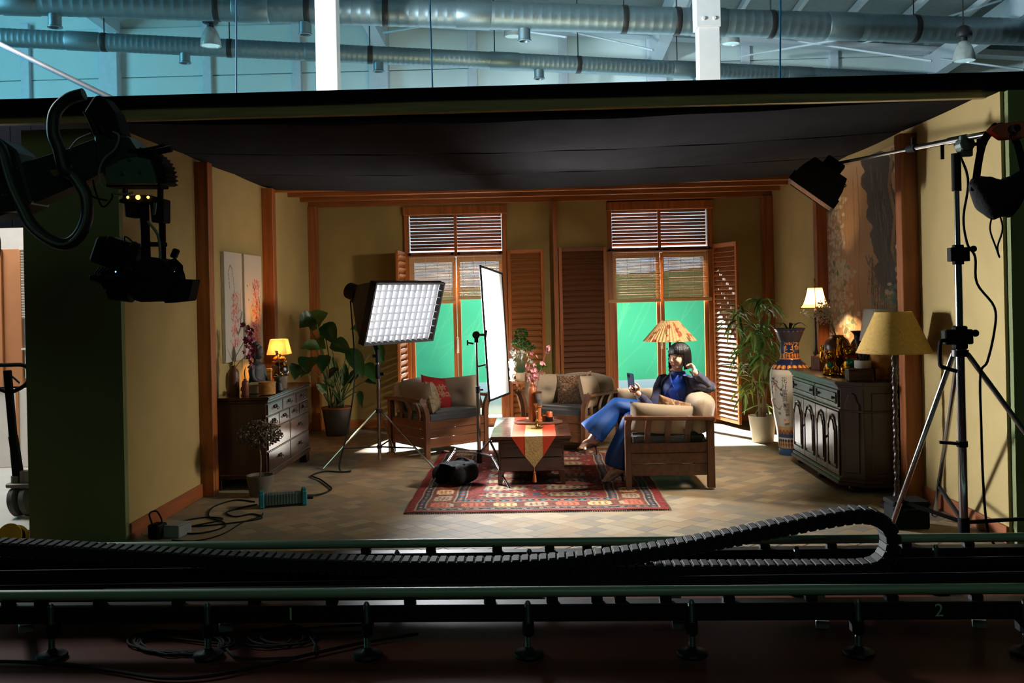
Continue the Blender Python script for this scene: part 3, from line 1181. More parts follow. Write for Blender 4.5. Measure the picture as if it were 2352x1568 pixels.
def cushion(name, label, b, m, chair, loc, rot, grp=None, seam=False, smooth=80):
    mt = chair.matrix_basis @ MX.LocRotScale(V(loc), Euler([R(a) for a in rot]), None)
    o = b.done(name, m, smooth=smooth)
    tag(o, label, 'cushion', grp)
    o.matrix_world = mt
    return o


bpy.context.view_layer.update()
GC = 'taupe arm cushions'
armc = lambda: pillow(.56, .34, .15)
tuft = lambda: pillow(.46, .38, .17, pinch=[(0, .05, .25)])
cushion('arm_cushion', 'taupe cushion leaning on the left arm of the red pillow chair', armc(), M_beige, chairA, (-.265, -.03, .60), (12, 0, -90), GC)
cushion('arm_cushion', 'taupe button-tufted cushion on the right arm of the red pillow chair', tuft(), M_beige, chairA, (.27, -.05, .60), (-16, 6, 116), GC)
cushion('arm_cushion', 'taupe button-tufted cushion on the left arm of the furry pillow chair', tuft(), M_beige, chairB, (-.29, -.10, .595), (-16, -4, -116), GC)
cushion('arm_cushion', 'taupe cushion on the right arm of the furry pillow chair, sunlit on top', armc(), M_beige, chairB, (.28, -.06, .60), (-12, 4, 106), GC)
cushion('arm_cushion', 'long taupe cushion over the near arm of the woman\'s chair', pillow(.56, .27, .14), M_beige, chairC, (.285, -.04, .555), (8, 5, 90), GC)
cushion('arm_cushion', 'taupe cushion at the far arm of the woman\'s chair behind her knee', pillow(.52, .30, .15), M_beige, chairC, (-.31, -.10, .62), (12, 0, -84), GC)


def pcush(name, label, cv, w, h, t, chair, loc, rot, rough=.85, bump=0.0):
    "printed cushion: front face carries the picture, back plain"
    def fn(u, v):
        x, z = 2 * u - 1, 2 * v - 1
        e = np.clip((1 - np.abs(x) ** 3) * (1 - np.abs(z) ** 3), 0, 1) ** .55
        return x * w / 2 * (1 - .10 * (1 - z * z)), -t / 2 * e, z * h / 2 * (1 - .10 * (1 - x * x))

    def fb(u, v):
        x, y, z = fn(u, v)
        return x, -y, z
    o = painted(name, cv, fn, vcol_mat(name + '_print', rough, .2, bump=bump))
    tag(o, label, 'cushion')
    painted('cushion_back', cv, fb, vcol_mat(name + '_print', rough, .2), o, flip=True)
    o.matrix_world = chair.matrix_basis @ MX.LocRotScale(V(loc), Euler([R(a) for a in rot]), None)
    return o


cv = Canvas(48, 48, (150, 34, 32))
for q in range(9):
    x, y = rs.uniform(4, 44), rs.uniform(4, 44)
    for a in range(5):
        an = a * 1.256 + q
        cv.ell(x + 3 * math.cos(an), y + 3 * math.sin(an), 2.4, 1.1, (206, 160, 118), an, .9)
    cv.line([(x, y), (x + rs.uniform(-9, 9), y + rs.uniform(-9, 9))], .4, (190, 130, 90), .8)
pcush('floral_pillow', 'red throw pillow with pale flowers in the left armchair', cv, .38, .37, .15, chairA, (.04, .08, .605), (-16, 10, -14))
cv = Canvas(40, 40, (176, 152, 116))
for q in range(150):
    cv.ell(rs.uniform(0, 40), rs.uniform(0, 40), rs.uniform(.6, 2), rs.uniform(.6, 1.6), [(122, 92, 66), (196, 178, 146), (140, 124, 96), (110, 100, 84)][q % 4], rs.uniform(0, 3), .8)
pcush('paisley_pillow', 'small tan paisley pillow at the front of the left armchair', cv, .36, .34, .13, chairA, (-.185, -.17, .60), (-14, 6, 46))
cv2 = Canvas(56, 56, (112, 84, 62))
cv2.noise(24, 2)
for q in range(220):
    cv2.ell(rs.uniform(0, 56), rs.uniform(0, 56), .8, 1.8, [(72, 54, 42), (142, 112, 84), (96, 72, 54)][q % 3], 0, .7)
cv2.rect(0, 0, 56, 5, (168, 160, 148), .6)  # pale top strip paints light along the pillow's upper edge
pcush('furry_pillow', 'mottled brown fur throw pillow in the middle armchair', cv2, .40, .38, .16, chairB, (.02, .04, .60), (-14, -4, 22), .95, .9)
cv = Canvas(56, 40, (132, 98, 70))
for q in range(160):
    cv.ell(rs.uniform(0, 56), rs.uniform(0, 40), rs.uniform(1, 2.5), rs.uniform(1, 2.5), [(190, 160, 120), (84, 56, 40), (150, 104, 66)][q % 3], rs.uniform(0, 3), .7)
pcush('brocade_pillow', 'brown and gold brocade pillow in front of the woman\'s waist', cv, .34, .24, .11, chairC, (.24, .07, .605), (8, 16, 90))
cv = Canvas(40, 40, (186, 168, 140))
for q in range(120):
    cv.ell(rs.uniform(0, 40), rs.uniform(0, 40), rs.uniform(.6, 1.8), rs.uniform(.6, 1.6), [(150, 120, 96), (206, 192, 166), (128, 96, 80)][q % 3], rs.uniform(0, 3), .7)
pcush('flower_pillow', 'pale flowered pillow behind the woman\'s forearm', cv, .40, .38, .14, chairC, (-.17, .10, .66), (-14, 0, -32))

# coffee table
t = thing('coffee_table', 'dark wooden chest-like coffee table on the rug', 'table', (-.085, 8.80, .0105))
B().box(-.345, .345, -.68, .66, .395, .425).done('tabletop', M_oakd, t, bevel=.006, seg=2)
B().box(-.345 + .012, .345 - .012, -.665, .645, .375, .395).done('moulding', M_oakd, t, bevel=.004)
B().box(-.28, .28, -.60, .58, .115, .375).done('chest', M_oakd, t, bevel=.004)
for z0, z1 in ((.12, .235), (.24, .37)):
    B().box(-.262, .262, -.612, -.60, z0, z1).done('drawer_front', M_oakd, t, bevel=.003)
for s in (-1, 1):
    for y in (-.585, .565):
        b = B()
        b.add([(s * .285, y - .03, .13), (s * .225, y - .03, .13), (s * .225, y + .03, .13), (s * .285, y + .03, .13), (s * .29, y - .02, 0), (s * .255, y - .02, 0), (s * .255, y + .02, 0), (s * .29, y + .02, 0)],
              [(0, 1, 2, 3), (4, 5, 6, 7), (0, 4, 5, 1), (1, 5, 6, 2), (2, 6, 7, 3), (3, 7, 4, 0)])
        b.done('leg', M_oakd, t, bevel=.003)

# runner on the table
ru = thing('table_runner', 'coral and gold table runner with a tasselled point hanging over the front', 'runner', (-.06, 8.80, .4372))
M_coral = mat('coral_silk', (200, 70, 46), 0.7, var=.08, spec=.2, bump=.1, bscale=200)
M_goldcl = mat('gold_brocade', (190, 158, 104), 0.5, var=.2, scale=60, bump=.3, bscale=90)


def rband(x0, x1, zoff, m, name, tip=None):
    b = B()
    ys = [.60 - i * .1 for i in range(13)]
    pts = [(y, 0.0) for y in ys if y > -.69] + [(-.692, -.004), (-.70, -.02)]
    b.grid(lambda u, v: (x0 + (x1 - x0) * u, .62 - 1.302 * v, zoff + .0003 * math.sin(v * 30 + u * 4)), 4, 20)
    fr = -.684
    w2 = .19
    n = len(b.v)
    if tip:
        b.add(tip, [tuple(range(len(tip)))])
    return b.done(name, m, ru)


yf = -.688
rband(-.19, -.075, .0, M_coral, 'coral_band', [(-.19, yf, 0), (-.075, yf, 0), (-.075, yf - .004, -.175), ])
rband(.075, .19, .0, M_coral, 'coral_band', [(.075, yf, 0), (.19, yf, 0), (.075, yf - .004, -.175)])
rband(-.075, .075, .0006, M_goldcl, 'gold_band', [(-.075, yf - .001, 0), (.075, yf - .001, 0), (.075, yf - .005, -.17), (0, yf - .006, -.265), (-.075, yf - .005, -.17)])
b = B().tube([(0, yf - .006, -.262), (0, yf - .007, -.30)], .003, 6).ball((0, yf - .007, -.305), .011, 6)
b.lathe([(.008, -.31), (.014, -.335), (.017, -.385), (.0, -.386)], 10, (0, yf - .007, 0))
b.done('tassel', mat('orange_tassel', (172, 88, 34), 0.7), ru, smooth=True)

# things on the table
TZ = .4386
tr = thing('serving_tray', 'oval carved wooden tray on the table runner', 'tray', (-.02, 8.95, TZ))
sc = MX.Diagonal((1, .62, 1))
B().lathe([(.205, 0), (.225, .004), (.228, .018), (.216, .022), (.205, .014), (0, .012)], 32, m=sc).done('dish', wood('tray_wood', (100, 62, 44), 0, .5), tr, smooth=True)
t = thing('pepper_mill', 'tall turned wooden bottle on the tray', 'bottle', (-.075, 8.98, TZ + .0135))
B().lathe([(.034, 0), (.035, .05), (.034, .19), (.036, .24), (.037, .27), (.036, .295), (.026, .32), (.020, .325)], 20).done('body', mat('turned_wood', (176, 98, 52), 0.4, var=.2, scale=14, stretch=(1, 1, .3)), t, smooth=True)
B().lathe([(.020, .325), (.019, .345), (.022, .35), (.016, .362), (.0, .366)], 20).done('stopper', MATS['turned_wood'], t, smooth=True)
t = thing('glass_lantern', 'glass-topped candle lantern on a wooden foot on the tray', 'lantern', (-.015, 8.94, TZ + .0135))
B().lathe([(.03, 0), (.032, .008), (.024, .014), (.024, .13), (.034, .14), (.034, .15)], 18).done('foot', MATS['turned_wood'], t, smooth=True)
gm = mat('clear_glass', (235, 235, 235), 0.05, var=0, spec=.5)
gm.node_tree.nodes['Principled BSDF'].inputs['Transmission Weight'].default_value = .9
B().lathe([(.032, .15), (.033, .27), (.031, .27), (.030, .152)], 18).done('chimney', gm, t, smooth=True)
B().lathe([(.026, .152), (.026, .205), (.0, .205)], 14).done('candle', mat('brown_wax', (110, 48, 32), 0.5), t, smooth=True)
B().lathe([(.036, .268), (.037, .278), (.02, .284), (.0, .284)], 18).done('rim', M_brass, t, smooth=True)
t = thing('candle', 'short orange pillar candle in a dark holder on the tray', 'candle', (.085, 8.94, TZ + .0135))
B().lathe([(.033, 0), (.033, .045), (.030, .045), (.030, .03), (0, .03)], 18).done('holder', M_black, t, smooth=True)
B().lathe([(.029, .031), (.029, .088), (.024, .094), (0, .092)], 18).done('wax', mat('orange_wax', (206, 100, 48), 0.4, sub=.2), t, smooth=True)
B().tube([(0, 0, .09), (.002, 0, .104)], .0015, 5).done('wick', M_black, t)
t = thing('candle', 'small amber glass tealight between lantern and orange candle', 'candle', (.045, 8.985, TZ + .0135))
B().lathe([(.022, 0), (.027, .02), (.026, .055), (.023, .055), (.02, .01), (0, .01)], 16).done('cup', mat('amber_glass', (190, 120, 40), 0.1), t, smooth=True)
B().lathe([(.019, .0105), (.019, .03), (0, .03)], 12).done('wax', MATS['orange_wax'], t, smooth=True)
t = thing('candlestick', 'slender brass candlestick at the front of the runner', 'candlestick', (-.035, 8.60, TZ + .0012))
B().lathe([(.052, 0), (.052, .004), (.03, .012), (.014, .03), (.009, .06), (.013, .07), (.008, .08), (.007, .14), (.014, .15), (.009, .16), (.012, .20), (.022, .215), (.022, .222), (.0, .222)], 20).done('stick', M_brass, t, smooth=True)
B().tube([(.03, 0, .012), (.055, 0, .03), (.06, 0, .012), (.045, 0, .006)], .004, 6).done('finger_loop', M_brass, t)


def blossom(b, p, r, n=5, rnd=rs):
    "cupped five-petal flower"
    ax = V((rnd.normal(), rnd.normal() - .6, rnd.normal() * .6)).normalized()
    m = ax.to_track_quat('Z', 'Y').to_matrix()
    for a in range(n):
        an = a * 2 * math.pi / n + rnd.uniform(-.2, .2)
        mm = m @ MX.Rotation(an, 3, 'Z')
        vs = [(0, 0, 0), (r * .55, -r * .42, r * .18), (r * 1.05, -r * .2, r * .35), (r * 1.05, r * .2, r * .35), (r * .55, r * .42, r * .18)]
        b.add([V(p) + mm @ V(q) for q in vs], [(0, 1, 2, 3, 4)])


t = thing('blossom_vase', 'pink blossom sprig in a narrow glass vase on the coffee table', 'flowers', (-.045, 9.20, TZ + .0012))
B().lathe([(.03, 0), (.034, .02), (.03, .09), (.014, .14), (.012, .22), (.017, .24), (.015, .24), (.010, .2)], 16).done('vase', gm, t, smooth=True)
st = [smooth_path([(0, 0, .02), (.005, 0, .25), (-.02, .0, .42), (-.01, -.01, .60)], 4), smooth_path([(0, 0, .02), (.01, 0, .24), (.05, .0, .45), (.12, 0, .66)], 4), smooth_path([(0, 0, .2), (-.02, 0, .36), (-.045, 0, .5)], 4)]
b = B()
for s in st:
    b.tube(s, .0028, 5)
b.done('stem', M_bark, t)
M_pink = mat('pink_petal', (226, 148, 158), 0.6, var=.25, scale=40, sub=.1)
b = B()
for q in range(48):
    s = st[q % 3]
    p = s[rs.randint(len(s) // 2, len(s))]
    b2 = B()
    blossom(b2, (0, 0, 0), .021)
    b2.done('blossom', M_pink, t, loc=p + V((rs.normal() * .022, rs.normal() * .02, rs.normal() * .03)))

# ---------------------------------------------------------------- dresser at left
t = thing('dresser', 'dark mahogany chest of drawers against the left wall', 'dresser', (-2.59, 8.97, 0))
dx0, dx1, dy0, dy1 = -.255, .22, -.75, .73
B().box(dx0, dx1, dy0, dy1, .125, .775).done('body', M_mahx, t, bevel=.004)
B().box(dx0, dx1 + .035, dy0 - .025, dy1 + .025, .775, .80).done('top', M_mah, t, bevel=.008, seg=2)
B().box(dx0, dx1 + .022, dy0 - .014, dy1 + .014, .745, .775).done('cornice', M_mah, t, bevel=.006)
B().box(dx0, dx1 + .022, dy0 - .014, dy1 + .014, .095, .135).done('plinth', M_mah, t, bevel=.006)
for y in (dy0 + .0, dy1 - .13):
    for x in (dx1 - .06, dx0 + .01):
        B().prism([(y - .01, 0), (y + .11, 0), (y + .13, .06), (y + .14, .1), (y - .01, .1)] if y < 0 else [(y + .02, 0), (y + .14, 0), (y + .14, .1), (y - .01, .1), (y, .06)], x, x + .07, 'x').done('foot', M_mah, t, bevel=.003)
bail = B().tube(smooth_path([(.006, -.028, 0), (.022, -.03, -.008), (.024, -.02, -.022), (.024, .02, -.022), (.022, .03, -.008), (.006, .028, 0)], 3), .0035, 6)
for s in (-1, 1):
    bail.ball((.006, s * .028, .002), (.008, .013, .016), 6)
bail.add([(.001, -.026, .018), (.001, .026, .018), (.001, .012, -.02), (.001, -.012, -.02)], [(0, 1, 2, 3)])
bail_me = bail.mesh('handle', mat('dark_bronze_handle', (44, 34, 30), .35, .6), True)
rows = [(.635, .735, 3), (.515, .625, 4), (.33, .505, 2), (.145, .32, 2)]
for z0, z1, n in rows:
    wd = (dy1 - dy0 - .02) / n
    for i in range(n):
        y0 = dy0 + .01 + i * wd + .006
        d = B().box(dx1, dx1 + .014, y0, y0 + wd - .012, z0, z1).done('drawer', M_mah, t, bevel=.006, seg=2)
        link('handle', bail_me, d, (dx1 + .014, y0 + wd / 2 - .006, (z0 + z1) / 2 + .008))

# things on the dresser (top at z .80)
DZ = .8012


def flower_stem(t, pts, r, m=None):
    return B().tube(smooth_path(pts, 5), r, 6).done('stem', m or M_stem, t, smooth=True)


def strap_leaf(pts, w, m, t, name='leaf', fold=.25):
    "long leaf along a path, width w, folded along the midrib"
    sp = smooth_path(pts, 5)
    n = len(sp) - 1
    vs, fs = [], []
    d = (sp[-1] - sp[0])
    side = d.cross(V((0, 0, 1)))
    if side.length < 1e-4:
        side = V((1, 0, 0))
    side.normalize()
    for i, p in enumerate(sp):
        q = i / n
        ww = w * math.sin(math.pi * min(1, .08 + .92 * q)) ** .8 if q < 1 else 0.001
        upv = V((0, 0, 1)) * fold * ww
        vs += [p - side * ww / 2 + upv, p, p + side * ww / 2 + upv]
    for i in range(n):
        a = i * 3
        fs += [(a, a + 1, a + 4, a + 3), (a + 1, a + 2, a + 5, a + 4)]
    return B().add(vs, fs).done(name, m, t, smooth=80)


t = thing('orchid_vase', 'tall brown bottle vase with magenta orchid on the dresser', 'vase', (-2.70, 8.40, DZ))
B().lathe([(.042, 0), (.046, .01), (.047, .16), (.044, .21), (.03, .235), (.016, .245), (.016, .262), (.019, .266), (.012, .262)], 22).done('bottle', mat('brown_stoneware', (96, 52, 38), 0.45, var=.15), t, smooth=True)
M_mag = mat('magenta_petal', (124, 22, 64), 0.5, var=.3, scale=50)
s1 = [(0, 0, .22), (.02, .0, .34), (.09, .03, .48), (.11, .04, .58), (.10, .02, .66)]
s2 = [(0, 0, .22), (.05, .02, .30), (.13, .04, .36), (.14, .04, .30), (.13, .03, .22)]
flower_stem(t, s1, .003)
flower_stem(t, s2, .003)
strap_leaf([(0, 0, .25), (-.01, .0, .30), (-.03, -.01, .36), (-.045, -.02, .42)], .035, M_leaf, t)
for q in range(46):
    u = rs.rand()
    p = V((.115, .03, .64)).lerp(V((.145, .04, .24)), u) + V((rs.normal() * .025, rs.normal() * .03, rs.normal() * .012))
    b = B()
    blossom(b, (0, 0, 0), .024)
    b.done('blossom', M_mag, t, loc=p)
t = thing('bud_bottle', 'small reddish brown bottle in front of the orchid vase', 'vase', (-2.59, 8.37, DZ))
B().lathe([(.030, 0), (.032, .008), (.032, .11), (.028, .128), (.014, .136), (.013, .15), (.010, .15)], 20).done('bottle', mat('red_stoneware', (118, 60, 42), 0.4, var=.12), t, smooth=True)
strap_leaf([(0, 0, .14), (.01, .0, .19), (.05, .01, .25), (.10, .02, .27)], .016, M_leaf, t)
strap_leaf([(0, 0, .14), (-.005, .0, .20), (.005, .01, .26)], .014, M_leaf, t)
t = thing('cream_box', 'small cream box between red bottle and woven basket', 'box', (-2.56, 8.58, DZ), R(8))
B().box(-.05, .05, -.04, .04, 0, .075).done('body', mat('cream_card', (182, 160, 122), 0.7), t, bevel=.004)
B().box(-.053, .053, -.043, .043, .075, .098).done('lid', MATS['cream_card'], t, bevel=.004)
t = thing('woven_basket', 'round golden woven box at the front corner of the dresser', 'basket', (-2.42, 8.45, DZ))
M_wov = mat('gold_wicker', (176, 128, 66), 0.5, var=.3, scale=30)
prof = []
for i in range(12):
    z = .004 + i * .0085
    prof += [(.070, z), (.074, z + .002), (.074, z + .005), (.070, z + .007)]
B().lathe(prof + [(0, .106)], 40, wob=lambda a, z: 1 + .02 * math.sin(a * 20 + (3.14 if int(z / .0085) % 2 else 0))).done('body', M_wov, t, smooth=30)
B().lathe([(.077, .105), (.078, .112), (.06, .117), (0, .118)], 40).done('lid', M_wov, t, smooth=True)
# seated statue
M_stone = mat('dark_stone', (40, 38, 36), 0.55, var=.2, scale=30, bump=.3, bscale=120)
t = thing('meditating_statue', 'dark seated meditating figure statue on the dresser', 'statue', (-2.60, 8.76, DZ), R(-10))
t.scale = (1.12, 1.12, 1.12)
b = B()
b.lathe([(.10, 0), (.125, .015), (.125, .04), (.10, .06)], 24, m=MX.Diagonal((1.0, 1.25, 1)))
b.done('legs', M_stone, t, smooth=True)
b = B().lathe([(.085, .05), (.088, .08), (.075, .13), (.082, .18), (.085, .205), (.06, .235), (.032, .245), (.030, .275)], 24, m=MX.Diagonal((.72, 1.05, 1)))
for s in (-1, 1):
    b.tube(smooth_path([(0, s * .08, .215), (.005, s * .105, .17), (.02, s * .10, .11), (.075, s * .05, .075), (.095, 0, .07)], 4), [.026] * 5 + [.024] * 4 + [.021] * 4 + [.018] * 3 + [.014], 8)
b.done('torso', M_stone, t, smooth=80)
b = B().ball((.004, 0, .318), (.052, .046, .062), 14)
b.ball((.048, 0, .312), (.012, .009, .014), 6)
b.ball((.036, 0, .285), (.016, .018, .012), 6)
for s in (-1, 1):
    b.ball((0, s * .046, .30), (.012, .007, .034), 6)
b.done('head', M_stone, t, smooth=True)
b = B().ball((-.008, 0, .335), (.054, .050, .055), 12).ball((-.008, 0, .388), (.028, .028, .026), 8)
for q in range(70):
    a, c = rs.uniform(0, 6.28), rs.uniform(.1, 1.3)
    d = V((math.cos(a) * math.sin(c), math.sin(a) * math.sin(c), math.cos(c)))
    if d.x < .75:
        b.ball((-.008 + d.x * .054, d.y * .050, .335 + d.z * .055), .009, 4)
b.done('hair_curls', M_stone, t, smooth=True)
t = thing('small_idol', 'little dark seated figurine in front of the grey flower pot', 'statue', (-2.40, 8.78, DZ))
b = B().lathe([(.03, 0), (.036, .01), (.03, .03), (.022, .05), (.024, .07), (.012, .082)], 14).ball((0, 0, .10), (.02, .02, .024), 8)
b.done('figure', M_stone, t, smooth=True)
t = thing('golden_box', 'small gold lacquer box behind the dark statue', 'box', (-2.63, 9.16, DZ), R(12))
B().box(-.05, .05, -.05, .05, 0, .15).done('body', mat('gold_lacquer', (186, 128, 54), 0.4, .5, var=.3, scale=40), t, bevel=.005)
B().box(-.055, .055, -.055, .055, .15, .18).done('lid', MATS['gold_lacquer'], t, bevel=.006)
# amber lamp
t = thing('table_lamp', 'lit amber table lamp with dark urn base on the dresser', 'lamp', (-2.58, 9.46, DZ))
M_urn = mat('black_gold_glaze', (46, 32, 22), 0.15, var=.5, scale=10, coat=.6)
B().lathe([(.055, 0), (.06, .01), (.045, .02), (.05, .04), (.085, .10), (.098, .15), (.085, .19), (.05, .21), (.045, .22)], 26).done('urn', M_urn, t, smooth=True)
B().lathe([(.045, .22), (.07, .225), (.072, .235), (.05, .245), (.06, .25), (.062, .26), (.05, .275), (.02, .285), (.01, .30), (.01, .36)], 24).done('neck', M_gold, t, smooth=True)
M_shA = thin_mat('amber_shade', (214, 176, 128), .16)
sq = B()
for i in range(4):
    a0, a1 = math.pi / 4 + i * math.pi / 2, math.pi / 4 + (i + 1) * math.pi / 2
    def P(a, r, z): return (r * math.cos(a) * 1.2, r * math.sin(a) * 1.2, z)
    sq.add([P(a0, .118, .30), P(a1, .118, .30), P(a1, .085, .45), P(a0, .085, .45)], [(0, 1, 2, 3)])
sq.done('lamp_shade', M_shA, t)
B().ball((0, 0, .36), .03, 8).done('bulb', mat('amber_bulb', (255, 220, 160), 0.3, emit=(255, 172, 92), estr=480), t, smooth=True)
# small potted orchid
t = thing('potted_orchid', 'small dry orchid in a ribbed grey pot before the amber lamp', 'plant', (-2.46, 9.05, DZ))
B().lathe([(.05, 0), (.056, .01), (.062, .10), (.066, .115), (.060, .115), (.055, .10), (0, .098)], 24).done('pot', mat('grey_weave_pot', (96, 86, 76), 0.6, var=.25, scale=40, bump=.5, bscale=90), t, smooth=True)
flower_stem(t, [(0, 0, .09), (-.01, 0, .18), (-.015, .0, .26), (-.04, 0, .36)], .003, M_bark)
for q in range(9):
    b = B()
    blossom(b, (0, 0, 0), .017)
    b.done('blossom', mat('dusty_petal', (130, 84, 74), 0.7, var=.3), t, loc=(-.015 - q * .004 + rs.normal() * .014, rs.normal() * .014, .26 + q * .012))
for a, r, h in ((.4, .10, .12), (2.8, .10, .10), (1.7, .07, .14), (5.2, .09, .11)):
    strap_leaf([(0, 0, .09), (r * .5 * math.cos(a), r * .5 * math.sin(a), .09 + h * .4), (r * math.cos(a), r * math.sin(a), .09 + h * .3)], .022, M_leaf, t)

# two canvases on the left wall
for n, (y0, y1, lab) in enumerate(((8.58, 9.10, 'left white canvas with branch and hanging red blossom'), (9.17, 9.75, 'right white canvas with pink blossom tree above the amber lamp'))):
    cv = Canvas(64, 120, (196, 190, 180))
    if n == 0:
        cv.line([(18, 40), (14, 22), (20, 14), (28, 18), (34, 40), (30, 60)], .7, (90, 88, 84), .9)
        cv.line([(60, 66), (54, 74), (56, 82), (44, 90), (38, 84)], 1.6, (92, 92, 90), .9)
        cv.line([(58, 40), (54, 60), (58, 72)], .6, (110, 104, 100), .8)
        for q in range(240):
            x, y = 30 + rs.normal() * 5 + (rs.rand() < .4) * 12, rs.uniform(44, 104)
            cv.ell(x, y, .9, 1.6, [(206, 96, 88), (220, 140, 128), (170, 70, 70)][q % 3], rs.uniform(0, 3), .7)
    else:
        cv.line([(44, 118), (42, 100), (38, 84), (44, 64), (38, 44), (30, 34)], 1.0, (80, 58, 54), .9)
        cv.line([(42, 90), (52, 70), (54, 50)], .7, (80, 58, 54), .9)
        for q in range(420):
            t_ = rs.rand()
            x, y = 40 + rs.normal() * 8, 28 + 78 * t_
            cv.ell(x, y, rs.uniform(.6, 1.5), rs.uniform(.6, 1.5), [(214, 96, 90), (226, 142, 130), (190, 70, 70), (70, 56, 60)][rs.choice(4, p=[.4, .3, .2, .1])], 0, .8)
        for p in ((10, 36), (14, 52)):
            cv.ell(p[0], p[1], 2, .8, (70, 66, 66), .6)
    cx = thing('wall_canvas', lab, 'picture', (XL + .002, (y0 + y1) / 2, 1.08), 0, 'tall canvases above the dresser')
    w = y1 - y0
    painted('print', cv, lambda u, v: (.0322 + 0 * u, -w / 2 + u * w, v * 1.01), vcol_mat('canvas_print', .85, .2), cx)
    B().box(0, .031, -w / 2, w / 2, 0, 1.01).done('stretcher', mat('canvas_edge', (190, 184, 172), .85), cx, bevel=.002)

# ---------------------------------------------------------------- softbox on its stand (left)
def frame_of(n, up=(0, 0, 1)):
    n = V(n).normalized()
    h = V(up).cross(n).normalized()      # horizontal, to the right as seen from the front of the light's back
    u = n.cross(h)
    return h, u, n


def softbox(t, c, n, w, h, depth, nx, ny, gdep, m_grid, m_diff, back, rim=.02):
    "black pyramid with a lit diffuser and an egg-crate grid; everything relative to the thing's own origin c"
    hh, uu, nn = frame_of(n)
    P = lambda a, b, d: hh * a + uu * b + nn * d
    bk = B()
    ring0 = [P(sx * w / 2, sy * h / 2, 0) for sx, sy in ((-1, -1), (1, -1), (1, 1), (-1, 1))]
    ring1 = [P(sx * back, sy * back, -depth) for sx, sy in ((-1, -1), (1, -1), (1, 1), (-1, 1))]
    mid = [a.lerp(b, .45) + (a + b).normalized() * .012 for a, b in zip(ring0, ring1)]
    bk.add(ring0 + mid + ring1, [(i, (i + 1) % 4, 4 + (i + 1) % 4, 4 + i) for i in range(4)] + [(4 + i, 4 + (i + 1) % 4, 8 + (i + 1) % 4, 8 + i) for i in range(4)] + [(8, 9, 10, 11)])
    bk.done('shell', M_sbx, t)
    rm = B()
    for i in range(4):
        a, b = ring0[i], ring0[(i + 1) % 4]
        rm.bar(a - (b - a).normalized() * rim * .5, b + (b - a).normalized() * rim * .5, rim, gdep + .03, nn)
    rm.xf(MX.Translation(nn * (gdep * .35)))
    rm.done('rim', M_sbx, t)
    B().add([p + nn * .004 for p in ring0], [(0, 1, 2, 3)]).done('diffuser', m_diff, t)
    for i in range(nx + 1):
        a = -w / 2 + w * i / nx
        b = B().grid(lambda u, v, a=a: P(a + .0025 * math.sin(v * ny * 6.28 + i), -h / 2 + h * v, .006 + gdep * u), 1, ny * 3)
        b.done('grid_strip', m_grid, t)
    for i in range(ny + 1):
        a = -h / 2 + h * i / ny
        b = B().grid(lambda u, v, a=a: P(-w / 2 + w * v, a + .0025 * math.sin(v * nx * 6.28 + i), .006 + gdep * u), 1, nx * 3)
        b.done('grid_strip', m_grid, t)
    return hh, uu, nn


M_sbx = mat('softbox_nylon', (24, 19, 16), 0.7, var=.1, bump=.1, bscale=60, spec=.15)
M_grid = thin_mat('white_grid_cloth', (240, 241, 243), .68)
M_diff = mat('lit_diffuser', (230, 230, 230), 0.8, var=0, emit=(244, 248, 255), estr=1.15)
SC = V((-1.335, 9.38, 1.50))
t = thing('softbox_light', 'large lit softbox with white egg-crate grid on a tripod stand', 'softbox', SC)
d = V((math.cos(R(35)), -math.sin(R(35)), 0))
sn = d * math.cos(R(17)) - V((0, 0, 1)) * math.sin(R(17))
hh, uu, nn = softbox(t, SC, sn, .97, .60, .58, 12, 8, .05, M_grid, M_diff, .10)
b = B().lathe([(.10, 0), (.115, .02), (.10, .05), (.085, .06), (.085, .18), (.06, .20), (.0, .20)], 18, -nn * .58, MX((hh, uu, -nn)).transposed())
b.done('lamp_head', M_black, t, smooth=True)
B().bar(-nn * .70 - uu * .08, -nn * .30 - uu * .36, .03, .02).done('yoke', M_black, t)
area('softbox_left_light', SC + nn * .13, SC + nn * 2.13 + uu * .34, .90, .56, 300, (.95, .98, 1.0), 100)
# stand
ST = V((-1.60, 9.46, 0))
t = thing('light_stand', 'chrome tripod light stand under the lit softbox', 'stand', ST)
B().tube([(0, 0, .035), (0, 0, .80)], .0185, 14).done('column', M_chrome, t, smooth=True)
B().tube([(0, 0, .78), (0, 0, 1.06)], .014, 12).done('riser', M_chrome, t, smooth=True)
B().tube([(0, 0, .84), (0, 0, .98)], .023, 12).box(.015, .05, -.008, .008, .87, .90).ball((.05, 0, .885), .016, 6).done('clamp', M_black, t, smooth=True)
B().tube([(0, 0, 1.00), (0, 0, 1.13)], .02, 12).box(-.05, -.015, -.008, .008, 1.05, 1.08).done('clamp', M_black, t, smooth=True)
B().bar((0, 0, 1.10), (SC - nn * .38 - uu * .30) - ST, .03, .03).done('bracket', M_black, t)
B().tube([(0, 0, .50), (0, 0, .54)], .032, 12).done('leg_collar', M_black, t, smooth=True)
for f in ((-2.10, 9.17), (-1.02, 9.09), (-1.52, 9.94)):
    e = V((f[0], f[1], .008)) - ST
    r_ = V((e.x, e.y, 0)).normalized()
    B().tube([r_ * .03 + V((0, 0, .525)), e], .0095, 8).done('leg', M_chrome, t, smooth=True)
    k1 = (r_ * .03 + V((0, 0, .525))).lerp(e, .66)
    B().tube([V((0, 0, .165)), k1], .008, 6).done('brace', M_black, t, smooth=True)
B().tube([(0, 0, .15), (0, 0, .18)], .026, 12).done('brace_collar', M_black, t, smooth=True)
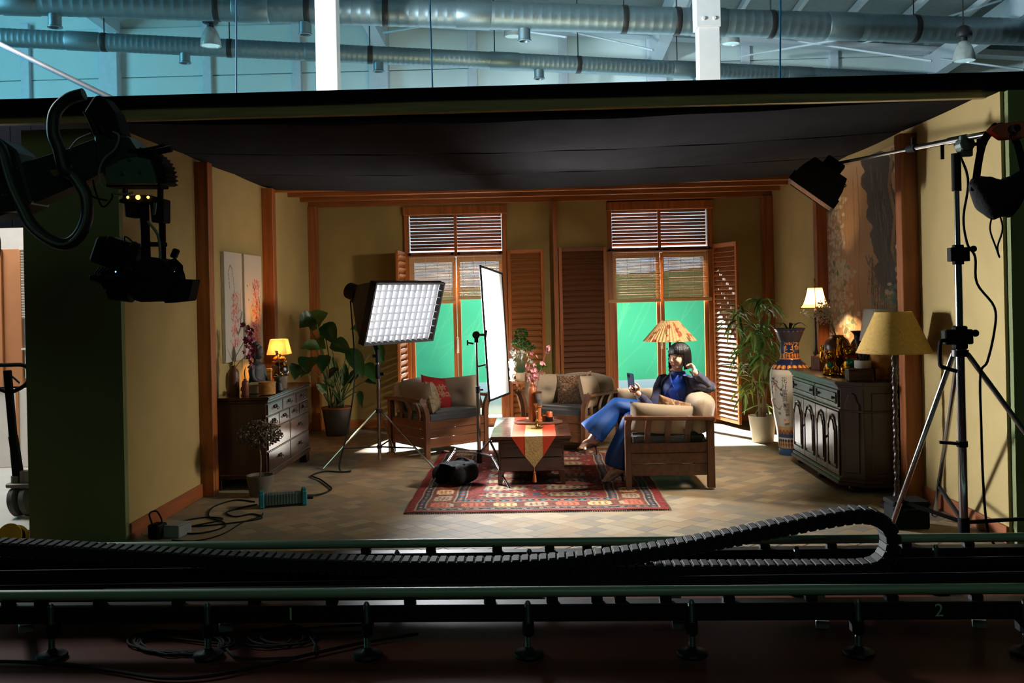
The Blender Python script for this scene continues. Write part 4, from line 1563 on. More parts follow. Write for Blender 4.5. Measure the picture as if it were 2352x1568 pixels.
cb = smooth_path([SC - nn * .72 - uu * .1, V((-1.80, 9.30, .9)), V((-1.86, 9.16, .35)), V((-1.93, 9.10, .02)), V((-1.80, 9.0, .012)), V((-1.88, 8.95, .012)), V((-2.05, 9.0, .012)), V((-2.12, 8.8, .012)), V((-2.0, 8.6, .012)), V((-1.88, 8.35, .012)), V((-1.80, 8.15, .012)), V((-1.84, 7.95, .012)), V((-1.93, 7.82, .03)), V((-1.96, 7.80, .06))], 6)
tag(B().tube(cb, .0075, 7).done('power_cable', M_rubber, smooth=True), 'black cable looping from the lit softbox down to the teal ballast', 'cable')

# ---------------------------------------------------------------- white reflector on a C-stand with sandbag
t = thing('reflector_panel', 'tall white cloth reflector panel with black edge seen nearly edge-on', 'reflector', (0, 0, 0))
ra, rb = at(1103, 611, 8.72), at(1152, 628, 9.82)
rc, rd = at(1170, 903, 9.82), at(1124, 920, 8.72)
nrm = (rb - ra).cross(rd - ra).normalized()
B().grid(lambda u, v: (ra.lerp(rb, u)).lerp(rd.lerp(rc, u), v) + nrm * (.012 * math.sin(math.pi * u) * math.sin(math.pi * v)), 10, 12).done('cloth', thin_mat('diffusion_cloth', (232, 233, 234), .5), t, smooth=80)
b = B()
q = [ra, rb, rc, rd]
for i in range(4):
    b.tube([q[i], q[(i + 1) % 4]], .011, 8)
b.done('edge_frame', M_rubber, t, smooth=True)
CB = V((-.565, 8.74, .012))
t = thing('c_stand', 'steel C-stand with turtle legs holding the white reflector', 'stand', CB)
B().tube([(0, 0, .14), (0, 0, .78)], .0175, 12).done('column', M_chrome, t, smooth=True)
B().tube([(0, 0, .76), (-.003, 0, 1.25)], .0125, 12).done('riser', M_chrome, t, smooth=True)
B().tube([(0, 0, .10), (0, 0, .22)], .026, 12).done('leg_hub', M_iron, t, smooth=True)
B().tube([(0, 0, .74), (0, 0, .80)], .023, 12).box(.0, .05, -.007, .007, .76, .775).done('collar', M_iron, t, smooth=True)
B().tube([(-.003, -.03, 1.27), (-.003, .04, 1.27)], .035, 14).box(-.02, .015, -.02, .02, 1.2, 1.27).done('grip_head', M_iron, t, smooth=True)
B().tube([(.03, -.02, 1.27), (.075, -.02, 1.27)], .012, 8).obox((.085, -.02, 1.27), (.02, .02, .085), (0, R(12), 0)).done('tee_handle', M_black, t, bevel=.004)
B().tube([(-.03, 0, 1.19), (-.08, 0, 1.20)], .008, 8).obox((-.085, 0, 1.20), (.012, .014, .05)).done('tee_handle', M_black, t)
B().tube([(.0, 0, .98), (.09, 0, 1.0)], .008, 8).obox((.085, .0, 1.0), (.02, .02, .075)).done('edge_clip', M_black, t)
for f, kx in (((-.27, 8.05), .45), ((-.955, 8.16), .5), ((-.40, 9.36), .5)):
    e = V((f[0], f[1], .006)) - CB
    kn = V((e.x * kx, e.y * kx, .25 if f[0] != -.27 else .20))
    sp = [V((0, 0, .19)), kn * .96 + V((0, 0, .012)), kn * 1.04 - V((0, 0, .012)), e]
    B().tube(smooth_path(sp, 5), .0115, 10).done('leg', M_chrome, t, smooth=True)
t = thing('sandbag', 'black saddle sandbag slung over a leg of the C-stand', 'sandbag', (-.745, 8.30, .014))
t.scale = (1, 1, .80)
M_bag = mat('black_cordura', (17, 17, 19), 0.85, var=.15, bump=.3, bscale=60, spec=.15)
dr = V((-.56, -.83, 0)).normalized()
sd_ = V((dr.y, -dr.x, 0))


def bagfn(s):
    def fn(u, v):
        x = (u - .5) * .36
        th = math.pi * 2 * v
        lob = .075 * (1 - abs(2 * u - 1) ** 5) ** .5
        prof = V((0, 0, 0)) + dr * (x * .9)
        c = sd_ * (s * (.085 + .012 * math.sin(u * 9))) + V((0, 0, .115 + .008 * math.sin(u * 12 + s)))
        return prof + c + sd_ * (lob * math.cos(th)) + V((0, 0, lob * 1.5 * math.sin(th)))
    return fn


b = B()
for s in (-1, 1):
    b.grid(bagfn(s), 14, 14)
b.done('bag', M_bag, t, smooth=80)
b = B()
b.grid(lambda u, v: dr * ((u - .5) * .32) + sd_ * ((v - .5) * .19) + V((0, 0, .238 - .02 * (2 * v - 1) ** 2 + .003 * math.sin(u * 14))), 10, 8)
b.done('saddle', M_bag, t, smooth=80)
B().tube(smooth_path([sd_ * .09 + dr * -.10 + V((0, 0, .22)), dr * -.10 + V((0, 0, .262)), sd_ * -.10 + dr * -.10 + V((0, 0, .20)), sd_ * -.17 + dr * -.06 + V((0, 0, .1))], 5), .012, 6, ell=None).done('strap', M_bag, t, smooth=True)

# ---------------------------------------------------------------- plants


def blade(base, tip, w, droop, m, t, face=None, name='leaf', fold=.26, tipw=.0):
    "broad leaf from base to tip, drooping, with a midrib fold"
    base, tip = V(base), V(tip)
    mid = base.lerp(tip, .5) + V((0, 0, droop))
    path = bez(base, mid, tip, n=9)
    d = tip - base
    fc = V(face) if face is not None else V((0, -1, .4))
    side = d.cross(fc).normalized()
    nv = side.cross(d).normalized()
    vs, fs = [], []
    n = len(path) - 1
    for i, p in enumerate(path):
        q = i / n
        ww = w * (math.sin(math.pi * q ** .8) ** .75 if 0 < q < 1 else .02)
        for k_ in (-1, -.5, 0, .5, 1):
            vs.append(p + side * (ww / 2 * k_) + nv * (fold * ww * abs(k_) ** 1.3 + .010 * math.sin(q * 15 + k_ * 4) * (w > .05)))
    for i in range(n):
        for k_ in range(4):
            a = i * 5 + k_
            fs.append((a, a + 1, a + 6, a + 5))
    return B().add(vs, fs).done(name, m, t, smooth=80)


PB = V((-2.45, 11.50, 0))
t = thing('potted_strelitzia', 'large broad-leaved green plant in a dark grey pot in the left back corner', 'plant', PB)
B().lathe([(.125, 0), (.132, .01), (.178, .31), (.186, .335), (.176, .338), (.168, .31), (0, .305)], 30).done('pot', mat('anthracite_pot', (62, 58, 58), 0.5, var=.08), t, smooth=True)
B().lathe([(.186, .326), (.190, .332), (.188, .342), (.176, .344), (.172, .336)], 30).done('pot_rim', M_terra, t, smooth=True)
B().lathe([(.168, .312), (.10, .318), (0, .322)], 24).done('soil', M_soil, t, smooth=True)
# (stem top, leaf tip) as seen, depth
LV = [((712, 755), (752, 718), 11.35, .20), ((725, 735), (688, 752), 11.2, .20), ((742, 745), (772, 790), 11.3, .19), ((716, 820), (706, 858), 11.1, .22),
      ((735, 800), (690, 800), 11.3, .13), ((760, 790), (806, 812), 11.2, .17), ((800, 800), (834, 868), 11.2, .17), ((690, 838), (676, 872), 11.3, .16), ((714, 850), (690, 866), 11.35, .10),
      ((838, 836), (864, 878), 11.35, .15), ((868, 790), (880, 838), 11.5, .12), ((826, 762), (806, 756), 11.5, .08), ((770, 880), (764, 820), 11.4, .10),
      ((790, 890), (792, 832), 11.5, .10), ((838, 876), (872, 884), 11.35, .08), ((826, 898), (832, 936), 11.3, .07), ((762, 890), (748, 884), 11.25, .10), ((748, 905), (726, 880), 11.4, .09),
      ((800, 880), (838, 846), 11.6, .10), ((756, 868), (778, 846), 11.2, .08), ((722, 790), (748, 800), 11.15, .16), ((752, 815), (738, 858), 11.05, .15)]
for i, (a, b_, Y, w) in enumerate(LV):
    Y = min(Y, 10.95) if b_[0] < 730 else Y
    p, q = at(*a, Y) - PB, at(*b_, Y - .12) - PB
    an = i * 2.4
    r0 = V((.09 * math.cos(an), .09 * math.sin(an), .315))
    ml = r0.lerp(p, .55) + V((0, 0, .06)) + V((p.x, p.y, 0)) * -.10
    B().tube(bez(r0, ml, p, n=8), [.011 - .006 * k_ / 8 for k_ in range(9)], 6).done('stem', M_stem, t, smooth=True)
    blade(p, q, w * 1.15, .05, M_leaf if i % 4 else M_leaf2, t, face=(.2 * math.cos(i), -1, .5))

# narrow-leaved plant in the white pot by the bright shutter
PB = V((2.40, 10.42, 0))
t = thing('potted_ficus', 'tall narrow-leaved plant in a white ribbed pot beside the bright shutter', 'plant', PB)
B().lathe([(.105, 0), (.112, .008), (.148, .27), (.150, .285), (.138, .285), (.130, .25), (0, .25)], 48, wob=lambda a, z: 1 + .012 * math.sin(a * 24)).done('pot', mat('white_ribbed_pot', (222, 216, 200), 0.5, var=.05), t, smooth=60)
B().lathe([(.130, .252), (0, .262)], 20).done('soil', M_terra, t, smooth=True)
trunks = [[(0, 0, .25), (.02, .01, .6), (-.02, .02, .95), (.01, 0, 1.28)], [(.03, .02, .25), (.05, .03, .55), (.10, .02, .85), (.12, 0, 1.0)], [(-.03, -.01, .25), (-.04, 0, .5), (-.10, -.01, .74)], [(.0, .02, .25), (.03, .04, .5), (.05, .05, .7)]]
for tr_ in trunks:
    B().tube(smooth_path(tr_, 5), [.016 - .007 * i / (5 * (len(tr_) - 1)) for i in range(5 * (len(tr_) - 1) + 1)], 7).done('stem', mat('pale_bark', (150, 124, 92), 0.85, var=.25, bump=.4, bscale=60), t, smooth=True)
lm = []
for k_, (L_, w_, dr_, m_) in enumerate(((.24, .034, .10, thin_mat('ficus_leaf', (104, 150, 76), .35, .4)), (.20, .032, .14, thin_mat('ficus_leaf_lit', (146, 176, 100), .35, .4)), (.26, .026, .06, M_leaf), (.18, .03, .02, thin_mat('ficus_leaf_backlit', (164, 176, 76), .4, .4)))):  # lighter, yellower greens carry the window beam's light in the leaf colour
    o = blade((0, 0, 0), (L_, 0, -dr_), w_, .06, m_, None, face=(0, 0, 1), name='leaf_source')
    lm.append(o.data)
    bpy.data.objects.remove(o)
cl = [((1742, 690), 26, 0), ((1700, 715), 20, 0), ((1768, 706), 14, 0), ((1690, 745), 16, 0), ((1756, 748), 20, 0), ((1722, 760), 18, 0), ((1764, 784), 18, 0), ((1716, 800), 18, 0), ((1742, 812), 22, 0), ((1710, 846), 16, 1), ((1756, 836), 14, 1), ((1734, 880), 20, 3), ((1772, 880), 10, 1), ((1716, 900), 12, 3), ((1758, 930), 12, 1)]
for (pp, n_, kind) in cl:
    c = at(*pp, 10.42) - PB + V((0, rs.uniform(-.12, .12), 0))
    hub = min((V(q) for tr_ in trunks for q in smooth_path(tr_, 5)), key=lambda q: (q - c).length)
    B().tube(bez(hub, hub.lerp(c, .5) + V((0, 0, .04)), c, n=5), .005, 5).done('twig', MATS['pale_bark'], t)
    for i in range(n_):
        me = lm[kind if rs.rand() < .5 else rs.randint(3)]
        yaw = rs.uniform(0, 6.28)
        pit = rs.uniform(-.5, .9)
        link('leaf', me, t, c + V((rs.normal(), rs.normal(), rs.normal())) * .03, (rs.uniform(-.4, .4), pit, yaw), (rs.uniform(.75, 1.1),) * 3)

# dried topiary in a pot before the dresser
t = thing('dried_topiary', 'dried round topiary on a thin stem in a grey pot before the dresser', 'plant', (-2.36, 7.98, 0))
B().lathe([(.085, 0), (.09, .01), (.112, .155), (.116, .175), (.106, .175), (.10, .15), (0, .15)], 26).done('pot', mat('grey_clay_pot', (96, 88, 78), 0.7, var=.12), t, smooth=True)
B().lathe([(.10, .152), (0, .158)], 18).done('soil', M_soil, t, smooth=True)
B().tube(smooth_path([(0, 0, .15), (.008, 0, .3), (-.004, 0, .46)], 4), .007, 6).done('stem', M_bark, t, smooth=True)
b = B()
for q in range(900):
    d_ = V((rs.normal(), rs.normal(), rs.normal())).normalized()
    p = V((d_.x * .19, d_.y * .17, .52 + d_.z * .115)) * 1.0
    p = V((0, 0, .5)).lerp(p, rs.uniform(.55, 1.02))
    p.z -= .35 * max(0, (p.x * p.x + p.y * p.y) - .015)
    m_ = V((rs.normal(), rs.normal(), rs.normal())).normalized().to_track_quat('Z', 'Y').to_matrix()
    r_ = rs.uniform(.008, .015)
    b.add([p + m_ @ V(v_) for v_ in ((-r_, -r_ * .6, 0), (0, -r_ * .8, r_ * .5), (r_, 0, .1 * r_), (0, r_ * .8, r_ * .5), (-r_ * .9, r_ * .5, 0))], [(0, 1, 2, 3, 4)])
stuff(b.done('foliage', mat('dried_leaves', (96, 82, 68), 0.85, var=.5, scale=30), t))

# round side table behind, with its plants and white lamp
TB = V((-.085, 11.58, 0))
t = thing('side_table', 'small round wooden side table with curved legs behind the reflector', 'table', TB)
M_oakl = wood('light_oak', (168, 112, 60), 0, .4, coat=.2)
B().lathe([(.245, .585), (.255, .592), (.255, .603), (.245, .608), (0, .608)], 36).done('tabletop', M_oakl, t, smooth=40)
B().lathe([(.20, .545), (.20, .585)], 30).done('apron', M_oakl, t, smooth=40)
for a in (.6, 2.2, 3.8, 5.3):
    sp = smooth_path([(.19 * math.cos(a), .19 * math.sin(a), .575), (.225 * math.cos(a), .225 * math.sin(a), .45), (.16 * math.cos(a), .16 * math.sin(a), .2), (.20 * math.cos(a), .20 * math.sin(a), 0)], 4)
    B().tube(sp, .016, 6).done('leg', M_oakl, t, smooth=True)
SZ = .609
M_cream = mat('cream_ceramic', (226, 206, 180), 0.3, var=.04, coat=.4)


def small_leaves(t, c, rad, n, r0, r1, m, name='foliage'):
    b = B()
    for q in range(n):
        d_ = V((rs.normal(), rs.normal(), rs.normal())).normalized()
        p = V(c) + V((d_.x * rad[0], d_.y * rad[1], d_.z * rad[2])) * rs.uniform(.4, 1) ** .5
        m_ = (V((rs.normal() * .7, rs.normal() * .7 - .3, 1))).normalized().to_track_quat('Z', 'Y').to_matrix() @ MX.Rotation(rs.uniform(0, 6.28), 3, 'Z')
        r_ = rs.uniform(r0, r1)
        b.add([p + m_ @ V(v_) for v_ in ((-r_, 0, 0), (0, -r_ * .45, .15 * r_), (r_, 0, -.1 * r_), (0, r_ * .45, .15 * r_))], [(0, 1, 2, 3)])
    return stuff(b.done(name, m, t))


q = at(1199, 862, 11.66)
t = thing('bonsai', 'bonsai with two round clumps of small leaves at the back of the side table', 'plant', (q.x + .01, 11.69, SZ))
B().lathe([(.05, 0), (.056, .06), (.06, .065), (.052, .062), (0, .058)], 20).done('pot', M_terra, t, smooth=True)
B().tube(smooth_path([(0, 0, .06), (.02, 0, .16), (-.005, 0, .27), (.02, 0, .36), (0, 0, .46)], 5), [.024 - .0006 * i for i in range(21)], 8).done('trunk', M_bark, t, smooth=True)
M_bl = mat('bonsai_leaf', (52, 96, 42), 0.4, var=.4, scale=30)
small_leaves(t, (-.01, 0, .55), (.085, .08, .085), 300, .014, .022, M_bl)
small_leaves(t, (-.015, 0, .45), (.12, .10, .06), 320, .014, .022, M_bl)
small_leaves(t, (.06, 0, .395), (.10, .09, .055), 240, .014, .022, M_bl)
q = at(1196, 868, 11.48)
t = thing('flower_mug', 'cream mug planted with white flowering stems on the side table', 'plant', (q.x, 11.48, SZ))
B().lathe([(.046, 0), (.052, .006), (.058, .10), (.060, .105), (.054, .105), (.048, .09), (0, .088)], 24).done('cup', M_cream, t, smooth=True)
B().tube(smooth_path([(-.054, 0, .085), (-.085, 0, .085), (-.095, 0, .055), (-.08, 0, .025), (-.05, 0, .022)], 4), .007, 8).done('handle', M_cream, t, smooth=True)
M_wp = mat('white_petal', (240, 240, 238), 0.6, var=.03)
for q_ in range(11):
    x = -.09 + q_ * .018
    e = V((x * 1.25, rs.uniform(-.03, .03), .33 + .03 * rs.normal()))
    B().tube([(x * .3, 0, .08), V((x * .7, 0, .2)), e], .005, 5).done('stem', mat('blue_green_stem', (66, 104, 74), .5), t)
    for z_ in range(3):
        b = B()
        blossom(b, (0, 0, 0), .019)
        b.done('blossom', M_wp, t, loc=e + V((rs.normal() * .016, rs.normal() * .012, rs.normal() * .014)))
q = at(1241, 868, 11.5)
t = thing('fern', 'light green trailing fern in a patterned beige pot on the side table', 'plant', (q.x, 11.5, SZ))
B().lathe([(.046, 0), (.05, .005), (.062, .10), (.064, .105), (.057, .105), (0, .095)], 30, wob=lambda a, z: 1 + .02 * math.sin(a * 15 + z * 160)).done('pot', mat('patterned_pot', (190, 158, 124), 0.6, var=.25, scale=60), t, smooth=60)
M_fern = mat('fern_green', (104, 150, 62), 0.5, var=.35, scale=30)
small_leaves(t, (0, 0, .16), (.09, .08, .07), 260, .008, .014, M_fern)
for q_ in range(26):
    a = rs.uniform(0, 6.28)
    l_ = rs.uniform(.10, .20)
    e = V((l_ * math.cos(a), l_ * .6 * math.sin(a), .12 + rs.uniform(-.06, .12)))
    sp = bez((0, 0, .10), V((e.x * .5, e.y * .5, .26)), e, n=7)
    b = B().tube(sp, .0015, 4)
    for p in sp[2:]:
        for s in (-1, 1):
            b.add([p, p + V((.006, s * .012, -.004)), p + V((.012, s * .016, -.002)), p + V((.01, s * .004, 0))], [(0, 1, 2, 3)])
    b.done('frond', M_fern, t)
q = at(1176, 868, 11.56)
t = thing('oil_lamp', 'glowing white glass table lamp half behind the reflector', 'lamp', (q.x, 11.56, SZ))
M_opal = mat('opal_glass', (250, 248, 244), 0.25, var=0, emit=(255, 246, 232), estr=1.3)
B().lathe([(.03, 0), (.034, .008), (.018, .02), (.024, .05), (.05, .075), (.052, .10), (.025, .125), (.02, .14)], 22).done('font', M_opal, t, smooth=True)
B().lathe([(.026, .14), (.026, .16), (.045, .165), (.062, .19), (.064, .215), (.045, .235), (.026, .24), (.026, .262), (.03, .265)], 22).done('lamp_shade', M_opal, t, smooth=True)
lamp('opal_light', 'POINT', (q.x, 11.50, SZ + .33), 4, (1, .93, .82), .05)

# ---------------------------------------------------------------- pleated lamp behind the woman
LP = V((1.268, 9.30, 0))
t = thing('pleated_floor_lamp', 'floor lamp with a wide pleated floral paper shade behind the woman', 'lamp', LP)
cv = Canvas(160, 26, (216, 178, 126))
for q in range(60):
    cv.ell(rs.uniform(0, 160), rs.uniform(0, 26), rs.uniform(1, 4), rs.uniform(1, 3), [(146, 62, 40), (118, 84, 50), (170, 84, 52)][q % 3], rs.uniform(0, 3), .8)
cv.noise(10)


def shf(u, v):
    a = u * 2 * math.pi
    pl = 1 + .022 * np.sin(a * 44)
    r = (.255 + (.085 - .255) * v) * pl
    return r * np.cos(a), r * np.sin(a), 1.165 + v * .195


cvb = Canvas(640, 26, (0, 0, 0))
cvb.a = np.repeat(cv.a, 4, axis=1)
painted('lamp_shade', cvb, shf, vcol_mat('pleated_paper', .8, .2, translucent=.5), t, smooth=False)
B().tube([(0, 0, .02), (0, 0, 1.34)], .011, 8).done('pole', M_oakd, t, smooth=True)
b = B()
for i in range(26):
    b.ball((0, 0, .16 + i * .036), (.022, .022, .018), 6)
stuff(b.done('turned_beads', M_oakd, t, smooth=True))
B().lathe([(.15, 0), (.155, .012), (.06, .03), (.02, .05), (.0, .05)], 24).done('base', M_oakd, t, smooth=True)
b = B().tube([(-.035, -.05, 1.17), (-.035, -.05, 1.10)], .0015, 4).ball((-.035, -.05, 1.09), .008, 6)
b.done('pull_chain', M_brass, t)
b = B()
for i in range(3):
    a = i * 2.094
    b.tube([(0, 0, 1.345), (.084 * math.cos(a), .084 * math.sin(a), 1.358)], .002, 4)
b.done('shade_fitter', M_iron, t)

# ---------------------------------------------------------------- big painted floor vase
VB = V((2.50, 9.62, 0))
t = thing('floor_vase', 'tall blue and white painted porcelain floor vase beside the sideboard', 'vase', VB)
prof = [(.0, .128), (.03, .130), (.06, .127), (.16, .138), (.26, .150), (.40, .172), (.55, .190), (.70, .200), (.80, .199), (.86, .185), (.90, .150), (.925, .115), (.95, .098), (1.0, .092), (1.08, .091), (1.14, .098), (1.19, .118), (1.225, .142), (1.245, .155)]
cv = Canvas(150, 190, (216, 218, 214))
zc = lambda z: (1 - z / 1.245) * 190
NV, OR = (24, 40, 84), (196, 128, 58)
cv.rect(0, zc(.07), 150, zc(0), (40, 80, 130))
cv.rect(0, zc(.16), 150, zc(.07), (206, 176, 132))
for i in range(30):
    cv.ell(2.5 + i * 5, zc(.11), 1.6, 5, (120, 84, 60))
    cv.ell(2.5 + i * 5, zc(.15), 2.4, 2.4, NV)
cv.rect(0, zc(.235), 150, zc(.175), (36, 74, 124))
cv.rect(0, zc(.29), 150, zc(.235), (206, 168, 120))
for i in range(25):
    cv.ell(3 + i * 6, zc(.235), 2.6, 3.6, (150, 92, 58))
cv.rect(0, zc(.93), 150, zc(.845), NV)
for i in range(20):
    cv.ell(3.7 + i * 7.5, zc(.875), 3, 3.4, OR)
    cv.ell(3.7 + i * 7.5, zc(.875), 1.2, 2, (226, 190, 110))
cv.rect(0, zc(1.245), 150, zc(.93), NV)
cv.rect(0, zc(.955), 150, zc(.945), OR)
for i in range(20):
    cv.ell(3.7 + i * 7.5, zc(.985), 2.6, 3.6, OR)
    cv.ell(3.7 + i * 7.5, zc(1.215), 2.2, 2.2, (120, 84, 70))
cv.rect(0, zc(1.012), 150, zc(1.006), OR)
for side in (0, 75):          # blossoms and birds on two sides
    for q in range(34):
        x, y = side + rs.normal() * 9, zc(rs.uniform(.34, .80))
        cv.ell(x, y, rs.uniform(1, 2.6), rs.uniform(1, 2.2), [(206, 96, 92), (66, 104, 140), (92, 120, 96), (226, 150, 140), (70, 60, 60)][q % 5], rs.uniform(0, 3), .85)
    cv.line([(side - 6, zc(.36)), (side + 2, zc(.5)), (side - 4, zc(.62)), (side + 8, zc(.72)), (side + 14, zc(.66))], .6, (74, 64, 60))
    cv.line([(side + 2, zc(.5)), (side + 12, zc(.46)), (side + 16, zc(.5))], .5, (74, 64, 60))
    cv.ell(side + 4, zc(.76), 3.4, 1.6, (50, 64, 92), .4)
zs_, rs_ = np.array([p[0] for p in prof]), np.array([p[1] for p in prof])
A0 = math.atan2(-9.64, -2.535)


def vf(u, v):
    z = v * 1.245
    r = np.interp(z, zs_, rs_)
    # left print sits a little left of the side toward the viewer
    a = A0 - 1.15 + (u) * 2 * math.pi
    return r * np.cos(a), r * np.sin(a), z


painted('vase_body', cv, vf, vcol_mat('porcelain_glaze', .12, .5, coat=.5), t)
B().lathe([(.155, 1.245), (.15, 1.25), (.138, 1.22), (.09, 1.10), (.08, .95), (0, .95)], 40).done('vase_mouth', mat('vase_inside', (36, 40, 56), .4), t, smooth=True)
for a in (.3, 1.2, 2.0, 2.8, 3.9, 4.8, 5.6):
    strap_leaf([(0, 0, 1.15), (.05 * math.cos(a), .05 * math.sin(a), 1.26), (.12 * math.cos(a), .12 * math.sin(a), 1.30), (.19 * math.cos(a), .19 * math.sin(a), 1.26)], .022, M_leaf, t)


def glyphs(text, size, m, t, rad, ang, z, name='lettering', bend=True, col=False, thick=.0012):
    "flat printed characters wrapped on a round body (or left flat); ang is the direction of their middle"
    cu = bpy.data.curves.new(name, 'FONT')
    cu.body = text
    cu.size = size
    cu.align_x, cu.align_y = 'CENTER', 'CENTER'
    if col:
        cu.space_line = .98
    o = bpy.data.objects.new(name, cu)
    COL.objects.link(o)
    dg = bpy.context.evaluated_depsgraph_get()
    me = bpy.data.meshes.new_from_object(o.evaluated_get(dg))
    bpy.data.objects.remove(o)
    me.name = name
    for v in me.vertices:
        x, y = v.co.x, v.co.y
        zz = z + y
        if bend:
            r = rad(zz) + thick
            a = ang + x / rad(z)
            v.co = (r * math.cos(a), r * math.sin(a), zz)
    me.materials.clear()
    me.materials.append(m)
    o = bpy.data.objects.new(name, me)
    COL.objects.link(o)
    o.parent = t
    return o


rad = lambda z: float(np.interp(z, zs_, rs_))
M_ink = mat('black_glaze_ink', (40, 36, 40), .3)
M_gink = mat('gold_glaze_ink', (206, 150, 70), .3)
glyphs('花\n开\n富\n贵', .062, M_ink, t, rad, A0 - .30, .655, 'calligraphy', col=True)
for i, s in enumerate(('荣华富颂德', '绿叶报平春', '锦绣人')):
    glyphs('\n'.join(s), .026, M_ink, t, rad, A0 - .14 - i * .10, .455 + (.03 if i == 2 else 0), 'calligraphy', col=True)
B().ball((rad(.325) * math.cos(A0 - .20), rad(.325) * math.sin(A0 - .20), .325), (.03, .008, .012), 8, None).done('seal', M_gink, t, smooth=True)
glyphs('寶', .115, M_gink, t, rad, A0 - .08, 1.075, 'gold_character')
glyphs('福', .10, M_gink, t, rad, A0 + 1.0, 1.075, 'gold_character')
b = B()
b.tube([V((rad(1.01) * 1.02 * math.cos(A0 - .08 + q), rad(1.01) * 1.02 * math.sin(A0 - .08 + q), 1.026 - .02 * math.cos(q * 2.6))) for q in np.linspace(-.55, .55, 9)], .004, 5)
b.done('gold_character', M_gink, t)

# ---------------------------------------------------------------- sideboard at right
M_sbd = wood('dark_lacquered_oak', (46, 28, 23), 2, 0.36, .3, coat=.3, spec=.3)
t = thing('sideboard', 'long dark carved sideboard with arched doors against the right wall', 'sideboard', (2.66, 8.40, 0))
fx, bx, fy, ny = -.25, .255, .76, -.78      # front, back, far end, near end
CH = .14


def outline(o):
    return [(bx, fy + o * .4), (fx - o, fy + o * .4), (fx - o, ny + CH - o * .4), (fx + CH - o * .4, ny - o), (bx, ny - o)]


B().prism(outline(0), .10, .86, 'z').done('body', M_sbd, t, bevel=.003)
for nm, o, z0, z1 in (('plinth', .02, .085, .115), ('plinth', .035, .06, .088), ('cornice', .018, .825, .848), ('cornice', .030, .846, .864), ('top', .045, .862, .887)):
    B().prism(outline(o), z0, z1, 'z').done(nm, M_sbd, t, bevel=.006, seg=2)
B().prism(outline(.014), .645, .662, 'z').done('waist_moulding', M_sbd, t, bevel=.004)
for x, y in ((fx + .05, fy - .06), (fx + .10, ny + .14), (bx - .06, fy - .06), (bx - .06, ny + .06), (fx + .04, 0)):
    B().lathe([(.03, 0), (.045, .012), (.048, .03), (.035, .05), (.03, .065)], 16, (x, y, 0)).done('foot', M_sbd, t, smooth=True)
yL = [(ny + CH + .01, -.012), (.0, fy - .015)]
# two wide drawers with two pulls each
pull = B().tube([(0, -.022, 0), (-.010, -.018, 0), (-.016, 0, .002), (-.010, .018, 0), (0, .022, 0)], .004, 6).ball((-.004, -.024, 0), (.006, .010, .010), 6).ball((-.004, .024, 0), (.006, .010, .010), 6).ball((-.012, 0, -.004), (.008, .012, .010), 6).mesh('handle', M_iron, True)
for y0, y1 in ((ny + CH + .015, -.002), (.008, fy - .015)):
    d = B().box(fx - .016, fx, y0, y1, .675, .815).done('drawer', M_sbd, t, bevel=.004)
    f_ = B()
    for (a, b_, c_, e_) in ((y0 + .035, y1 - .035, .70, .712), (y0 + .035, y1 - .035, .778, .79), (y0 + .035, y0 + .047, .712, .778), (y1 - .047, y1 - .035, .712, .778)):
        f_.box(fx - .024, fx - .015, a, b_, c_, e_)
    f_.done('moulding', M_sbd, d, bevel=.003)
    for y in (y0 + .11, y1 - .11):
        link('handle', pull, d, (fx - .016, y, .745))


def arch(y0, y1, z0, z1, n=10):
    "door-panel outline with a cusped arch on top (y, z)"
    w = (y1 - y0) / 2
    c = (y0 + y1) / 2
    pts = [(y0, z0), (y1, z0), (y1, z1 - .085)]
    for i in range(1, n):
        a = i / n
        if a < .28:
            q = a / .28
            pts.append((y1 - w * .30 * q, z1 - .085 + .012 * q))
        elif a < .72:
            q = (a - .28) / .44
            pts.append((c + w * .7 * math.cos(math.pi * q), z1 - .072 + .072 * math.sin(math.pi * q) ** .8))
        else:
            q = (a - .72) / .28
            pts.append((y0 + w * .30 * (1 - q), z1 - .073 - .012 * q))
    pts.append((y0, z1 - .085))
    return pts


ds = [(ny + CH + .015), -.195 - .115, -.002, .008, .375, fy - .015]
edges_d = [(ny + CH + .015, -.317), (-.313, -.002), (.008, .374), (.378, fy - .015)]
for k_, (y0, y1) in enumerate(edges_d):
    d = B().box(fx - .016, fx, y0, y1, .125, .64).done('door', M_sbd, t, bevel=.004)
    pts = arch(y0 + .055, y1 - .055, .18, .60)
    B().tube([(fx - .018, p[0], p[1]) for p in pts], .009, 6, closed=True).done('arch_moulding', M_sbd, d, smooth=True)
    p2 = arch(y0 + .082, y1 - .082, .205, .57)
    B().prism(p2, fx - .026, fx - .014, 'x').done('raised_panel', M_sbd, d, bevel=.006, seg=2)
    yy = y1 - .022 if k_ % 2 == 0 else y0 + .022
    B().ball((fx - .028, yy, .40), .010, 8).tube([(fx - .028, yy, .40), (fx - .012, yy, .40)], .005, 6).done('knob', M_iron, d, smooth=True)
# chamfered corner panel and end panel
cm = MX.Translation((fx + CH / 2, ny + CH / 2, 0)) @ MX.Rotation(R(-45), 4, 'Z')
B().prism(arch(-.06, .06, .16, .80), -.010, .004, 'x').xf(MX.Translation((fx + CH / 2, ny + CH / 2, 0)) @ MX.Rotation(R(45), 4, 'Z')).done('corner_panel', M_sbd, t, bevel=.004)
B().box(fx + CH + .06, bx - .05, ny - .008, ny, .16, .80).done('end_panel', M_sbd, t, bevel=.005)

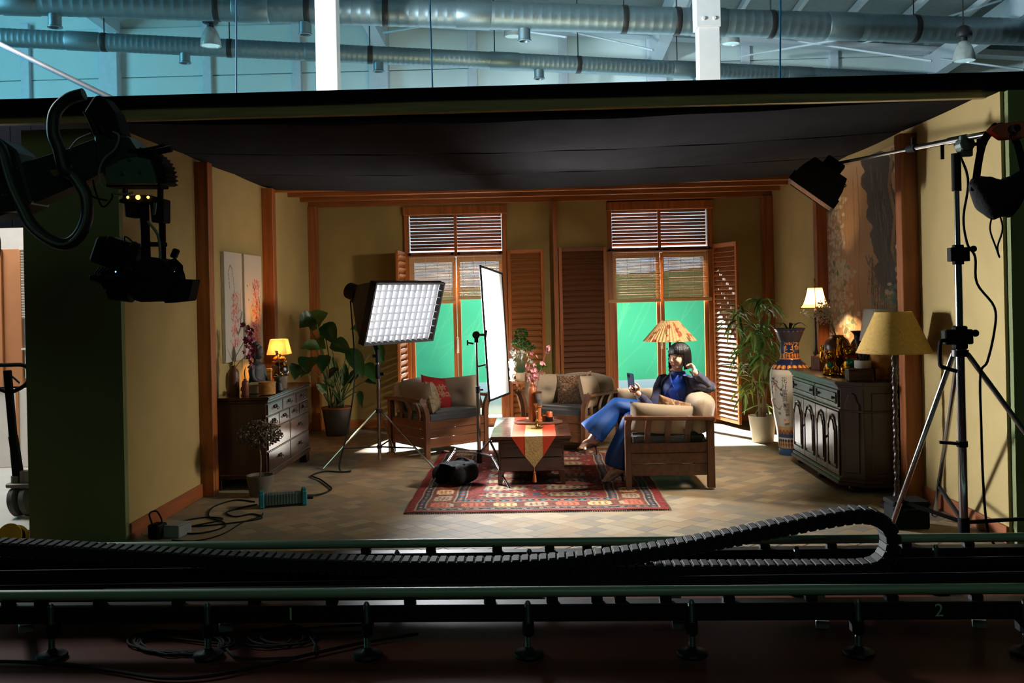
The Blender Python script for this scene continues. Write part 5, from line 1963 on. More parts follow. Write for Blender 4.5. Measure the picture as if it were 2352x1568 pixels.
# things on the sideboard
TZ2 = .8882
t = thing('planter_box', 'square wooden box filled with dried moss on the sideboard', 'box', (2.62, 8.93, TZ2), R(14))
M_bxw = wood('reddish_box_wood', (120, 72, 50), 0, .5)
B().box(-.075, .075, -.075, -.063, 0, .125).box(-.075, .075, .063, .075, 0, .125).box(-.075, -.063, -.063, .063, 0, .125).box(.063, .075, -.063, .063, 0, .125).box(-.063, .063, -.063, .063, 0, .1).done('box', M_bxw, t)
small_leaves(t, (0, 0, .128), (.062, .062, .02), 260, .005, .011, mat('dried_moss', (150, 116, 62), .9, var=.5, scale=50), 'dried_moss')
t = thing('table_lamp', 'lit table lamp with a flared cream shade and slim dark stem on the sideboard', 'lamp', (2.60, 9.06, TZ2))
LZ = .235
B().lathe([(.06, 0), (.065, .01), (.03, .025), (.022, .04), (.028, .08), (.022, .13), (.03, .14), (.016, .18), (.013, .28 + LZ), (.02, .30 + LZ), (.012, .32 + LZ), (.008, .56 + LZ), (.004, .60 + LZ)], 18).done('stem', mat('black_wood_stem', (30, 26, 26), .35), t, smooth=True)
M_cs = thin_mat('cream_bell_shade', (226, 198, 164), .26)
g = B()
rng = [(r, z + LZ) for r, z in ((.158, .335), (.128, .37), (.105, .42), (.09, .47), (.078, .525))]
NS = 6
vs, fs = [], []
for i, (r, z) in enumerate(rng):
    for j in range(NS):
        a = j * 2 * math.pi / NS + .26
        vs.append((r * math.cos(a), r * math.sin(a), z))
for i in range(len(rng) - 1):
    for j in range(NS):
        j2 = (j + 1) % NS
        fs.append((i * NS + j, i * NS + j2, (i + 1) * NS + j2, (i + 1) * NS + j))
B().add(vs, fs).done('lamp_shade', M_cs, t)
rb_ = B()
for j in range(NS):
    a = j * 2 * math.pi / NS + .26
    rb_.tube([(r * math.cos(a), r * math.sin(a), z) for r, z in rng], .003, 5)
for r, z in (rng[0], rng[-1]):
    rb_.tube([(r * math.cos(j * 2 * math.pi / NS + .26), r * math.sin(j * 2 * math.pi / NS + .26), z) for j in range(NS)], .0035, 5, closed=True)
rb_.done('shade_piping', mat('brown_piping', (110, 76, 54), .7), t)
B().ball((0, 0, .41 + LZ), .03, 8).done('bulb', mat('cream_bulb', (255, 230, 190), 0.3, emit=(255, 200, 140), estr=800), t, smooth=True)
B().lathe([(.004, .52 + LZ), (.012, .56 + LZ), (.006, .58 + LZ), (.010, .59 + LZ), (.002, .615 + LZ)], 10).done('finial', M_brass, t, smooth=True)
t = thing('brown_jar', 'round dark brown jar holding white dried flowers on the sideboard', 'vase', (2.66, 8.62, TZ2))
B().lathe([(.055, 0), (.06, .01), (.085, .09), (.112, .19), (.115, .24), (.095, .29), (.058, .318), (.056, .33), (.046, .33), (.045, .31)], 30).done('jar', mat('brown_glaze', (92, 56, 40), .3, var=.4, scale=20, coat=.3, bump=.3, bscale=60), t, smooth=True)
M_wd = mat('white_dried_flower', (226, 204, 180), .85, var=.1)
for (ex, ey, ez) in ((-.12, .03, .60), (-.26, .05, .52), (-.09, .02, .63), (-.16, .03, .53), (-.10, .02, .55), (-.13, .05, .57)):
    B().tube(bez((0, 0, .30), (ex * .25, ey * .2, .40), (ex, ey, ez), n=7), .002, 4).done('stem', M_bark, t)
    b = B()
    for q in range(60):
        u = rs.uniform(.62, 1.06)
        p = V((ex * u * u, ey * u * u, .30 + (ez - .30) * (u ** .9))) + V((rs.normal(), rs.normal(), rs.normal())) * .013
        b.ball(p, rs.uniform(.004, .008), 4)
    stuff(b.done('dried_flowers', M_wd, t))


def gold_cat(loc, k, lab, rz):
    "seated gold animal figurine with a raised paw, pricked ear with red inside, green bib and tail"
    t = thing('gold_figurine', lab, 'figurine', loc, rz, 'gold lacquered figurines')
    Mg = mat('bright_gold_leaf', (224, 168, 44), .16, 1.0, var=.15)
    Mr = mat('red_lacquer', (190, 36, 24), .25, coat=.5)
    Mgr = mat('green_lacquer', (16, 128, 84), .2, coat=.6)
    b = B().ball((0, 0, .085), (.062, .056, .09), 14).ball((0, 0, .19), (.058, .05, .05), 14)
    b.ball((.05, 0, .18), (.02, .026, .018), 8)
    for s in (-1, 1):
        b.ball((.035, s * .045, .02), (.045, .024, .022), 8).ball((-.01, s * .055, .05), (.04, .022, .045), 8)
    b.done('body', Mg, t, smooth=True)
    for s in (-1, 1):
        B().lathe([(.024, 0), (.018, .025), (.006, .048), (0, .052)], 10, (0, s * .034, .222), MX.Rotation(s * -.25, 3, 'X')).done('ear', Mg, t, smooth=True)
        B().lathe([(.014, 0), (.010, .018), (.001, .036)], 8, (.012, s * .034, .226), MX.Rotation(s * -.25, 3, 'X')).done('ear_lining', Mr, t, smooth=True)
    B().tube(smooth_path([(.02, -.05, .12), (.045, -.075, .17), (.04, -.07, .235), (.045, -.065, .28)], 5), [.019] * 12 + [.022] * 4, 8).ball((.046, -.064, .285), (.02, .022, .024), 8).done('raised_paw', Mg, t, smooth=True)
    B().lathe([(.046, .142), (.052, .15), (.048, .158)], 18).done('collar', Mr, t, smooth=True)
    B().ball((.045, .01, .105), (.022, .034, .034), 10).done('bib', Mgr, t, smooth=True)
    B().ball((.055, -.01, .143), .011, 8).done('bell', Mg, t, smooth=True)
    B().lathe([(.07, -.0), (.078, .006), (.072, .016), (.05, .018)], 20, m=MX.Diagonal((1.1, 1, 1))).done('base', Mg, t, smooth=True)
    B().tube(smooth_path([(.03, .05, .09), (.05, .03, .06), (.06, .035, .03)], 4), .016, 7).done('arm', Mg, t, smooth=True)
    t.scale = (k, k, k)
    return t


gold_cat((2.52, 8.36, TZ2), .84, 'smaller gold figurine with green bib before the brown jar', R(230))
gold_cat((2.63, 8.17, TZ2), 1.12, 'bigger gold figurine with raised paw before the black vase', R(238))
t = thing('black_vase', 'dark flared vase behind the bigger gold figurine', 'vase', (2.77, 8.38, TZ2))
B().lathe([(.05, 0), (.055, .01), (.05, .06), (.078, .17), (.08, .22), (.055, .28), (.03, .32), (.03, .335), (.066, .375), (.062, .375), (.026, .335)], 26).done('body', mat('dark_bronze', (48, 38, 40), .35, .3), t, smooth=True)
t = thing('wooden_block', 'dark wooden box at the near end of the sideboard under the white planter', 'box', (2.595, 7.84, TZ2), R(-6))
M_db = wood('dark_box_wood', (70, 40, 36), 0, .45)
B().box(-.10, .09, -.075, .075, 0, .078).done('body', M_db, t, bevel=.003)
B().box(-.103, .093, -.078, .078, .0785, .094).done('lid', M_db, t, bevel=.003)
t = thing('wooden_block', 'smaller brown wooden box right of the white planter', 'box', (2.715, 7.80, TZ2), R(-12))
B().box(-.012, .022, -.05, .05, 0, .10).done('body', M_bxw, t, bevel=.003)
t = thing('white_planter', 'low white pot with dark upright leaves on the dark wooden box', 'plant', (2.63, 7.86, TZ2 + .0945))
B().lathe([(.062, 0), (.066, .004), (.066, .062), (.060, .064), (.058, .05), (0, .048)], 26).done('pot', M_white, t, smooth=60)
M_dl = mat('dark_blade_leaf', (30, 44, 34), .3, var=.3)
for (x, y, ex, ez, w) in ((0, 0, -.075, .25, .013), (.01, .01, -.01, .30, .012), (.02, 0, .02, .24, .014), (.03, -.01, .045, .20, .014), (-.01, .01, -.05, .20, .012), (.035, .0, .035, .26, .012), (.0, -.01, .03, .17, .013), (.015, .012, .06, .22, .012)):
    B().tube([(x, y, .045), (x + ex * .5, y, .045 + ez * .5), (x + ex, y, .05 + ez)], [w * .5, w * .45, .001], 6).done('leaf', M_dl, t, smooth=True)
t = thing('table_lamp', 'gold leaf lamp with plain white shade behind the yellow floor lamp', 'lamp', (2.78, 7.86, TZ2))
B().lathe([(.06, 0), (.064, .012), (.058, .02), (.075, .06), (.098, .16), (.108, .26), (.10, .30), (.05, .32), (.02, .33), (.014, .37)], 28).done('base', mat('gold_leaf_ceramic', (186, 132, 62), .35, .15, var=.45, scale=16, coat=.4), t, smooth=True)
B().lathe([(.165, .315), (.128, .575)], 36).done('lamp_shade', thin_mat('plain_white_shade', (226, 218, 204), .35), t, smooth=True)
B().tube([(0, 0, .33), (0, 0, .5)], .008, 6).done('rod', M_brass, t)

# ---------------------------------------------------------------- yellow floor lamp with a twisted pole
t = thing('floor_lamp', 'tall floor lamp with big yellow parchment shade and twisted dark pole', 'lamp', (2.635, 7.18, 0))
cv = Canvas(150, 40, (206, 168, 92))
for q in range(24):
    x, y = rs.uniform(0, 150), rs.uniform(0, 40)
    pts = [(x, y)]
    for z in range(5):
        x, y = x + rs.uniform(0, 7), y + rs.normal() * 2.5
        pts.append((x, y))
    cv.line(pts, .35, (170, 128, 66), .55)
cv.noise(3, 2)
painted('lamp_shade', cv, lambda u, v: ((.268 + (.130 - .268) * v) * np.cos(u * 2 * math.pi + 1.6), (.268 + (.130 - .268) * v) * np.sin(u * 2 * math.pi + 1.6), 1.15 + v * .30), vcol_mat('parchment', .75, .25, translucent=.12), t)
B().tube([(.268 * math.cos(a), .268 * math.sin(a), 1.15) for a in np.linspace(0, 6.15, 48)], .004, 5, closed=True).done('shade_trim', mat('tan_trim', (176, 140, 76), .7), t)
b = B()
zs = np.linspace(.16, 1.13, 110)
vs, fs = [], []
n_ = 12
for i, z in enumerate(zs):
    bead = abs(math.sin(z * math.pi / .045))
    for j in range(n_):
        a = 2 * math.pi * j / n_
        r = .0145 + .0075 * bead + .003 * math.cos(2 * a - z * 40)
        vs.append((r * math.cos(a), r * math.sin(a), z))
for i in range(len(zs) - 1):
    for j in range(n_):
        fs.append((i * n_ + j, i * n_ + (j + 1) % n_, (i + 1) * n_ + (j + 1) % n_, (i + 1) * n_ + j))
B().add(vs, fs).done('pole', M_sbd, t, smooth=80)
B().lathe([(.12, 0), (.13, .015), (.11, .035), (.05, .06), (.03, .09), (.02, .13), (.024, .165)], 26).done('base', M_sbd, t, smooth=True)
B().tube([(0, 0, 1.12), (0, 0, 1.40)], .006, 6).done('rod', M_brass, t)
b = B()
for i in range(3):
    a = i * 2.094
    b.tube([(0, 0, 1.40), (.129 * math.cos(a), .129 * math.sin(a), 1.445)], .0025, 4)
b.done('shade_fitter', M_brass, t)

# ---------------------------------------------------------------- the woman
M_skin = mat('skin', (222, 172, 146), .45, var=.04, sub=.12)
M_hair = mat('black_hair', (10, 9, 10), .34, var=.3, scale=3, stretch=(30, 30, 1), spec=.4, bump=.5, bscale=9)
M_blouse = mat('royal_blue_satin', (8, 64, 168), .42, var=.1, scale=6, bump=.15, bscale=14, sheen=.2)
M_trous = mat('blue_trouser_cloth', (2, 62, 132), .6, var=.1, scale=5, bump=.12, bscale=16)
M_card = mat('navy_knit', (28, 28, 66), .85, var=.15, bump=.4, bscale=160, sheen=.3)
t = thing('person', 'woman with black bob in blue outfit and navy cardigan, sitting with phone in hand', 'person', (1.18, 8.33, .014))
OW = V((1.18, 8.33, .014))
L = lambda x, y, z: V((x, y, z)) - OW
body = B()


def limb(pts, rad, n=12):
    pts = [V(p) for p in pts]
    body.tube(pts, rad, n)
    for p, r in ((pts[0], rad[0]), (pts[-1], rad[-1])):
        rr = max(r) if isinstance(r, tuple) else r
        body.ball(p, rr * .98, 8)


fw = V((-.62, -.78, 0)).normalized()          # where the chest faces
lt = V((-fw.y * -1, fw.x * -1, 0)) * -1        # placeholder, set below
lt = V((0, 0, 1)).cross(fw)                    # her left
pel = L(1.20, 8.35, .56)
chest = L(1.205, 8.33, .825)
neck0, neck1 = L(1.20, 8.32, .905), L(1.19, 8.305, .99)
limb([pel + V((0, 0, -.04)), pel + V((0, 0, .08)), chest + V((0, 0, -.08)), chest, chest + V((0, 0, .055))], [.10, .085, .083, .086, .055])
limb([chest + V((0, 0, .05)), neck0, neck1], [.06, .046, .043])
shL, shR = L(1.335, 8.225, .852), L(1.075, 8.43, .852)
limb([shR.lerp(shL, .05), shR.lerp(shL, .5) + V((0, 0, .018)), shR.lerp(shL, .95)], [.040, .056, .040])
elL, wrL = L(1.475, 8.36, .80), L(1.315, 8.125, .945)
elR, wrR = L(.965, 8.27, .615), L(.838, 8.13, .775)
limb([shL, shL.lerp(elL, .5) + V((.01, 0, .01)), elL], [.042, .042, .036])
limb([elL, elL.lerp(wrL, .35), wrL], [.036, .036, .024])
limb([shR, shR.lerp(elR, .5), elR], [.042, .042, .036])
limb([elR, elR.lerp(wrR, .35), wrR], [.036, .036, .024])
hipR, hipL = L(1.14, 8.43, .56), L(1.20, 8.27, .55)
knR, anR = L(.675, 8.37, .645), L(.435, 8.27, .385)
knL, anL = L(.775, 8.23, .54), L(.652, 8.25, .135)
limb([hipR, hipR.lerp(knR, .5), knR], [.09, .075, .055])
limb([knR, knR.lerp(anR, .35) + V((.02, 0, -.01)), knR.lerp(anR, .7), anR], [.055, .052, .038, .030])
limb([hipL, hipL.lerp(knL, .5), knL], [.09, .075, .055])
limb([knL, knL.lerp(anL, .35) + V((.02, 0, 0)), knL.lerp(anL, .7), anL], [.055, .052, .038, .030])
# feet: heel, instep, ball, toes
toeR = L(.335, 8.215, .315)
limb([anR + V((.028, .01, -.03)), anR + V((-.01, 0, -.02)), anR.lerp(toeR, .55) + V((0, 0, .006)), toeR], [.030, .032, .027, .016])
toeL = L(.535, 8.22, .030)
limb([anL + V((.035, .005, -.025)), anL + V((-.005, 0, -.02)), anL.lerp(toeL, .55) + V((0, 0, .010)), toeL], [.028, .031, .026, .016])
for tt, dd in ((toeR, (toeR - anR)), (toeL, (toeL - anL))):
    dd = V((dd.x, dd.y, dd.z * .4)).normalized()
    sdv = V((0, 0, 1)).cross(dd).normalized()
    for q in range(5):
        s = (q - 2) * .0125
        body.tube([tt + sdv * s - dd * .015, tt + sdv * s + dd * (.020 - .004 * abs(q - 1))], [.0085, .007], 6)
# head
HF = V((-.74, -.67, -.06)).normalized()
HL = V((0, 0, 1)).cross(HF).normalized()
HU = HF.cross(HL).normalized()
HM = MX((HF, HL, HU)).transposed()
HC = L(1.203, 8.30, 1.078)
hp = lambda a, b_, c_: HC + HF * a + HL * b_ + HU * c_
body.ball(hp(-.018, 0, .022), (.094, .077, .088), 16, HM)
body.ball(hp(.026, 0, -.025), (.062, .064, .075), 16, HM)
body.ball(hp(.044, 0, -.078), (.036, .036, .034), 12, HM)
for s in (-1, 1):
    body.ball(hp(.056, s * .032, -.030), (.026, .026, .026), 10, HM)
    body.ball(hp(-.008, s * .076, -.018), (.018, .008, .028), 8, HM)
body.ball(hp(.066, 0, -.010), (.024, .040, .05), 10, HM)
body.tube([hp(.084, 0, .010), hp(.094, 0, -.016), hp(.102, 0, -.032)], [.007, .009, .0115], 8)
for s in (-1, 1):
    body.ball(hp(.090, s * .010, -.035), (.008, .008, .007), 6, HM)
body.ball(hp(.074, 0, -.058), (.022, .026, .018), 10, HM)
limb([neck1 + V((0, 0, -.02)), hp(.0, 0, -.06)], [.043, .042])


def hand(wr, dirv, palm, thumb_side, curl, k=1.0, spread=.1):
    "palm block, four jointed fingers of unequal length and a thumb from the palm's side"
    dirv, palm = V(dirv).normalized(), V(palm).normalized()
    side = dirv.cross(palm).normalized() * thumb_side
    palm = (palm - dirv * palm.dot(dirv)).normalized()
    pc = wr + dirv * .045 * k
    m = MX((dirv, side, palm)).transposed()
    body.ball(pc, (.046 * k, .037 * k, .015 * k), 10, m)
    body.tube([wr - dirv * .01, wr + dirv * .03 * k], [(.024 * k), (.027 * k)], 8)
    for q in range(4):
        ln = (.070, .078, .072, .056)[q] * k
        b0 = wr + dirv * (.078 - .006 * abs(q - 1.2)) * k + side * (.027 - .018 * q) * k
        c1, c2, c3 = curl[q]
        d0 = (dirv + side * (1.3 - q) * spread).normalized()

        def bend(a):
            return d0 * math.cos(a) + palm * math.sin(a)
        p1 = b0 + bend(c1) * ln * .42
        p2 = p1 + bend(c1 + c2) * ln * .32
        p3 = p2 + bend(c1 + c2 + c3) * ln * .26
        body.tube([b0 - dirv * .015, b0, p1, p2, p3], [.0085 * k, .009 * k, .0085 * k, .0078 * k, .0062 * k], 7)
        body.ball(p3, .0062 * k, 6)
    tb = wr + dirv * .022 * k + side * .026 * k
    t1 = tb + (side * .75 + dirv * .5 + palm * .45).normalized() * .034 * k
    t2 = t1 + (side * .25 + dirv * .75 + palm * .5).normalized() * .028 * k
    t3 = t2 + (dirv * .85 + palm * .4 - side * .1).normalized() * .022 * k
    body.tube([tb - side * .01, tb, t1, t2, t3], [.012 * k, .0135 * k, .0105 * k, .0095 * k, .007 * k], 8)
    body.ball(t3, .007 * k, 6)


hdL = (hp(-.055, .092, -.005) - wrL)
hand(wrL, hdL, V((-.75, .55, .25)), -1, [(.45, .7, .5), (.5, .8, .6), (.6, .9, .6), (.7, 1.0, .6)])
phD = V((-.10, -.18, .98)).normalized()
hand(wrR, V((-.72, .18, .66)), V((-.22, -.97, .0)), 1, [(.75, 1.25, .8), (.8, 1.25, .8), (.85, 1.25, .8), (.9, 1.25, .8)], 1.0, .05)

bo = body.done('body_source', M_skin)
rm = bo.modifiers.new('r', 'REMESH')
rm.mode, rm.voxel_size, rm.use_smooth_shade = 'VOXEL', .0042, True
sm = bo.modifiers.new('s', 'SMOOTH')
sm.factor, sm.iterations = .5, 4
bme = bpy.data.meshes.new_from_object(bo.evaluated_get(bpy.context.evaluated_depsgraph_get()))
bme.name = 'body'
bpy.data.objects.remove(bo)
bme.polygons.foreach_set('use_smooth', [True] * len(bme.polygons))
if not bme.materials:
    bme.materials.append(M_skin)
link('body', bme, t)
# face
M_eye = mat('eye_white', (236, 232, 228), .25, var=.02)
M_iris = mat('dark_iris', (28, 18, 14), .15, var=.1)
M_lip = mat('rose_lips', (186, 84, 82), .35, var=.08)
M_brow = mat('dark_brow', (36, 26, 24), .8)
for s in (-1, 1):
    e = hp(.0735, s * .0335, .000)
    B().ball(e, (.0085, .0150, .0062), 10, HM).done('eye', M_eye, t, smooth=True)
    B().ball(e + HF * .0058 + HL * .002, (.0035, .0056, .0056), 8, HM).done('iris', M_iris, t, smooth=True)
    B().tube([hp(.0765, s * .018, .003), hp(.0835, s * .030, .0085), hp(.078, s * .045, .006), hp(.072, s * .050, .002)], [.0012, .0026, .0024, .001], 5).done('eyelid_line', M_brow, t, smooth=True)
    B().tube([hp(.086, s * .016, .020), hp(.086, s * .032, .026), hp(.074, s * .050, .022)], [.0018, .0026, .001], 5).done('eyebrow', M_brow, t, smooth=True)
B().tube([hp(.088, -.021, -.0605), hp(.0965, -.008, -.0555), hp(.0965, 0, -.0565), hp(.0965, .008, -.0555), hp(.088, .021, -.0605)], [.0012, .0036, .0036, .0036, .0012], 7).tube([hp(.088, -.020, -.0615), hp(.0955, 0, -.0665), hp(.088, .020, -.0615)], [.001, .0046, .001], 7).done('lips', M_lip, t, smooth=True)
# hair: cap, long sides and back, fringe
hb = B()


def hair_fn(u, v):
    a = R(66) + u * R(230)               # from her left temple round the back to the right temple
    top = hp(-.018, 0, .022)
    # over the skull, then straight down to the jaw
    if v < .5:
        th = v / .5 * math.pi / 2
        ra_, rb_, rc_ = .108, .090, .102
        q = (ra_ * math.cos(a) * math.sin(th), rb_ * math.sin(a) * math.sin(th), rc_ * math.cos(th))
    else:
        w = (v - .5) / .5
        fl_ = 1 + .07 * math.sin(w * 2.6) - .06 * w
        bk_ = .5 - .5 * math.cos(a)
        q = (.108 * math.cos(a) * fl_ + .012 * w, .090 * math.sin(a) * fl_ * (1 + .03 * w), -(.135 - .012 * bk_) * w)
    r = 1 + .012 * math.sin(a * 31) * (.3 + v) + .008 * math.sin(a * 53 + 2)
    return top + HF * q[0] * r + HL * q[1] * r + HU * q[2]


hb.grid(hair_fn, 72, 22)


def fringe(u, v):
    a = R(-72) + u * R(144)
    top = hp(-.018, 0, .022)
    th = v * R(84)
    k_ = 1 + .010 * math.sin(a * 37)
    drop = (.006 + .014 * abs(math.sin(a)) ** 3 + .004 * math.sin(a * 23)) * max(0, v - .75) / .25
    return top + HF * ((.108 - .006 * v) * math.cos(a) * math.sin(th) * k_) + HL * (.0905 * math.sin(a) * math.sin(th) * k_) + HU * (.102 * math.cos(th) - drop)


hb.grid(fringe, 64, 14)
ho = hb.done('hair', M_hair, t, smooth=80)
so = ho.modifiers.new('thick', 'SOLIDIFY')
so.thickness, so.offset = .006, -1


# clothes
def loft(secs, n=24, a0=0.0, a1=2 * math.pi, wob=0.0, seed=0):
    "rings (centre, axis-u, axis-v, ru, rv) joined into a sheet"
    b = B()
    k_ = len(secs)
    closed = abs(a1 - a0 - 2 * math.pi) < 1e-6
    nn_ = n if closed else n + 1
    vs, fs = [], []
    for i, (c, uu_, vv_, ru, rv) in enumerate(secs):
        for j in range(nn_):
            a = a0 + (a1 - a0) * j / n
            r = 1 + wob * math.sin(a * 5 + i * 1.1 + seed) + wob * .6 * math.sin(a * 9 - i * .8 + seed)
            vs.append(V(c) + V(uu_) * (ru * r * math.cos(a)) + V(vv_) * (rv * r * math.sin(a)))
    for i in range(k_ - 1):
        for j in range(n):
            j2 = (j + 1) % nn_
            fs.append((i * nn_ + j, i * nn_ + j2, (i + 1) * nn_ + j2, (i + 1) * nn_ + j))
    return b.add(vs, fs)


up = V((0, 0, 1))


def solid(o, th, off=1):
    m_ = o.modifiers.new('thick', 'SOLIDIFY')
    m_.thickness, m_.offset = th, off
    s_ = o.modifiers.new('sub', 'SUBSURF')
    s_.levels = s_.render_levels = 1
    return o


bl = loft([(pel + V((0, 0, -.03)), fw, lt, .120, .155), (pel + V((0, 0, .06)), fw, lt, .108, .138), (chest + V((0, 0, -.12)), fw, lt, .108, .132), (chest + V((0, 0, -.05)) + fw * .012, fw, lt, .118, .145), (chest + fw * .01, fw, lt, .108, .150), (chest + V((0, 0, .04)), fw, lt, .082, .132), (chest + V((0, 0, .075)), fw, lt, .064, .085), (neck0 + V((0, 0, .025)), fw, lt, .056, .060), (neck0 + V((0, 0, .045)), fw, lt, .052, .056)], 36, wob=.008)
solid(bl.done('blouse', M_blouse, t, smooth=80), .004)
# crossing drapes of the wrap front
for s, k0 in ((1, 0), (1, .022), (1, .044), (1, .07), (-1, 0.0), (-1, .03)):
    p0 = neck0 + V((0, 0, .028 - k0 * .3)) + lt * (s * .048) + fw * .02
    p1 = neck0 + V((0, 0, -.035 - k0)) + fw * .085 + lt * (s * .02)
    p2 = chest + V((0, 0, -.10 - k0)) + fw * .112 - lt * (s * .07)
    p3 = pel + V((0, 0, .09 - k0)) + fw * .085 - lt * (s * .115)
    if s < 0:
        p3, p2 = p2, p1.lerp(p2, .6)
    B().tube(smooth_path([p0, p1, p2, p3], 5), [(.006, .017)] * 16, 8).done('blouse_fold', M_blouse, t, smooth=True)

# cardigan: open-front body and two sleeves
cd_ = loft([(pel + V((0, 0, -.02)), fw, lt, .135, .172), (pel + V((0, 0, .07)), fw, lt, .122, .154), (chest + V((0, 0, -.10)), fw, lt, .122, .152), (chest + V((0, 0, -.02)), fw, lt, .126, .166), (chest + V((0, 0, .03)), fw, lt, .110, .168), (chest + V((0, 0, .066)), fw, lt, .086, .130), (chest + V((0, 0, .088)), fw, lt, .070, .088)], 30, R(46), R(318), .010)
solid(cd_.done('cardigan', M_card, t, smooth=80), .008)


def sleeve(sh, el, wr, name, seed):
    c0 = sh.lerp(chest, .22) + V((0, 0, .004))
    mid1, mid2 = sh.lerp(el, .5), el.lerp(wr, .45)
    pts = smooth_path([c0, sh, mid1, el + (el - (sh + wr) / 2).normalized() * .012, mid2, el.lerp(wr, .93)], 5)
    n_ = len(pts)
    rad_ = []
    for i in range(n_):
        q = i / (n_ - 1)
        rad_.append((.062 - .022 * q + .004 * math.sin(q * 40 + seed)) if q < .96 else .033)
    B().tube(pts, rad_, 16).done(name, M_card, t, smooth=80)
    e = pts[-1]
    d_ = (pts[-1] - pts[-3]).normalized()
    B().tube([e - d_ * .012, e + d_ * .016], .034, 14).done('cuff', M_card, t, smooth=True)


sleeve(shL, elL, wrL, 'sleeve', 1)
sleeve(shR, elR, wrR, 'sleeve', 2)
# trousers: wide legs
def trouser(hip, kn, an, hem, flare, seed, kz):
    d1 = (kn - hip).normalized()
    d2 = (an - kn).normalized()
    s_ = V((0, 1, 0))
    P = []
    for q, r in ((-.12, .112), (.15, .108), (.45, .097), (.75, .088), (.93, .080)):
        n1 = d1.cross(s_).normalized()
        P.append((hip.lerp(kn, q), n1, s_, r * .92, r))
    nm = (d1 + d2).normalized().cross(s_).normalized()
    P.append((kn + (d1 - d2).normalized() * .012, nm, s_, .080, .078))
    for q, r in ((.12, .078), (.3, .086), (.55, .100), (.8, .116), (hem, flare)):
        n2 = d2.cross(s_).normalized()
        P.append((kn.lerp(an, q) - n2 * (r - .07) * kz, n2, s_, r, r * .74))
    o = loft(P, 30, wob=.05, seed=seed).done('trouser_leg', M_trous, t, smooth=80)
    return solid(o, .004)


trouser(hipR, knR, anR, .90, .118, 0.4, .55)
trouser(hipL, knL, anL, 1.0, .098, 2.0, .25)
B().ball(pel + V((-.01, .0, -.01)), (.125, .17, .09), 14, MX((fw, lt, up)).transposed()).done('trouser_seat', M_trous, t, smooth=True)
# nude high-heeled mules
M_shoe = mat('clear_nude_leather', (178, 140, 118), .3, var=.06, coat=.3)
M_heel = mat('dark_shoe', (46, 34, 32), .35)
for an, toe, hz, ms in ((anR, toeR, None, M_shoe), (anL, toeL, .0, M_shoe)):
    d_ = (toe - an)
    dh = V((d_.x, d_.y, 0)).normalized()
    sdv = V((0, 0, 1)).cross(dh)
    heel = an + V((.035, .01, -.055))
    ballp = an.lerp(toe, .66) + V((0, 0, -.032))
    tip = toe + dh * .026 + V((0, 0, -.018))
    sp = smooth_path([heel - dh * .012, heel + dh * .03 + V((0, 0, -.004)), ballp, tip], 5)
    b = B()
    vs, fs = [], []
    for i, p in enumerate(sp):
        w = (.024, .026, .028, .034, .036, .034, .030)[min(6, i * 7 // len(sp))]
        for z in (0, -.007):
            vs += [p - sdv * w + V((0, 0, z)), p + sdv * w + V((0, 0, z))]
    for i in range(len(sp) - 1):
        a = i * 4
        fs += [(a, a + 1, a + 5, a + 4), (a + 2, a + 6, a + 7, a + 3), (a, a + 4, a + 6, a + 2), (a + 1, a + 3, a + 7, a + 5)]
    b.add(vs, fs).done('shoe_sole', M_heel, t)
    hb_ = (heel + V((.01, 0, -.085))) if hz is None else V((heel.x + .012, heel.y, -OW.z + .0135))
    B().tube([heel - V((0, 0, .004)), heel.lerp(hb_, .4), hb_], [.012, .006, .005], 8).done('shoe_heel', M_heel, t, smooth=True)
    mid_ = an.lerp(toe, .72)
    B().tube(bez(mid_ - sdv * .036 + V((0, 0, -.03)), mid_ + V((0, 0, .035)), mid_ + sdv * .036 + V((0, 0, -.03)), n=10), [(.017, .004)] * 11, 8).done('shoe_strap', ms, t, smooth=True)
# phone in her right hand
pc = wrR + V((-.72, .18, .66)) * .078 + V((-.22, -.97, 0)) * .021 + phD * .058
pm = MX((V((.55, -.83, -.10)).normalized(), V((.80, .56, .2)).normalized(), phD)).transposed()
pn = V((.70, .62, .0)).normalized()
px_ = phD.cross(pn).normalized()
pn = px_.cross(phD).normalized()
pm = MX((px_, pn, phD)).transposed()
ph = thing('phone', 'dark blue smartphone held upright in the woman\'s hand', 'phone', OW + pc)
B().obox((0, 0, 0), (.074, .008, .150), pm).done('case', mat('blue_phone_case', (24, 52, 84), .35), ph, bevel=.003, seg=2)
B().obox(tuple(pm @ V((0, .0045, 0))), (.068, .001, .142), pm).done('screen', mat('phone_glass', (10, 14, 22), .08), ph)
B().obox(tuple(pm @ V((.018, -.0055, .052))), (.024, .003, .030), pm).done('camera_bump', M_black, ph, bevel=.001)

# ---------------------------------------------------------------- boom stand at right with overhead softbox
BY = 5.9
p0 = at(2214, 1216, BY)
BS = V((p0.x, BY, 0))
J = at(2213, 318, BY)
S = at(1870, 437, 7.75)
sn2 = V((-.60, .15, -.78)).normalized()
SA = S - sn2 * .26
t = thing('boom_stand', 'heavy chrome tripod boom stand at the right front', 'stand', BS)
zz = lambda py: at(2214, py, BY).z
xx = lambda py: at(2213 - (1216 - py) * .004, py, BY).x - BS.x
B().tube([(0, 0, .12), (0, 0, zz(790))], .026, 18).done('base_tube', M_chrome, t, smooth=True)
B().tube([(0, 0, zz(760)), (0, 0, zz(590))], .021, 16).done('riser', M_chrome, t, smooth=True)
B().tube([(0, 0, zz(590)), (0, 0, zz(400))], .016, 14).done('riser', M_chrome, t, smooth=True)
b = B().tube([(0, 0, zz(802)), (0, 0, zz(748))], .045, 14).box(-.10, .07, -.035, .035, zz(790), zz(756))
b.done('winch_housing', M_black, t, bevel=.008)
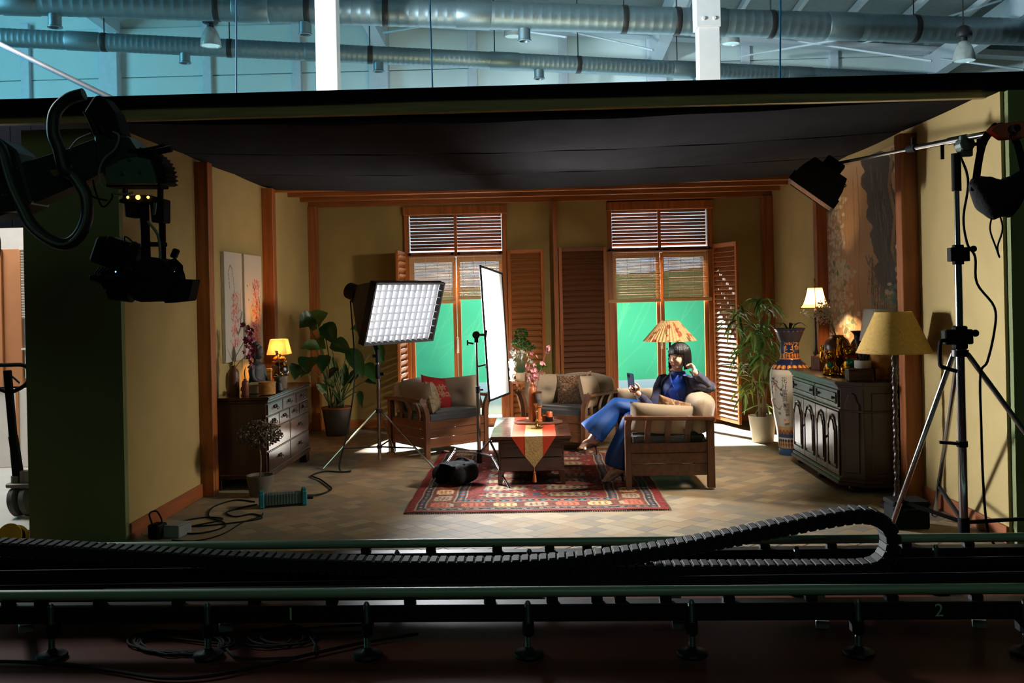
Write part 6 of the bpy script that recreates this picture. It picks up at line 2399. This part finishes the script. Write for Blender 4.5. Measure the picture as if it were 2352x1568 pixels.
b = B().tube(smooth_path([(-.09, -.03, zz(780)), (-.135, -.04, zz(785)), (-.14, -.04, zz(832)), (-.13, -.05, zz(840))], 4), .012, 8).tube([(-.13, -.05, zz(840)), (-.05, -.07, zz(850))], .012, 8)
b.done('crank_handle', M_black, t, smooth=True)
B().ball((.085, -.02, zz(765)), .022, 8).tube([(.06, -.02, zz(765)), (.085, -.02, zz(765))], .008, 6).done('knob', M_black, t, smooth=True)
b = B().tube([(0, 0, zz(607)), (0, 0, zz(562))], .034, 14).box(-.055, .06, -.03, .03, zz(600), zz(568)).ball((.085, -.02, zz(572)), .02, 8)
b.done('riser_clamp', M_black, t, bevel=.004)
b = B().tube([(0, 0, zz(438)), (0, 0, zz(352))], .028, 12)
b.done('spigot', M_black, t, smooth=True)
jl = J - BS
B().obox(jl + V((0, -.03, -.05)), (.07, .04, .13)).tube([jl + V((0, -.06, -.04)), jl + V((0, .03, -.04))], .045, 14).done('swivel_head', mat('grey_cast_metal', (74, 84, 80), .5, .6), t, bevel=.006)
B().tube([jl + V((.04, -.03, -.04)), jl + V((.075, -.03, -.04))], .012, 8).obox(jl + V((.08, -.03, -.04)), (.022, .03, .11)).done('tee_handle', M_black, t, bevel=.004)
dj = (SA - J).normalized()
rear = J - dj * .50
md = J + dj * .62
B().tube([jl - dj * .50, jl + dj * .62], .0185, 14).done('boom_outer', M_chrome, t, smooth=True)
B().tube([jl + dj * .6, SA - BS], .0125, 12).done('boom_inner', M_chrome, t, smooth=True)
B().tube([jl - dj * .03, jl + dj * .16], .024, 12).done('boom_sleeve', M_chrome, t, smooth=True)
B().tube([jl + dj * .56, jl + dj * .66], .026, 12).obox(jl + dj * .6 + V((0, 0, .04)), (.02, .02, .06)).done('boom_lock', M_black, t, smooth=True)
B().tube([jl - dj * .53, jl - dj * .48], .022, 12).done('end_cap', M_black, t, smooth=True)
B().obox(jl + dj * .24 + V((0, 0, -.05)), (.022, .006, .11)).done('tape_strip', M_black, t)
# legs
hub = V((0, 0, zz(812)))
B().tube([(0, 0, zz(818)), (0, 0, zz(803))], .05, 14).done('leg_collar', M_iron, t, smooth=True)
for f in (fl(2040, 1230, .03), V((BS.x + .78, BS.y - .22, .03)), fl(2147, 1184, .03)):
    e = V(f) - BS
    r_ = V((e.x, e.y, 0)).normalized()
    a = hub + r_ * .04
    B().tube([a, e], .0165 if f is not None else .013, 10).done('leg', M_chrome, t, smooth=True)
    k1 = a.lerp(e, .80)
    B().bar((0, 0, .19), k1, .02, .02).done('brace', M_black, t)
    B().tube([e + V((0, 0, .03)), e + V((0, 0, -.0))], .022, 10).done('foot', M_rubber, t, smooth=True)
kn = hub.lerp(V((.78, -.22, .03)), .52)
B().obox(kn, (.055, .04, .06)).ball(kn + V((.035, -.02, .01)), .02, 8).done('leg_knob', M_black, t, bevel=.006)
B().tube([(0, 0, zz(1026)), (0, 0, zz(1012))], .034, 14).bar((-.03, 0, zz(1018)), (-.13, .02, zz(1015)), .03, .018).done('pedal_bracket', M_iron, t, bevel=.003)
B().tube([(0, 0, .10), (0, 0, .22)], .034, 14).done('brace_collar', M_black, t, smooth=True)
# cable on the stand
cpts = [J + dj * .12 + V((0, -.03, -.03)), J + V((-.0, -.05, -.25)), at(2213, 500, BY - .05), at(2222, 560, BY - .05), at(2240, 590, BY - .06), at(2244, 650, BY - .05), at(2284, 705, BY - .05), at(2284, 760, BY - .06), at(2268, 830, BY - .06), at(2252, 860, BY - .06), at(2254, 980, BY - .05), at(2258, 1100, BY - .05), at(2266, 1200, BY - .05), at(2280, 1245, BY - .02)]
cpts.append(V((cpts[-1].x + .04, BY - .1, .008)))
tag(B().tube(smooth_path(cpts, 5), .0075, 7).done('power_cable', M_rubber, smooth=True), 'black cable hanging down along the boom stand', 'cable')
# hung sandbag with orange clamp
HB = rear + dj * .15
t = thing('sandbag', 'black sandbag hanging from the back end of the boom', 'sandbag', HB)
M_clay = mat('orange_clamp', (150, 62, 36), .5, var=.15)


def hbag(s):
    def fn(u, v):
        th = 2 * math.pi * v
        q = math.pi * (.30 + .70 * u)
        r = (.098 * max(0, math.sin(q)) ** .6 + .004) * (1 + .05 * math.sin(th * 5 + u * 9))
        c = V((s * (.0 + .17 * u), -.02, -.385 + .11 * u * u + .02 * s * u))
        return c + V((.25 * s * r * math.cos(th), r * .9 * math.cos(th), r * 1.15 * math.sin(th)))
    return fn


b = B().grid(hbag(-1), 14, 16).grid(hbag(1), 14, 16)
b.done('bag', M_bag, t, smooth=80)
for s in (-1, 1):
    B().tube(smooth_path([(s * .15, -.02, -.34), (s * .10, -.02, -.08), (s * .03, -.02, .02), (0, 0, .03)], 4), [(.006, .022)] * 13, 8).done('strap', M_bag, t, smooth=True)
B().tube(smooth_path([(-.05, -.02, -.47), (-.07, -.03, -.56), (-.04, -.03, -.66), (-.02, -.03, -.72), (-.03, -.03, -.66), (.0, -.03, -.56), (-.01, -.02, -.47)], 5), .005, 6).done('cord', M_rubber, t, smooth=True)
t2 = thing('spring_clamp', 'orange spring clamp on the back end of the boom', 'clamp', rear + dj * .06 + V((0, -.0, 0)))
b = B().prism([(-.11, .0), (-.07, .03), (.08, .045), (.12, .0), (.09, -.05), (-.04, -.055)], -.035, -.023).prism([(-.11, .0), (-.07, .03), (.08, .045), (.12, .0), (.09, -.05), (-.04, -.055)], .023, .035)
b.done('jaw', M_clay, t2, bevel=.006)
B().obox((.04, 0, -.035), (.10, .05, .02)).tube([(0, -.04, -.04), (0, .04, -.04)], .008, 8).done('spring', M_iron, t2)
# overhead softbox
t = thing('softbox_light', 'small black softbox hanging from the boom, its grid facing down', 'softbox', S)
h2, u2, n2 = frame_of(sn2)
softbox(t, S, sn2, .40, .40, .20, 7, 7, .045, mat('grid_cloth_tan', (206, 178, 160), .8, var=.05), mat('dim_diffuser', (230, 210, 190), .8, var=0, emit=(255, 226, 196), estr=.9), .15, .018)
B().obox(-n2 * .24, (.16, .16, .09), MX((h2, u2, n2)).transposed()).done('lamp_head', M_black, t, bevel=.01)
B().tube(smooth_path([(.10, -.02, .10), (.2, -.02, .02), (.25, -.02, .03), (.2, -.02, .06)], 4), .004, 5).done('cord', M_rubber, t)
area('softbox_right_light', S + n2 * .14, S + n2 * .14 + V((-.66, .42, -.62)), .34, .34, 62, (1.0, .89, .74), 108)
# black case on the floor beside the stand
q = fl(2096, 1216)
t = thing('gear_case', 'black gear case on the floor at the foot of the twisted floor lamp', 'case', (q.x, q.y + .1, 0))
B().box(-.12, .12, -.10, .10, .0, .15).box(-.125, .125, -.105, .105, .1505, .185).done('shell', M_black, t, bevel=.01)
B().tube(smooth_path([(-.05, -.11, .13), (-.05, -.135, .14), (.05, -.135, .14), (.05, -.11, .13)], 3), .008, 6).done('handle', M_iron, t, smooth=True)

# ---------------------------------------------------------------- camera track with cable chain in front of the set
M_rail = mat('steel_rail', (120, 142, 124), .45, .15, var=.1, scale=6, stretch=(.3, 4, 4))
M_beam = mat('black_track_beam', (12, 12, 13), .5, .2, var=.15, spec=.3)
M_foot = mat('screw_foot', (78, 88, 80), .4, .7)
f0, f1 = fl(0, 1367, .27), fl(2352, 1351, .27)
r0, r1 = fl(700, 1250, .27), fl(2352, 1233, .27)


def along(a, b, px, z):
    "the point of the line a-b (on the floor plan) seen at the picture column px"
    lo_, hi_ = -1.0, 2.0
    for _ in range(40):
        m_ = (lo_ + hi_) / 2
        p = a.lerp(b, m_)
        d_ = -p.x * _s + p.y * _c
        x = CX + FPX * ((p.x * _c + p.y * _s) * _cr - (z - EYE) * _sr) / d_
        if x < px:
            lo_ = m_
        else:
            hi_ = m_
    p = a.lerp(b, lo_)
    return V((p.x, p.y, z))


track = thing('camera_track', 'long steel camera track on screw feet running across the front of the set', 'track', (0, 4.8, 0))
O = V((0, 4.8, 0))
for a, b in ((f0, f1), (r0, r1)):
    e0, e1 = a + (a - b) * (.12 if a is f0 else .62), b + (b - a) * .12
    B().tube([e0 - O, e1 - O], .024, 16).done('rail', M_rail, track, smooth=True)
    dn = V((0, 0, -.085))
    B().bar(e0 - O + dn, e1 - O + dn, .08, .078, (0, 1, 0)).done('beam', M_beam, track, bevel=.004)
for a, b, pxs in ((f0, f1, (20, 95, 230, 410, 585, 763, 942, 1125, 1268, 1371, 1424, 1528, 1673, 1862, 2047, 2241)), (r0, r1, (841, 990, 1142, 1262, 1348, 1392, 1560, 1756, 1909, 2080, 2224))):
    for px in pxs:
        p = along(a, b, px, .232) - O
        B().obox(p, (.052, .045, .034)).done('rail_block', M_beam, track, bevel=.003)
for a, b, pxs, dy in ((f0, f1, (133, 488, 849, 1215, 1586, 1963, 2343), -.055), (r0, r1, (640, 917, 1218, 1826, 2142), -.05)):
    for px in pxs:
        p = along(a, b, px, 0) - O + V((0, dy, 0))
        B().lathe([(.066, 0), (.07, .006), (.066, .016), (.03, .022), (.018, .035), (.018, .04)], 22, p).done('screw_foot', M_beam, track, smooth=40)
        prof = []
        for i in range(50):
            z = .035 + i * .004
            prof += [(.0135, z), (.0150, z + .002)]
        B().lathe(prof + [(.012, .238), (.008, .246), (0, .247)], 12, p).done('threaded_rod', M_foot, track, smooth=30)
        B().lathe([(.024, .092), (.026, .095), (.026, .15), (.024, .153)], 6, p).box(p.x - .024, p.x + .024, p.y, p.y + .05, .095, .15).done('lock_nut', M_beam, track)
for px in (60, 520, 1560, 1890, 2250):
    a = along(f0, f1, px, .11) - O
    b = along(r0, r1, px - 20, .11) - O
    B().bar(a, b, .06, .035).done('cross_tie', mat('grey_tie', (96, 98, 98), .5, .4), track, bevel=.003)
M_num = mat('pale_green_number', (150, 166, 148), .7)
for s, px, py in (('1', 673, 1410), ('2', 2148, 1397)):
    p = along(f0, f1, px, .185) - O
    o = glyphs(s, .082, M_num, track, None, 0, 0, 'number', bend=False)
    for v in o.data.vertices:
        v.co = (p.x + v.co.x, p.y - .0415, .186 + v.co.y)
# carriage trough
B().box(-3.2, 3.4, -.02, .26, .125, .135).box(-3.2, 3.4, -.02, -.01, .125, .215).box(-3.2, 3.4, .25, .26, .125, .215).done('chain_trough', M_beam, track)
xa, xb = at(230, 1320, 4.74).x, at(1245, 1320, 4.74).x
B().box(xa, xb, -.10, -.03, .085, .20).done('carriage_plate', M_beam, track, bevel=.012)
# cable chain
CHY = 4.95
cp = [(-60, 1252), (0, 1256), (200, 1266), (500, 1284), (800, 1296), (1000, 1299), (1150, 1298), (1300, 1289), (1500, 1266), (1650, 1239), (1800, 1209), (1900, 1190), (1975, 1181), (2020, 1194), (2043, 1225), (2042, 1262), (2022, 1292), (1985, 1304), (1900, 1306), (1700, 1307), (1500, 1308), (1300, 1309), (1100, 1311), (900, 1313)]
P3 = smooth_path([at(x, y, CHY) for x, y in cp], 14)
chain = thing('cable_chain', 'black plastic cable drag chain lying along the track and bending back at right', 'cable chain', (0, CHY, 0))
M_link = mat('drag_chain_plastic', (26, 26, 27), .7, var=.12, spec=.1)
M_lid = mat('drag_chain_lid', (66, 66, 65), .7, var=.12, spec=.12)
lk = B().box(-.0232, .0232, -.060, .060, -.032, .032).mesh('chain_link', M_link, bevel=.003)
ld = B().box(-.0165, .0165, -.054, .054, -.0385, .0385).mesh('crossbar', M_lid, bevel=.002)
acc, pitch = 0.0, .0475
prev = P3[0]
nlk = 0
for a, b in zip(P3[:-1], P3[1:]):
    seg = (b - a).length
    while acc <= seg:
        p = a.lerp(b, acc / seg)
        an = math.atan2(b.z - a.z, b.x - a.x)
        l_ = link('chain_link', lk, chain, (p.x, 0, p.z), (0, -an, 0))
        link('crossbar', ld, l_)
        acc += pitch
        nlk += 1
    acc -= seg

# cables on the floor in front of the track
M_cab = mat('grey_green_cable', (22, 27, 25), .7, spec=.15)


def floor_cable(label, pts, r=.007, m=None, k=6):
    q = [fl(x, y, r + .001) for x, y in pts]
    return tag(B().tube(smooth_path(q, k), r, 7).done('floor_cable', m or M_rubber, smooth=True), label, 'cable')


coil = []
for i in range(58):
    a = i * .62
    coil.append((400 + (105 + 12 * math.sin(i * .9)) * math.cos(a) + i * .5, 1476 + (26 + 5 * math.sin(i * 1.3)) * math.sin(a) - (i % 9) * .4))
coil += [(520, 1478), (600, 1462), (680, 1446), (760, 1438), (840, 1434)]
floor_cable('coil of dark cable on the dark floor before the track, beside number 1', coil, .006, M_cab, 3)
coil = []
for i in range(26):
    a = i * .7
    coil.append((600 + 70 * math.cos(a) + i * 3, 1466 + 20 * math.sin(a) - i * .3))
coil += [(720, 1500), (560, 1512), (520, 1490)]
floor_cable('second loose loop of dark cable right of the coil', coil, .006, M_cab, 3)
floor_cable('long cable curving over the floor at the very bottom', [(-60, 1518), (60, 1520), (160, 1526), (260, 1540), (370, 1556), (480, 1552), (600, 1528), (720, 1500), (840, 1474), (960, 1455)], .008, M_cab)
# ballast with teal ends, junction box and their cables
q = fl(596, 1168)
t = thing('ballast', 'teal-ended lighting ballast lying on the set floor before the dried topiary', 'ballast', (q.x + .16, q.y + .10, 0), R(18))
M_teal = mat('teal_plastic', (28, 110, 124), .45, var=.1)
B().box(-.145, .145, -.055, .055, .018, .098).done('body', mat('ballast_grey', (84, 104, 100), .5, .3, var=.2), t, bevel=.006)
for i in range(12):
    B().box(-.13 + i * .0225, -.118 + i * .0225, -.058, .058, .022, .101).done('cooling_fin', MATS['ballast_grey'], t)
for s in (-1, 1):
    B().box(s * .165 - .02, s * .165 + .02, -.068, .068, .0, .118).done('end_cap', M_teal, t, bevel=.008)
    B().obox((s * .165, 0, .125), (.03, .09, .016)).done('grip', M_teal, t, bevel=.004)
B().tube([(.185, .02, .05), (.235, .03, .045)], .016, 10).done('plug', M_black, t, smooth=True)
q = fl(386, 1236)
t = thing('junction_box', 'light grey junction box by the left baseboard', 'box', (q.x + .02, q.y + .09, 0), R(-10))
B().box(-.075, .075, -.085, .085, .0, .075).box(-.07, .07, -.08, .08, .0755, .085).done('body', mat('light_grey_plastic', (128, 134, 134), .5), t, bevel=.006)
q = fl(352, 1240)
t = thing('plug_block', 'black plug block with bent cables beside the grey junction box', 'plug', (q.x, q.y + .06, 0), R(-15))
B().box(-.04, .05, -.05, .06, .0, .10).done('body', M_black, t, bevel=.01)
B().tube(smooth_path([(-.02, -.02, .10), (-.04, -.02, .17), (.02, -.02, .19), (.06, -.02, .12), (.0, -.02, .09)], 4), .006, 6).done('lead', M_rubber, t, smooth=True)
floor_cable('black cable looping from the junction box over the set floor', [(404, 1218), (450, 1206), (500, 1196), (510, 1190), (470, 1188), (420, 1196), (400, 1202), (440, 1208), (520, 1202), (600, 1190), (580, 1180), (540, 1186), (520, 1176), (560, 1164), (590, 1158)], .006)
floor_cable('black cable running from ballast toward the baseboard', [(404, 1224), (460, 1224), (510, 1212), (515, 1200), (480, 1186), (490, 1164), (540, 1148), (585, 1152)], .006)
floor_cable('thin cable lying behind the grey box, along baseboard', [(395, 1240), (440, 1242), (480, 1236), (520, 1222), (560, 1198), (598, 1186), (604, 1178)], .005)

# ---------------------------------------------------------------- remote camera crane at left
CY = 4.95
CR = at(200, 380, CY)
crane = thing('camera_crane', 'dark robotic camera crane arm hanging in at upper left with camera head', 'crane', CR)
M_crn = mat('dark_green_grey_paint', (34, 42, 38), .45, .3, var=.12)
M_crg = mat('grey_green_plate', (72, 88, 78), .5, .4)
K = lambda x, y, dy=0.0: at(x, y, CY) - CR + V((0, dy, 0))
KS = 2200 / CY


def plate(pts, y0, y1, name, m, bevel=.004):
    q = [K(*p) for p in pts]
    return B().prism([(p.x, p.z) for p in q], y0, y1).done(name, m, crane, bevel=bevel)


plate([(-120, 450), (64, 378), (165, 347), (250, 316), (322, 340), (318, 362), (210, 420), (50, 487), (-120, 545)], -.07, .07, 'arm_beam', M_crn)
plate([(-60, 330), (20, 322), (62, 352), (96, 470), (60, 488), (-60, 500)], -.10, .10, 'shoulder_housing', M_crn, .012)
plate([(232, 312), (310, 318), (330, 350), (334, 420), (262, 424), (240, 380)], -.09, .09, 'elbow_housing', M_crn, .01)
plate([(205, 262), (228, 226), (246, 224), (276, 262), (292, 316), (236, 330)], -.07, .07, 'cable_head', M_black, .012)
for i in range(9):
    B().tube(smooth_path([K(208 + i * 6, 262 + i * 5, -.08), K(222 + i * 6, 280 + i * 5, -.10), K(232 + i * 6, 312 + i * 2, -.08), K(244 + i * 5, 338, -.085)], 4), .005, 6).done('cable', (M_rubber, M_cab, mat('red_cable', (90, 24, 22), .5), M_rubber)[i % 4], crane, smooth=True)
# toothed sector and side plate
plate([(262, 392), (300, 372), (330, 366), (360, 372), (372, 400), (376, 428), (264, 428)], -.105, -.075, 'side_plate', M_crg)
gp_ = [K(330, 428), K(330, 366)]
cg = K(330, 412)
pts = [(cg.x - .02, cg.z - .03)]
for i in range(27):
    a = R(-14) + R(112) * i / 26
    r = .158 if i % 2 else .140
    pts.append((cg.x + r * math.cos(a), cg.z + r * math.sin(a)))
B().prism(pts, -.07, .07).done('gear_sector', M_black, crane)
B().tube([K(330, 366, 0), K(352, 350, 0), K(394, 341, 0)], .018, 8).done('hose_arm', M_black, crane, smooth=True)
B().tube(smooth_path([K(312, 352, -.1), K(350, 350, -.1), K(396, 340, -.1)], 4), .008, 6).done('hose', M_rubber, crane, smooth=True)
for x, y in ((318, 372), (342, 400), (302, 404)):
    B().tube([K(x, y, -.115), K(x, y, -.10)], .010, 10).done('bolt', M_chrome, crane)
for x in (31, 40, 48, 55, 64):
    B().tube([K(x, 392 + (64 - x) * .05, -.104), K(x, 392 + (64 - x) * .05, -.098)], .006, 8).tube([K(x, 452, -.104), K(x, 452, -.098)], .006, 8).done('bolt', M_crg, crane)
plate([(128, 396), (180, 382), (184, 396), (140, 410)], -.073, -.066, 'slot_recess', mat('recess_tan', (96, 84, 52), .7))
# drop posts, light bar
plate([(284, 426), (291, 426), (291, 462), (284, 462)], -.02, .02, 'drop_post', M_black)
plate([(364, 426), (373, 426), (373, 456), (364, 456)], -.02, .02, 'drop_post', M_black)
plate([(255, 424), (378, 424), (378, 432), (255, 432)], -.06, .06, 'cross_plate', M_black)
plate([(284, 460), (308, 452), (352, 450), (382, 458), (382, 468), (284, 468)], -.06, .06, 'light_bar', M_black)
M_amb = mat('amber_led', (255, 200, 80), .3, emit=(255, 190, 70), estr=6)
for x, r in ((306, .007), (329, .012), (352, .007)):
    B().ball(K(x, 456, -.066), r, 8).done('indicator_light', M_amb, crane, smooth=True)
plate([(293, 466), (322, 466), (322, 500), (296, 500)], -.05, .05, 'control_box', M_black, .006)
plate([(352, 464), (384, 462), (384, 512), (356, 512)], -.05, .05, 'control_box', M_black, .006)
B().tube([K(367, 468, -.055), K(364, 496, -.055)], .011, 8).done('connector', M_chrome, crane, smooth=True)
B().tube([K(331, 462), K(337, 640)], .024, 12).done('column', M_black, crane, smooth=True)
B().tube([K(372, 470), K(374, 640)], .018, 12).done('column', M_black, crane, smooth=True)
plate([(334, 556), (380, 556), (380, 566), (334, 566)], -.03, .03, 'column_tie', M_black)
# remote head and camera
B().tube([K(362, 642, -.09), K(362, 642, .09)], .115, 24).done('pan_wheel', M_black, crane, smooth=True)
plate([(238, 546), (262, 544), (318, 560), (312, 604), (276, 620), (220, 600)], -.09, .09, 'camera_body', M_black, .012)
plate([(210, 632), (224, 630), (254, 640), (250, 656), (212, 642)], -.04, .04, 'viewfinder', M_black, .006)
B().tube([K(258, 658), K(306, 664)], .07, 20).done('lens_barrel', M_black, crane, smooth=True)
B().tube([K(246, 640, -.02), K(300, 640, -.02)], .055, 18).done('motor', M_black, crane, smooth=True)
plate([(300, 642), (345, 632), (372, 660), (368, 690), (330, 694), (306, 676)], -.08, .08, 'head_base', M_black, .014)
plate([(396, 640), (452, 642), (442, 690), (386, 696)], -.06, .06, 'monitor', M_black, .006)
plate([(386, 632), (418, 636), (416, 646), (388, 644)], -.03, .03, 'monitor_arm', M_black, .004)
B().obox(K(402, 582), (.03, .04, .05), (0, R(25), 0)).done('small_camera', M_black, crane, bevel=.006)
B().ball(K(408, 627, -.045), .008, 6).done('indicator_light', mat('green_led', (90, 255, 140), .3, emit=(70, 255, 120), estr=3), crane)
B().ball(K(284, 625, -.095), .004, 6).done('indicator_light', mat('blue_led', (150, 190, 255), .3, emit=(120, 170, 255), estr=4), crane)
M_hose = mat('cable_sleeve', (18, 19, 19), .55)
M_gcb = mat('grey_cable', (90, 100, 96), .5)


def hose(pts, r, m, name='cable_loop', dy=-.13):
    B().tube(smooth_path([K(x, y, dy) for x, y in pts], 6), r, 9).done(name, m, crane, smooth=True)


lp = [(-30, 332), (8, 334), (34, 352), (48, 398), (62, 440), (84, 486), (104, 522), (140, 552), (176, 564), (206, 548), (226, 508), (226, 462), (212, 432), (196, 410), (176, 396), (164, 350), (152, 316), (156, 270), (184, 240), (220, 228)]
hose(lp, .032, M_hose)
hose([(x + 2, y + 1) for x, y in lp[:14]], .0075, M_gcb, 'cable', -.166)
hose([(-20, 500), (10, 530), (20, 560), (16, 600), (0, 634), (-30, 660)], .030, M_hose)
hose([(-16, 506), (12, 540), (18, 566), (14, 604), (-4, 640)], .0075, M_gcb, 'cable', -.163)
hose([(284, 312), (298, 322), (290, 350), (266, 372), (254, 400), (258, 430), (280, 448), (312, 452), (330, 448)], .006, M_gcb, 'cable')
hose([(236, 316), (206, 330), (188, 352)], .005, M_gcb, 'cable')
hose([(240, 420), (246, 446), (262, 480), (282, 462), (282, 448)], .005, M_rubber, 'cable')
hose([(220, 446), (246, 460), (272, 466)], .005, M_rubber, 'cable')
hose([(350, 510), (372, 540), (378, 580), (376, 640)], .007, M_gcb, 'cable', -.06)
for i in range(12):
    a = i * 1.9
    x, y = 288 + 26 * math.cos(a), 582 + 22 * math.sin(a * 1.3)
    hose([(x, y), (x + 18 * math.cos(a * 2), y - 14), (x + 22, y + 8 * math.sin(a)), (x + 6, y + 20)], .004, M_rubber, 'cable', -.11)
for i in range(5):
    hose([(396, 600 + i * 4), (412 + i * 3, 596 + i * 3), (416 + i * 2, 616 + i * 3), (404, 634)], .004, M_rubber, 'cable', -.05)
for i in range(3):
    hose([(250 + i * 8, 614), (240 + i * 6, 630), (262 + i * 8, 640), (300, 634)], .004, M_rubber, 'cable', -.1)

# ---------------------------------------------------------------- bay beside the set at the far left
struct(B().box(-9.0, -3.55, 11.6, 11.7, 0, 2.8).done('wall_bay', mat('bay_white_wall', (220, 214, 206), .7, var=.04)))
M_mdf = mat('mdf_board', (190, 128, 84), .6, var=.08, scale=4)
t = thing('louvre_cabinet', 'tall MDF cupboard with white louvres standing in the bay at far left', 'cabinet', (at(30, 700, 9.6).x, 9.6, 0))
B().box(-.35, .085, 0, .4, .82, 2.22).box(-.35, -.10, -.03, 0, .82, 2.22).done('body', M_mdf, t, bevel=.004)
for i in range(26):
    B().obox((.155, -.01, 1.52 + i * .027), (.12, .004, .022), (R(35), 0, 0)).done('louvre', M_white, t)
B().box(.095, .215, .02, .03, 1.2, 1.5).done('grey_panel', mat('grey_panel', (110, 110, 112), .6), t)
B().box(.095, .215, .02, .4, .9, 1.2).done('lower_panel', mat('pale_panel', (180, 184, 182), .6), t)
B().box(.085, .22, -.02, .4, 2.205, 2.24).done('shelf', M_white, t)
B().box(.085, .22, -.02, .4, 1.19, 1.21).done('shelf', M_white, t)
B().box(-.35, .30, 0, .4, 0, .8).done('base_board', mat('bay_white_wall', (220, 214, 206)), t, bevel=.004)
B().box(.01, .04, -.01, .0, .05, .78).done('board_edge', M_mdf, t)
pn_ = thing('navy_wall', 'dark navy panel wall with thin white joints above the far left bay', 'panel', (0, 8.7, 0))
xs_ = [at(px, 240, 8.7).x for px in (-90, 22, 70, 118, 166, 214, 262, 306)]
for i in range(len(xs_) - 1):
    for z0, z1 in ((2.36, 2.66), (2.665, 2.98), (2.985, 3.30)):
        if i > 2 and z0 < 2.9:
            continue
        B().box(xs_[i] + .003, xs_[i + 1] - .003, 0, .05, z0, z1).done('panel', mat('navy_panel', (9, 13, 24), .8, spec=.1), pn_)
B().box(xs_[0], xs_[-1], .045, .06, 2.985, 3.30).box(xs_[0], xs_[3], .045, .06, 2.36, 2.98).done('backing', mat('pale_joint', (70, 84, 92), .6), pn_)
# pallet truck
q = fl(44, 1188)
t = thing('pallet_truck', 'orange pallet truck with black handle parked at far left', 'pallet truck', (q.x, q.y + .12, 0))
M_or = mat('orange_paint', (214, 92, 28), .45, var=.12)
M_whl = mat('grey_tyre', (74, 68, 64), .8, var=.2)
Q = lambda x, y, dy=0.0: at(x, y, q.y + .05) - V((q.x, q.y + .12, 0)) + V((0, dy, 0))
for x in (40, 66):
    c = Q(x, 1156)
    B().lathe([(.03, -.028), (.10, -.028), (.112, -.02), (.112, .02), (.10, .028), (.03, .028)], 24, (c.x, c.y, .112), MX.Rotation(R(78), 3, 'Y')).done('wheel', M_whl, t, smooth=40)
b = B()
b.box(Q(20, 1130).x, Q(112, 1130).x, -.12, .10, .225, .26)
b.done('axle_plate', mat('worn_metal', (120, 112, 104), .5, .5, var=.3), t, bevel=.008)
B().tube([Q(36, 1120), Q(36, 1092)], .034, 14).tube([Q(58, 1120), Q(58, 1080)], .04, 14).done('pump', MATS['worn_metal'], t, smooth=True)
B().box(Q(48, 1100).x, Q(48, 1100).x + .35, .03, .09, .27, .45).done('chassis', M_or, t, bevel=.02)
B().box(Q(56, 1100).x, Q(56, 1100).x + .12, .06, 1.2, .16, .22).box(Q(56, 1100).x + .24, Q(56, 1100).x + .36, .06, 1.2, .16, .22).done('fork', M_or, t, bevel=.01)
B().prism([(Q(14, 1150).x, .14), (Q(24, 1130).x, .21), (Q(30, 1150).x, .15), (Q(22, 1170).x, .10)], -.06, .04).done('guard', M_or, t)
B().bar(Q(38, 1092), Q(17, 850), .055, .04, (0, 1, 0)).done('drawbar', M_black, t, bevel=.006)
B().bar(Q(44, 1092), Q(30, 1000), .06, .05, (0, 1, 0)).done('drawbar_foot', M_black, t, bevel=.006)
B().tube(smooth_path([Q(-40, 838), Q(10, 838), Q(52, 838), Q(66, 850), Q(66, 872), Q(52, 888), Q(24, 900), Q(0, 894), Q(-40, 880)], 5), .016, 8).done('handle', M_black, t, smooth=True)
B().tube([Q(28, 864), Q(46, 880)], .008, 6).done('release_lever', M_chrome, t)
# yellow reel near the track at left
q = fl(30, 1262)
t = thing('cable_reel', 'yellow cable reel on the floor at far left behind the drag chain', 'reel', (q.x, q.y, 0))
mm = MX.Rotation(R(70), 3, 'X')
B().lathe([(.03, -.05), (.085, -.05), (.085, -.04), (.05, -.035), (.05, .035), (.085, .04), (.085, .05), (.03, .05)], 24, (0, 0, .085), mm).done('drum', mat('yellow_plastic', (214, 160, 30), .5), t, smooth=40)
B().lathe([(.05, -.033), (.07, -.03), (.07, .03), (.05, .033)], 20, (0, 0, .085), mm).done('wound_cable', M_rubber, t, smooth=40)
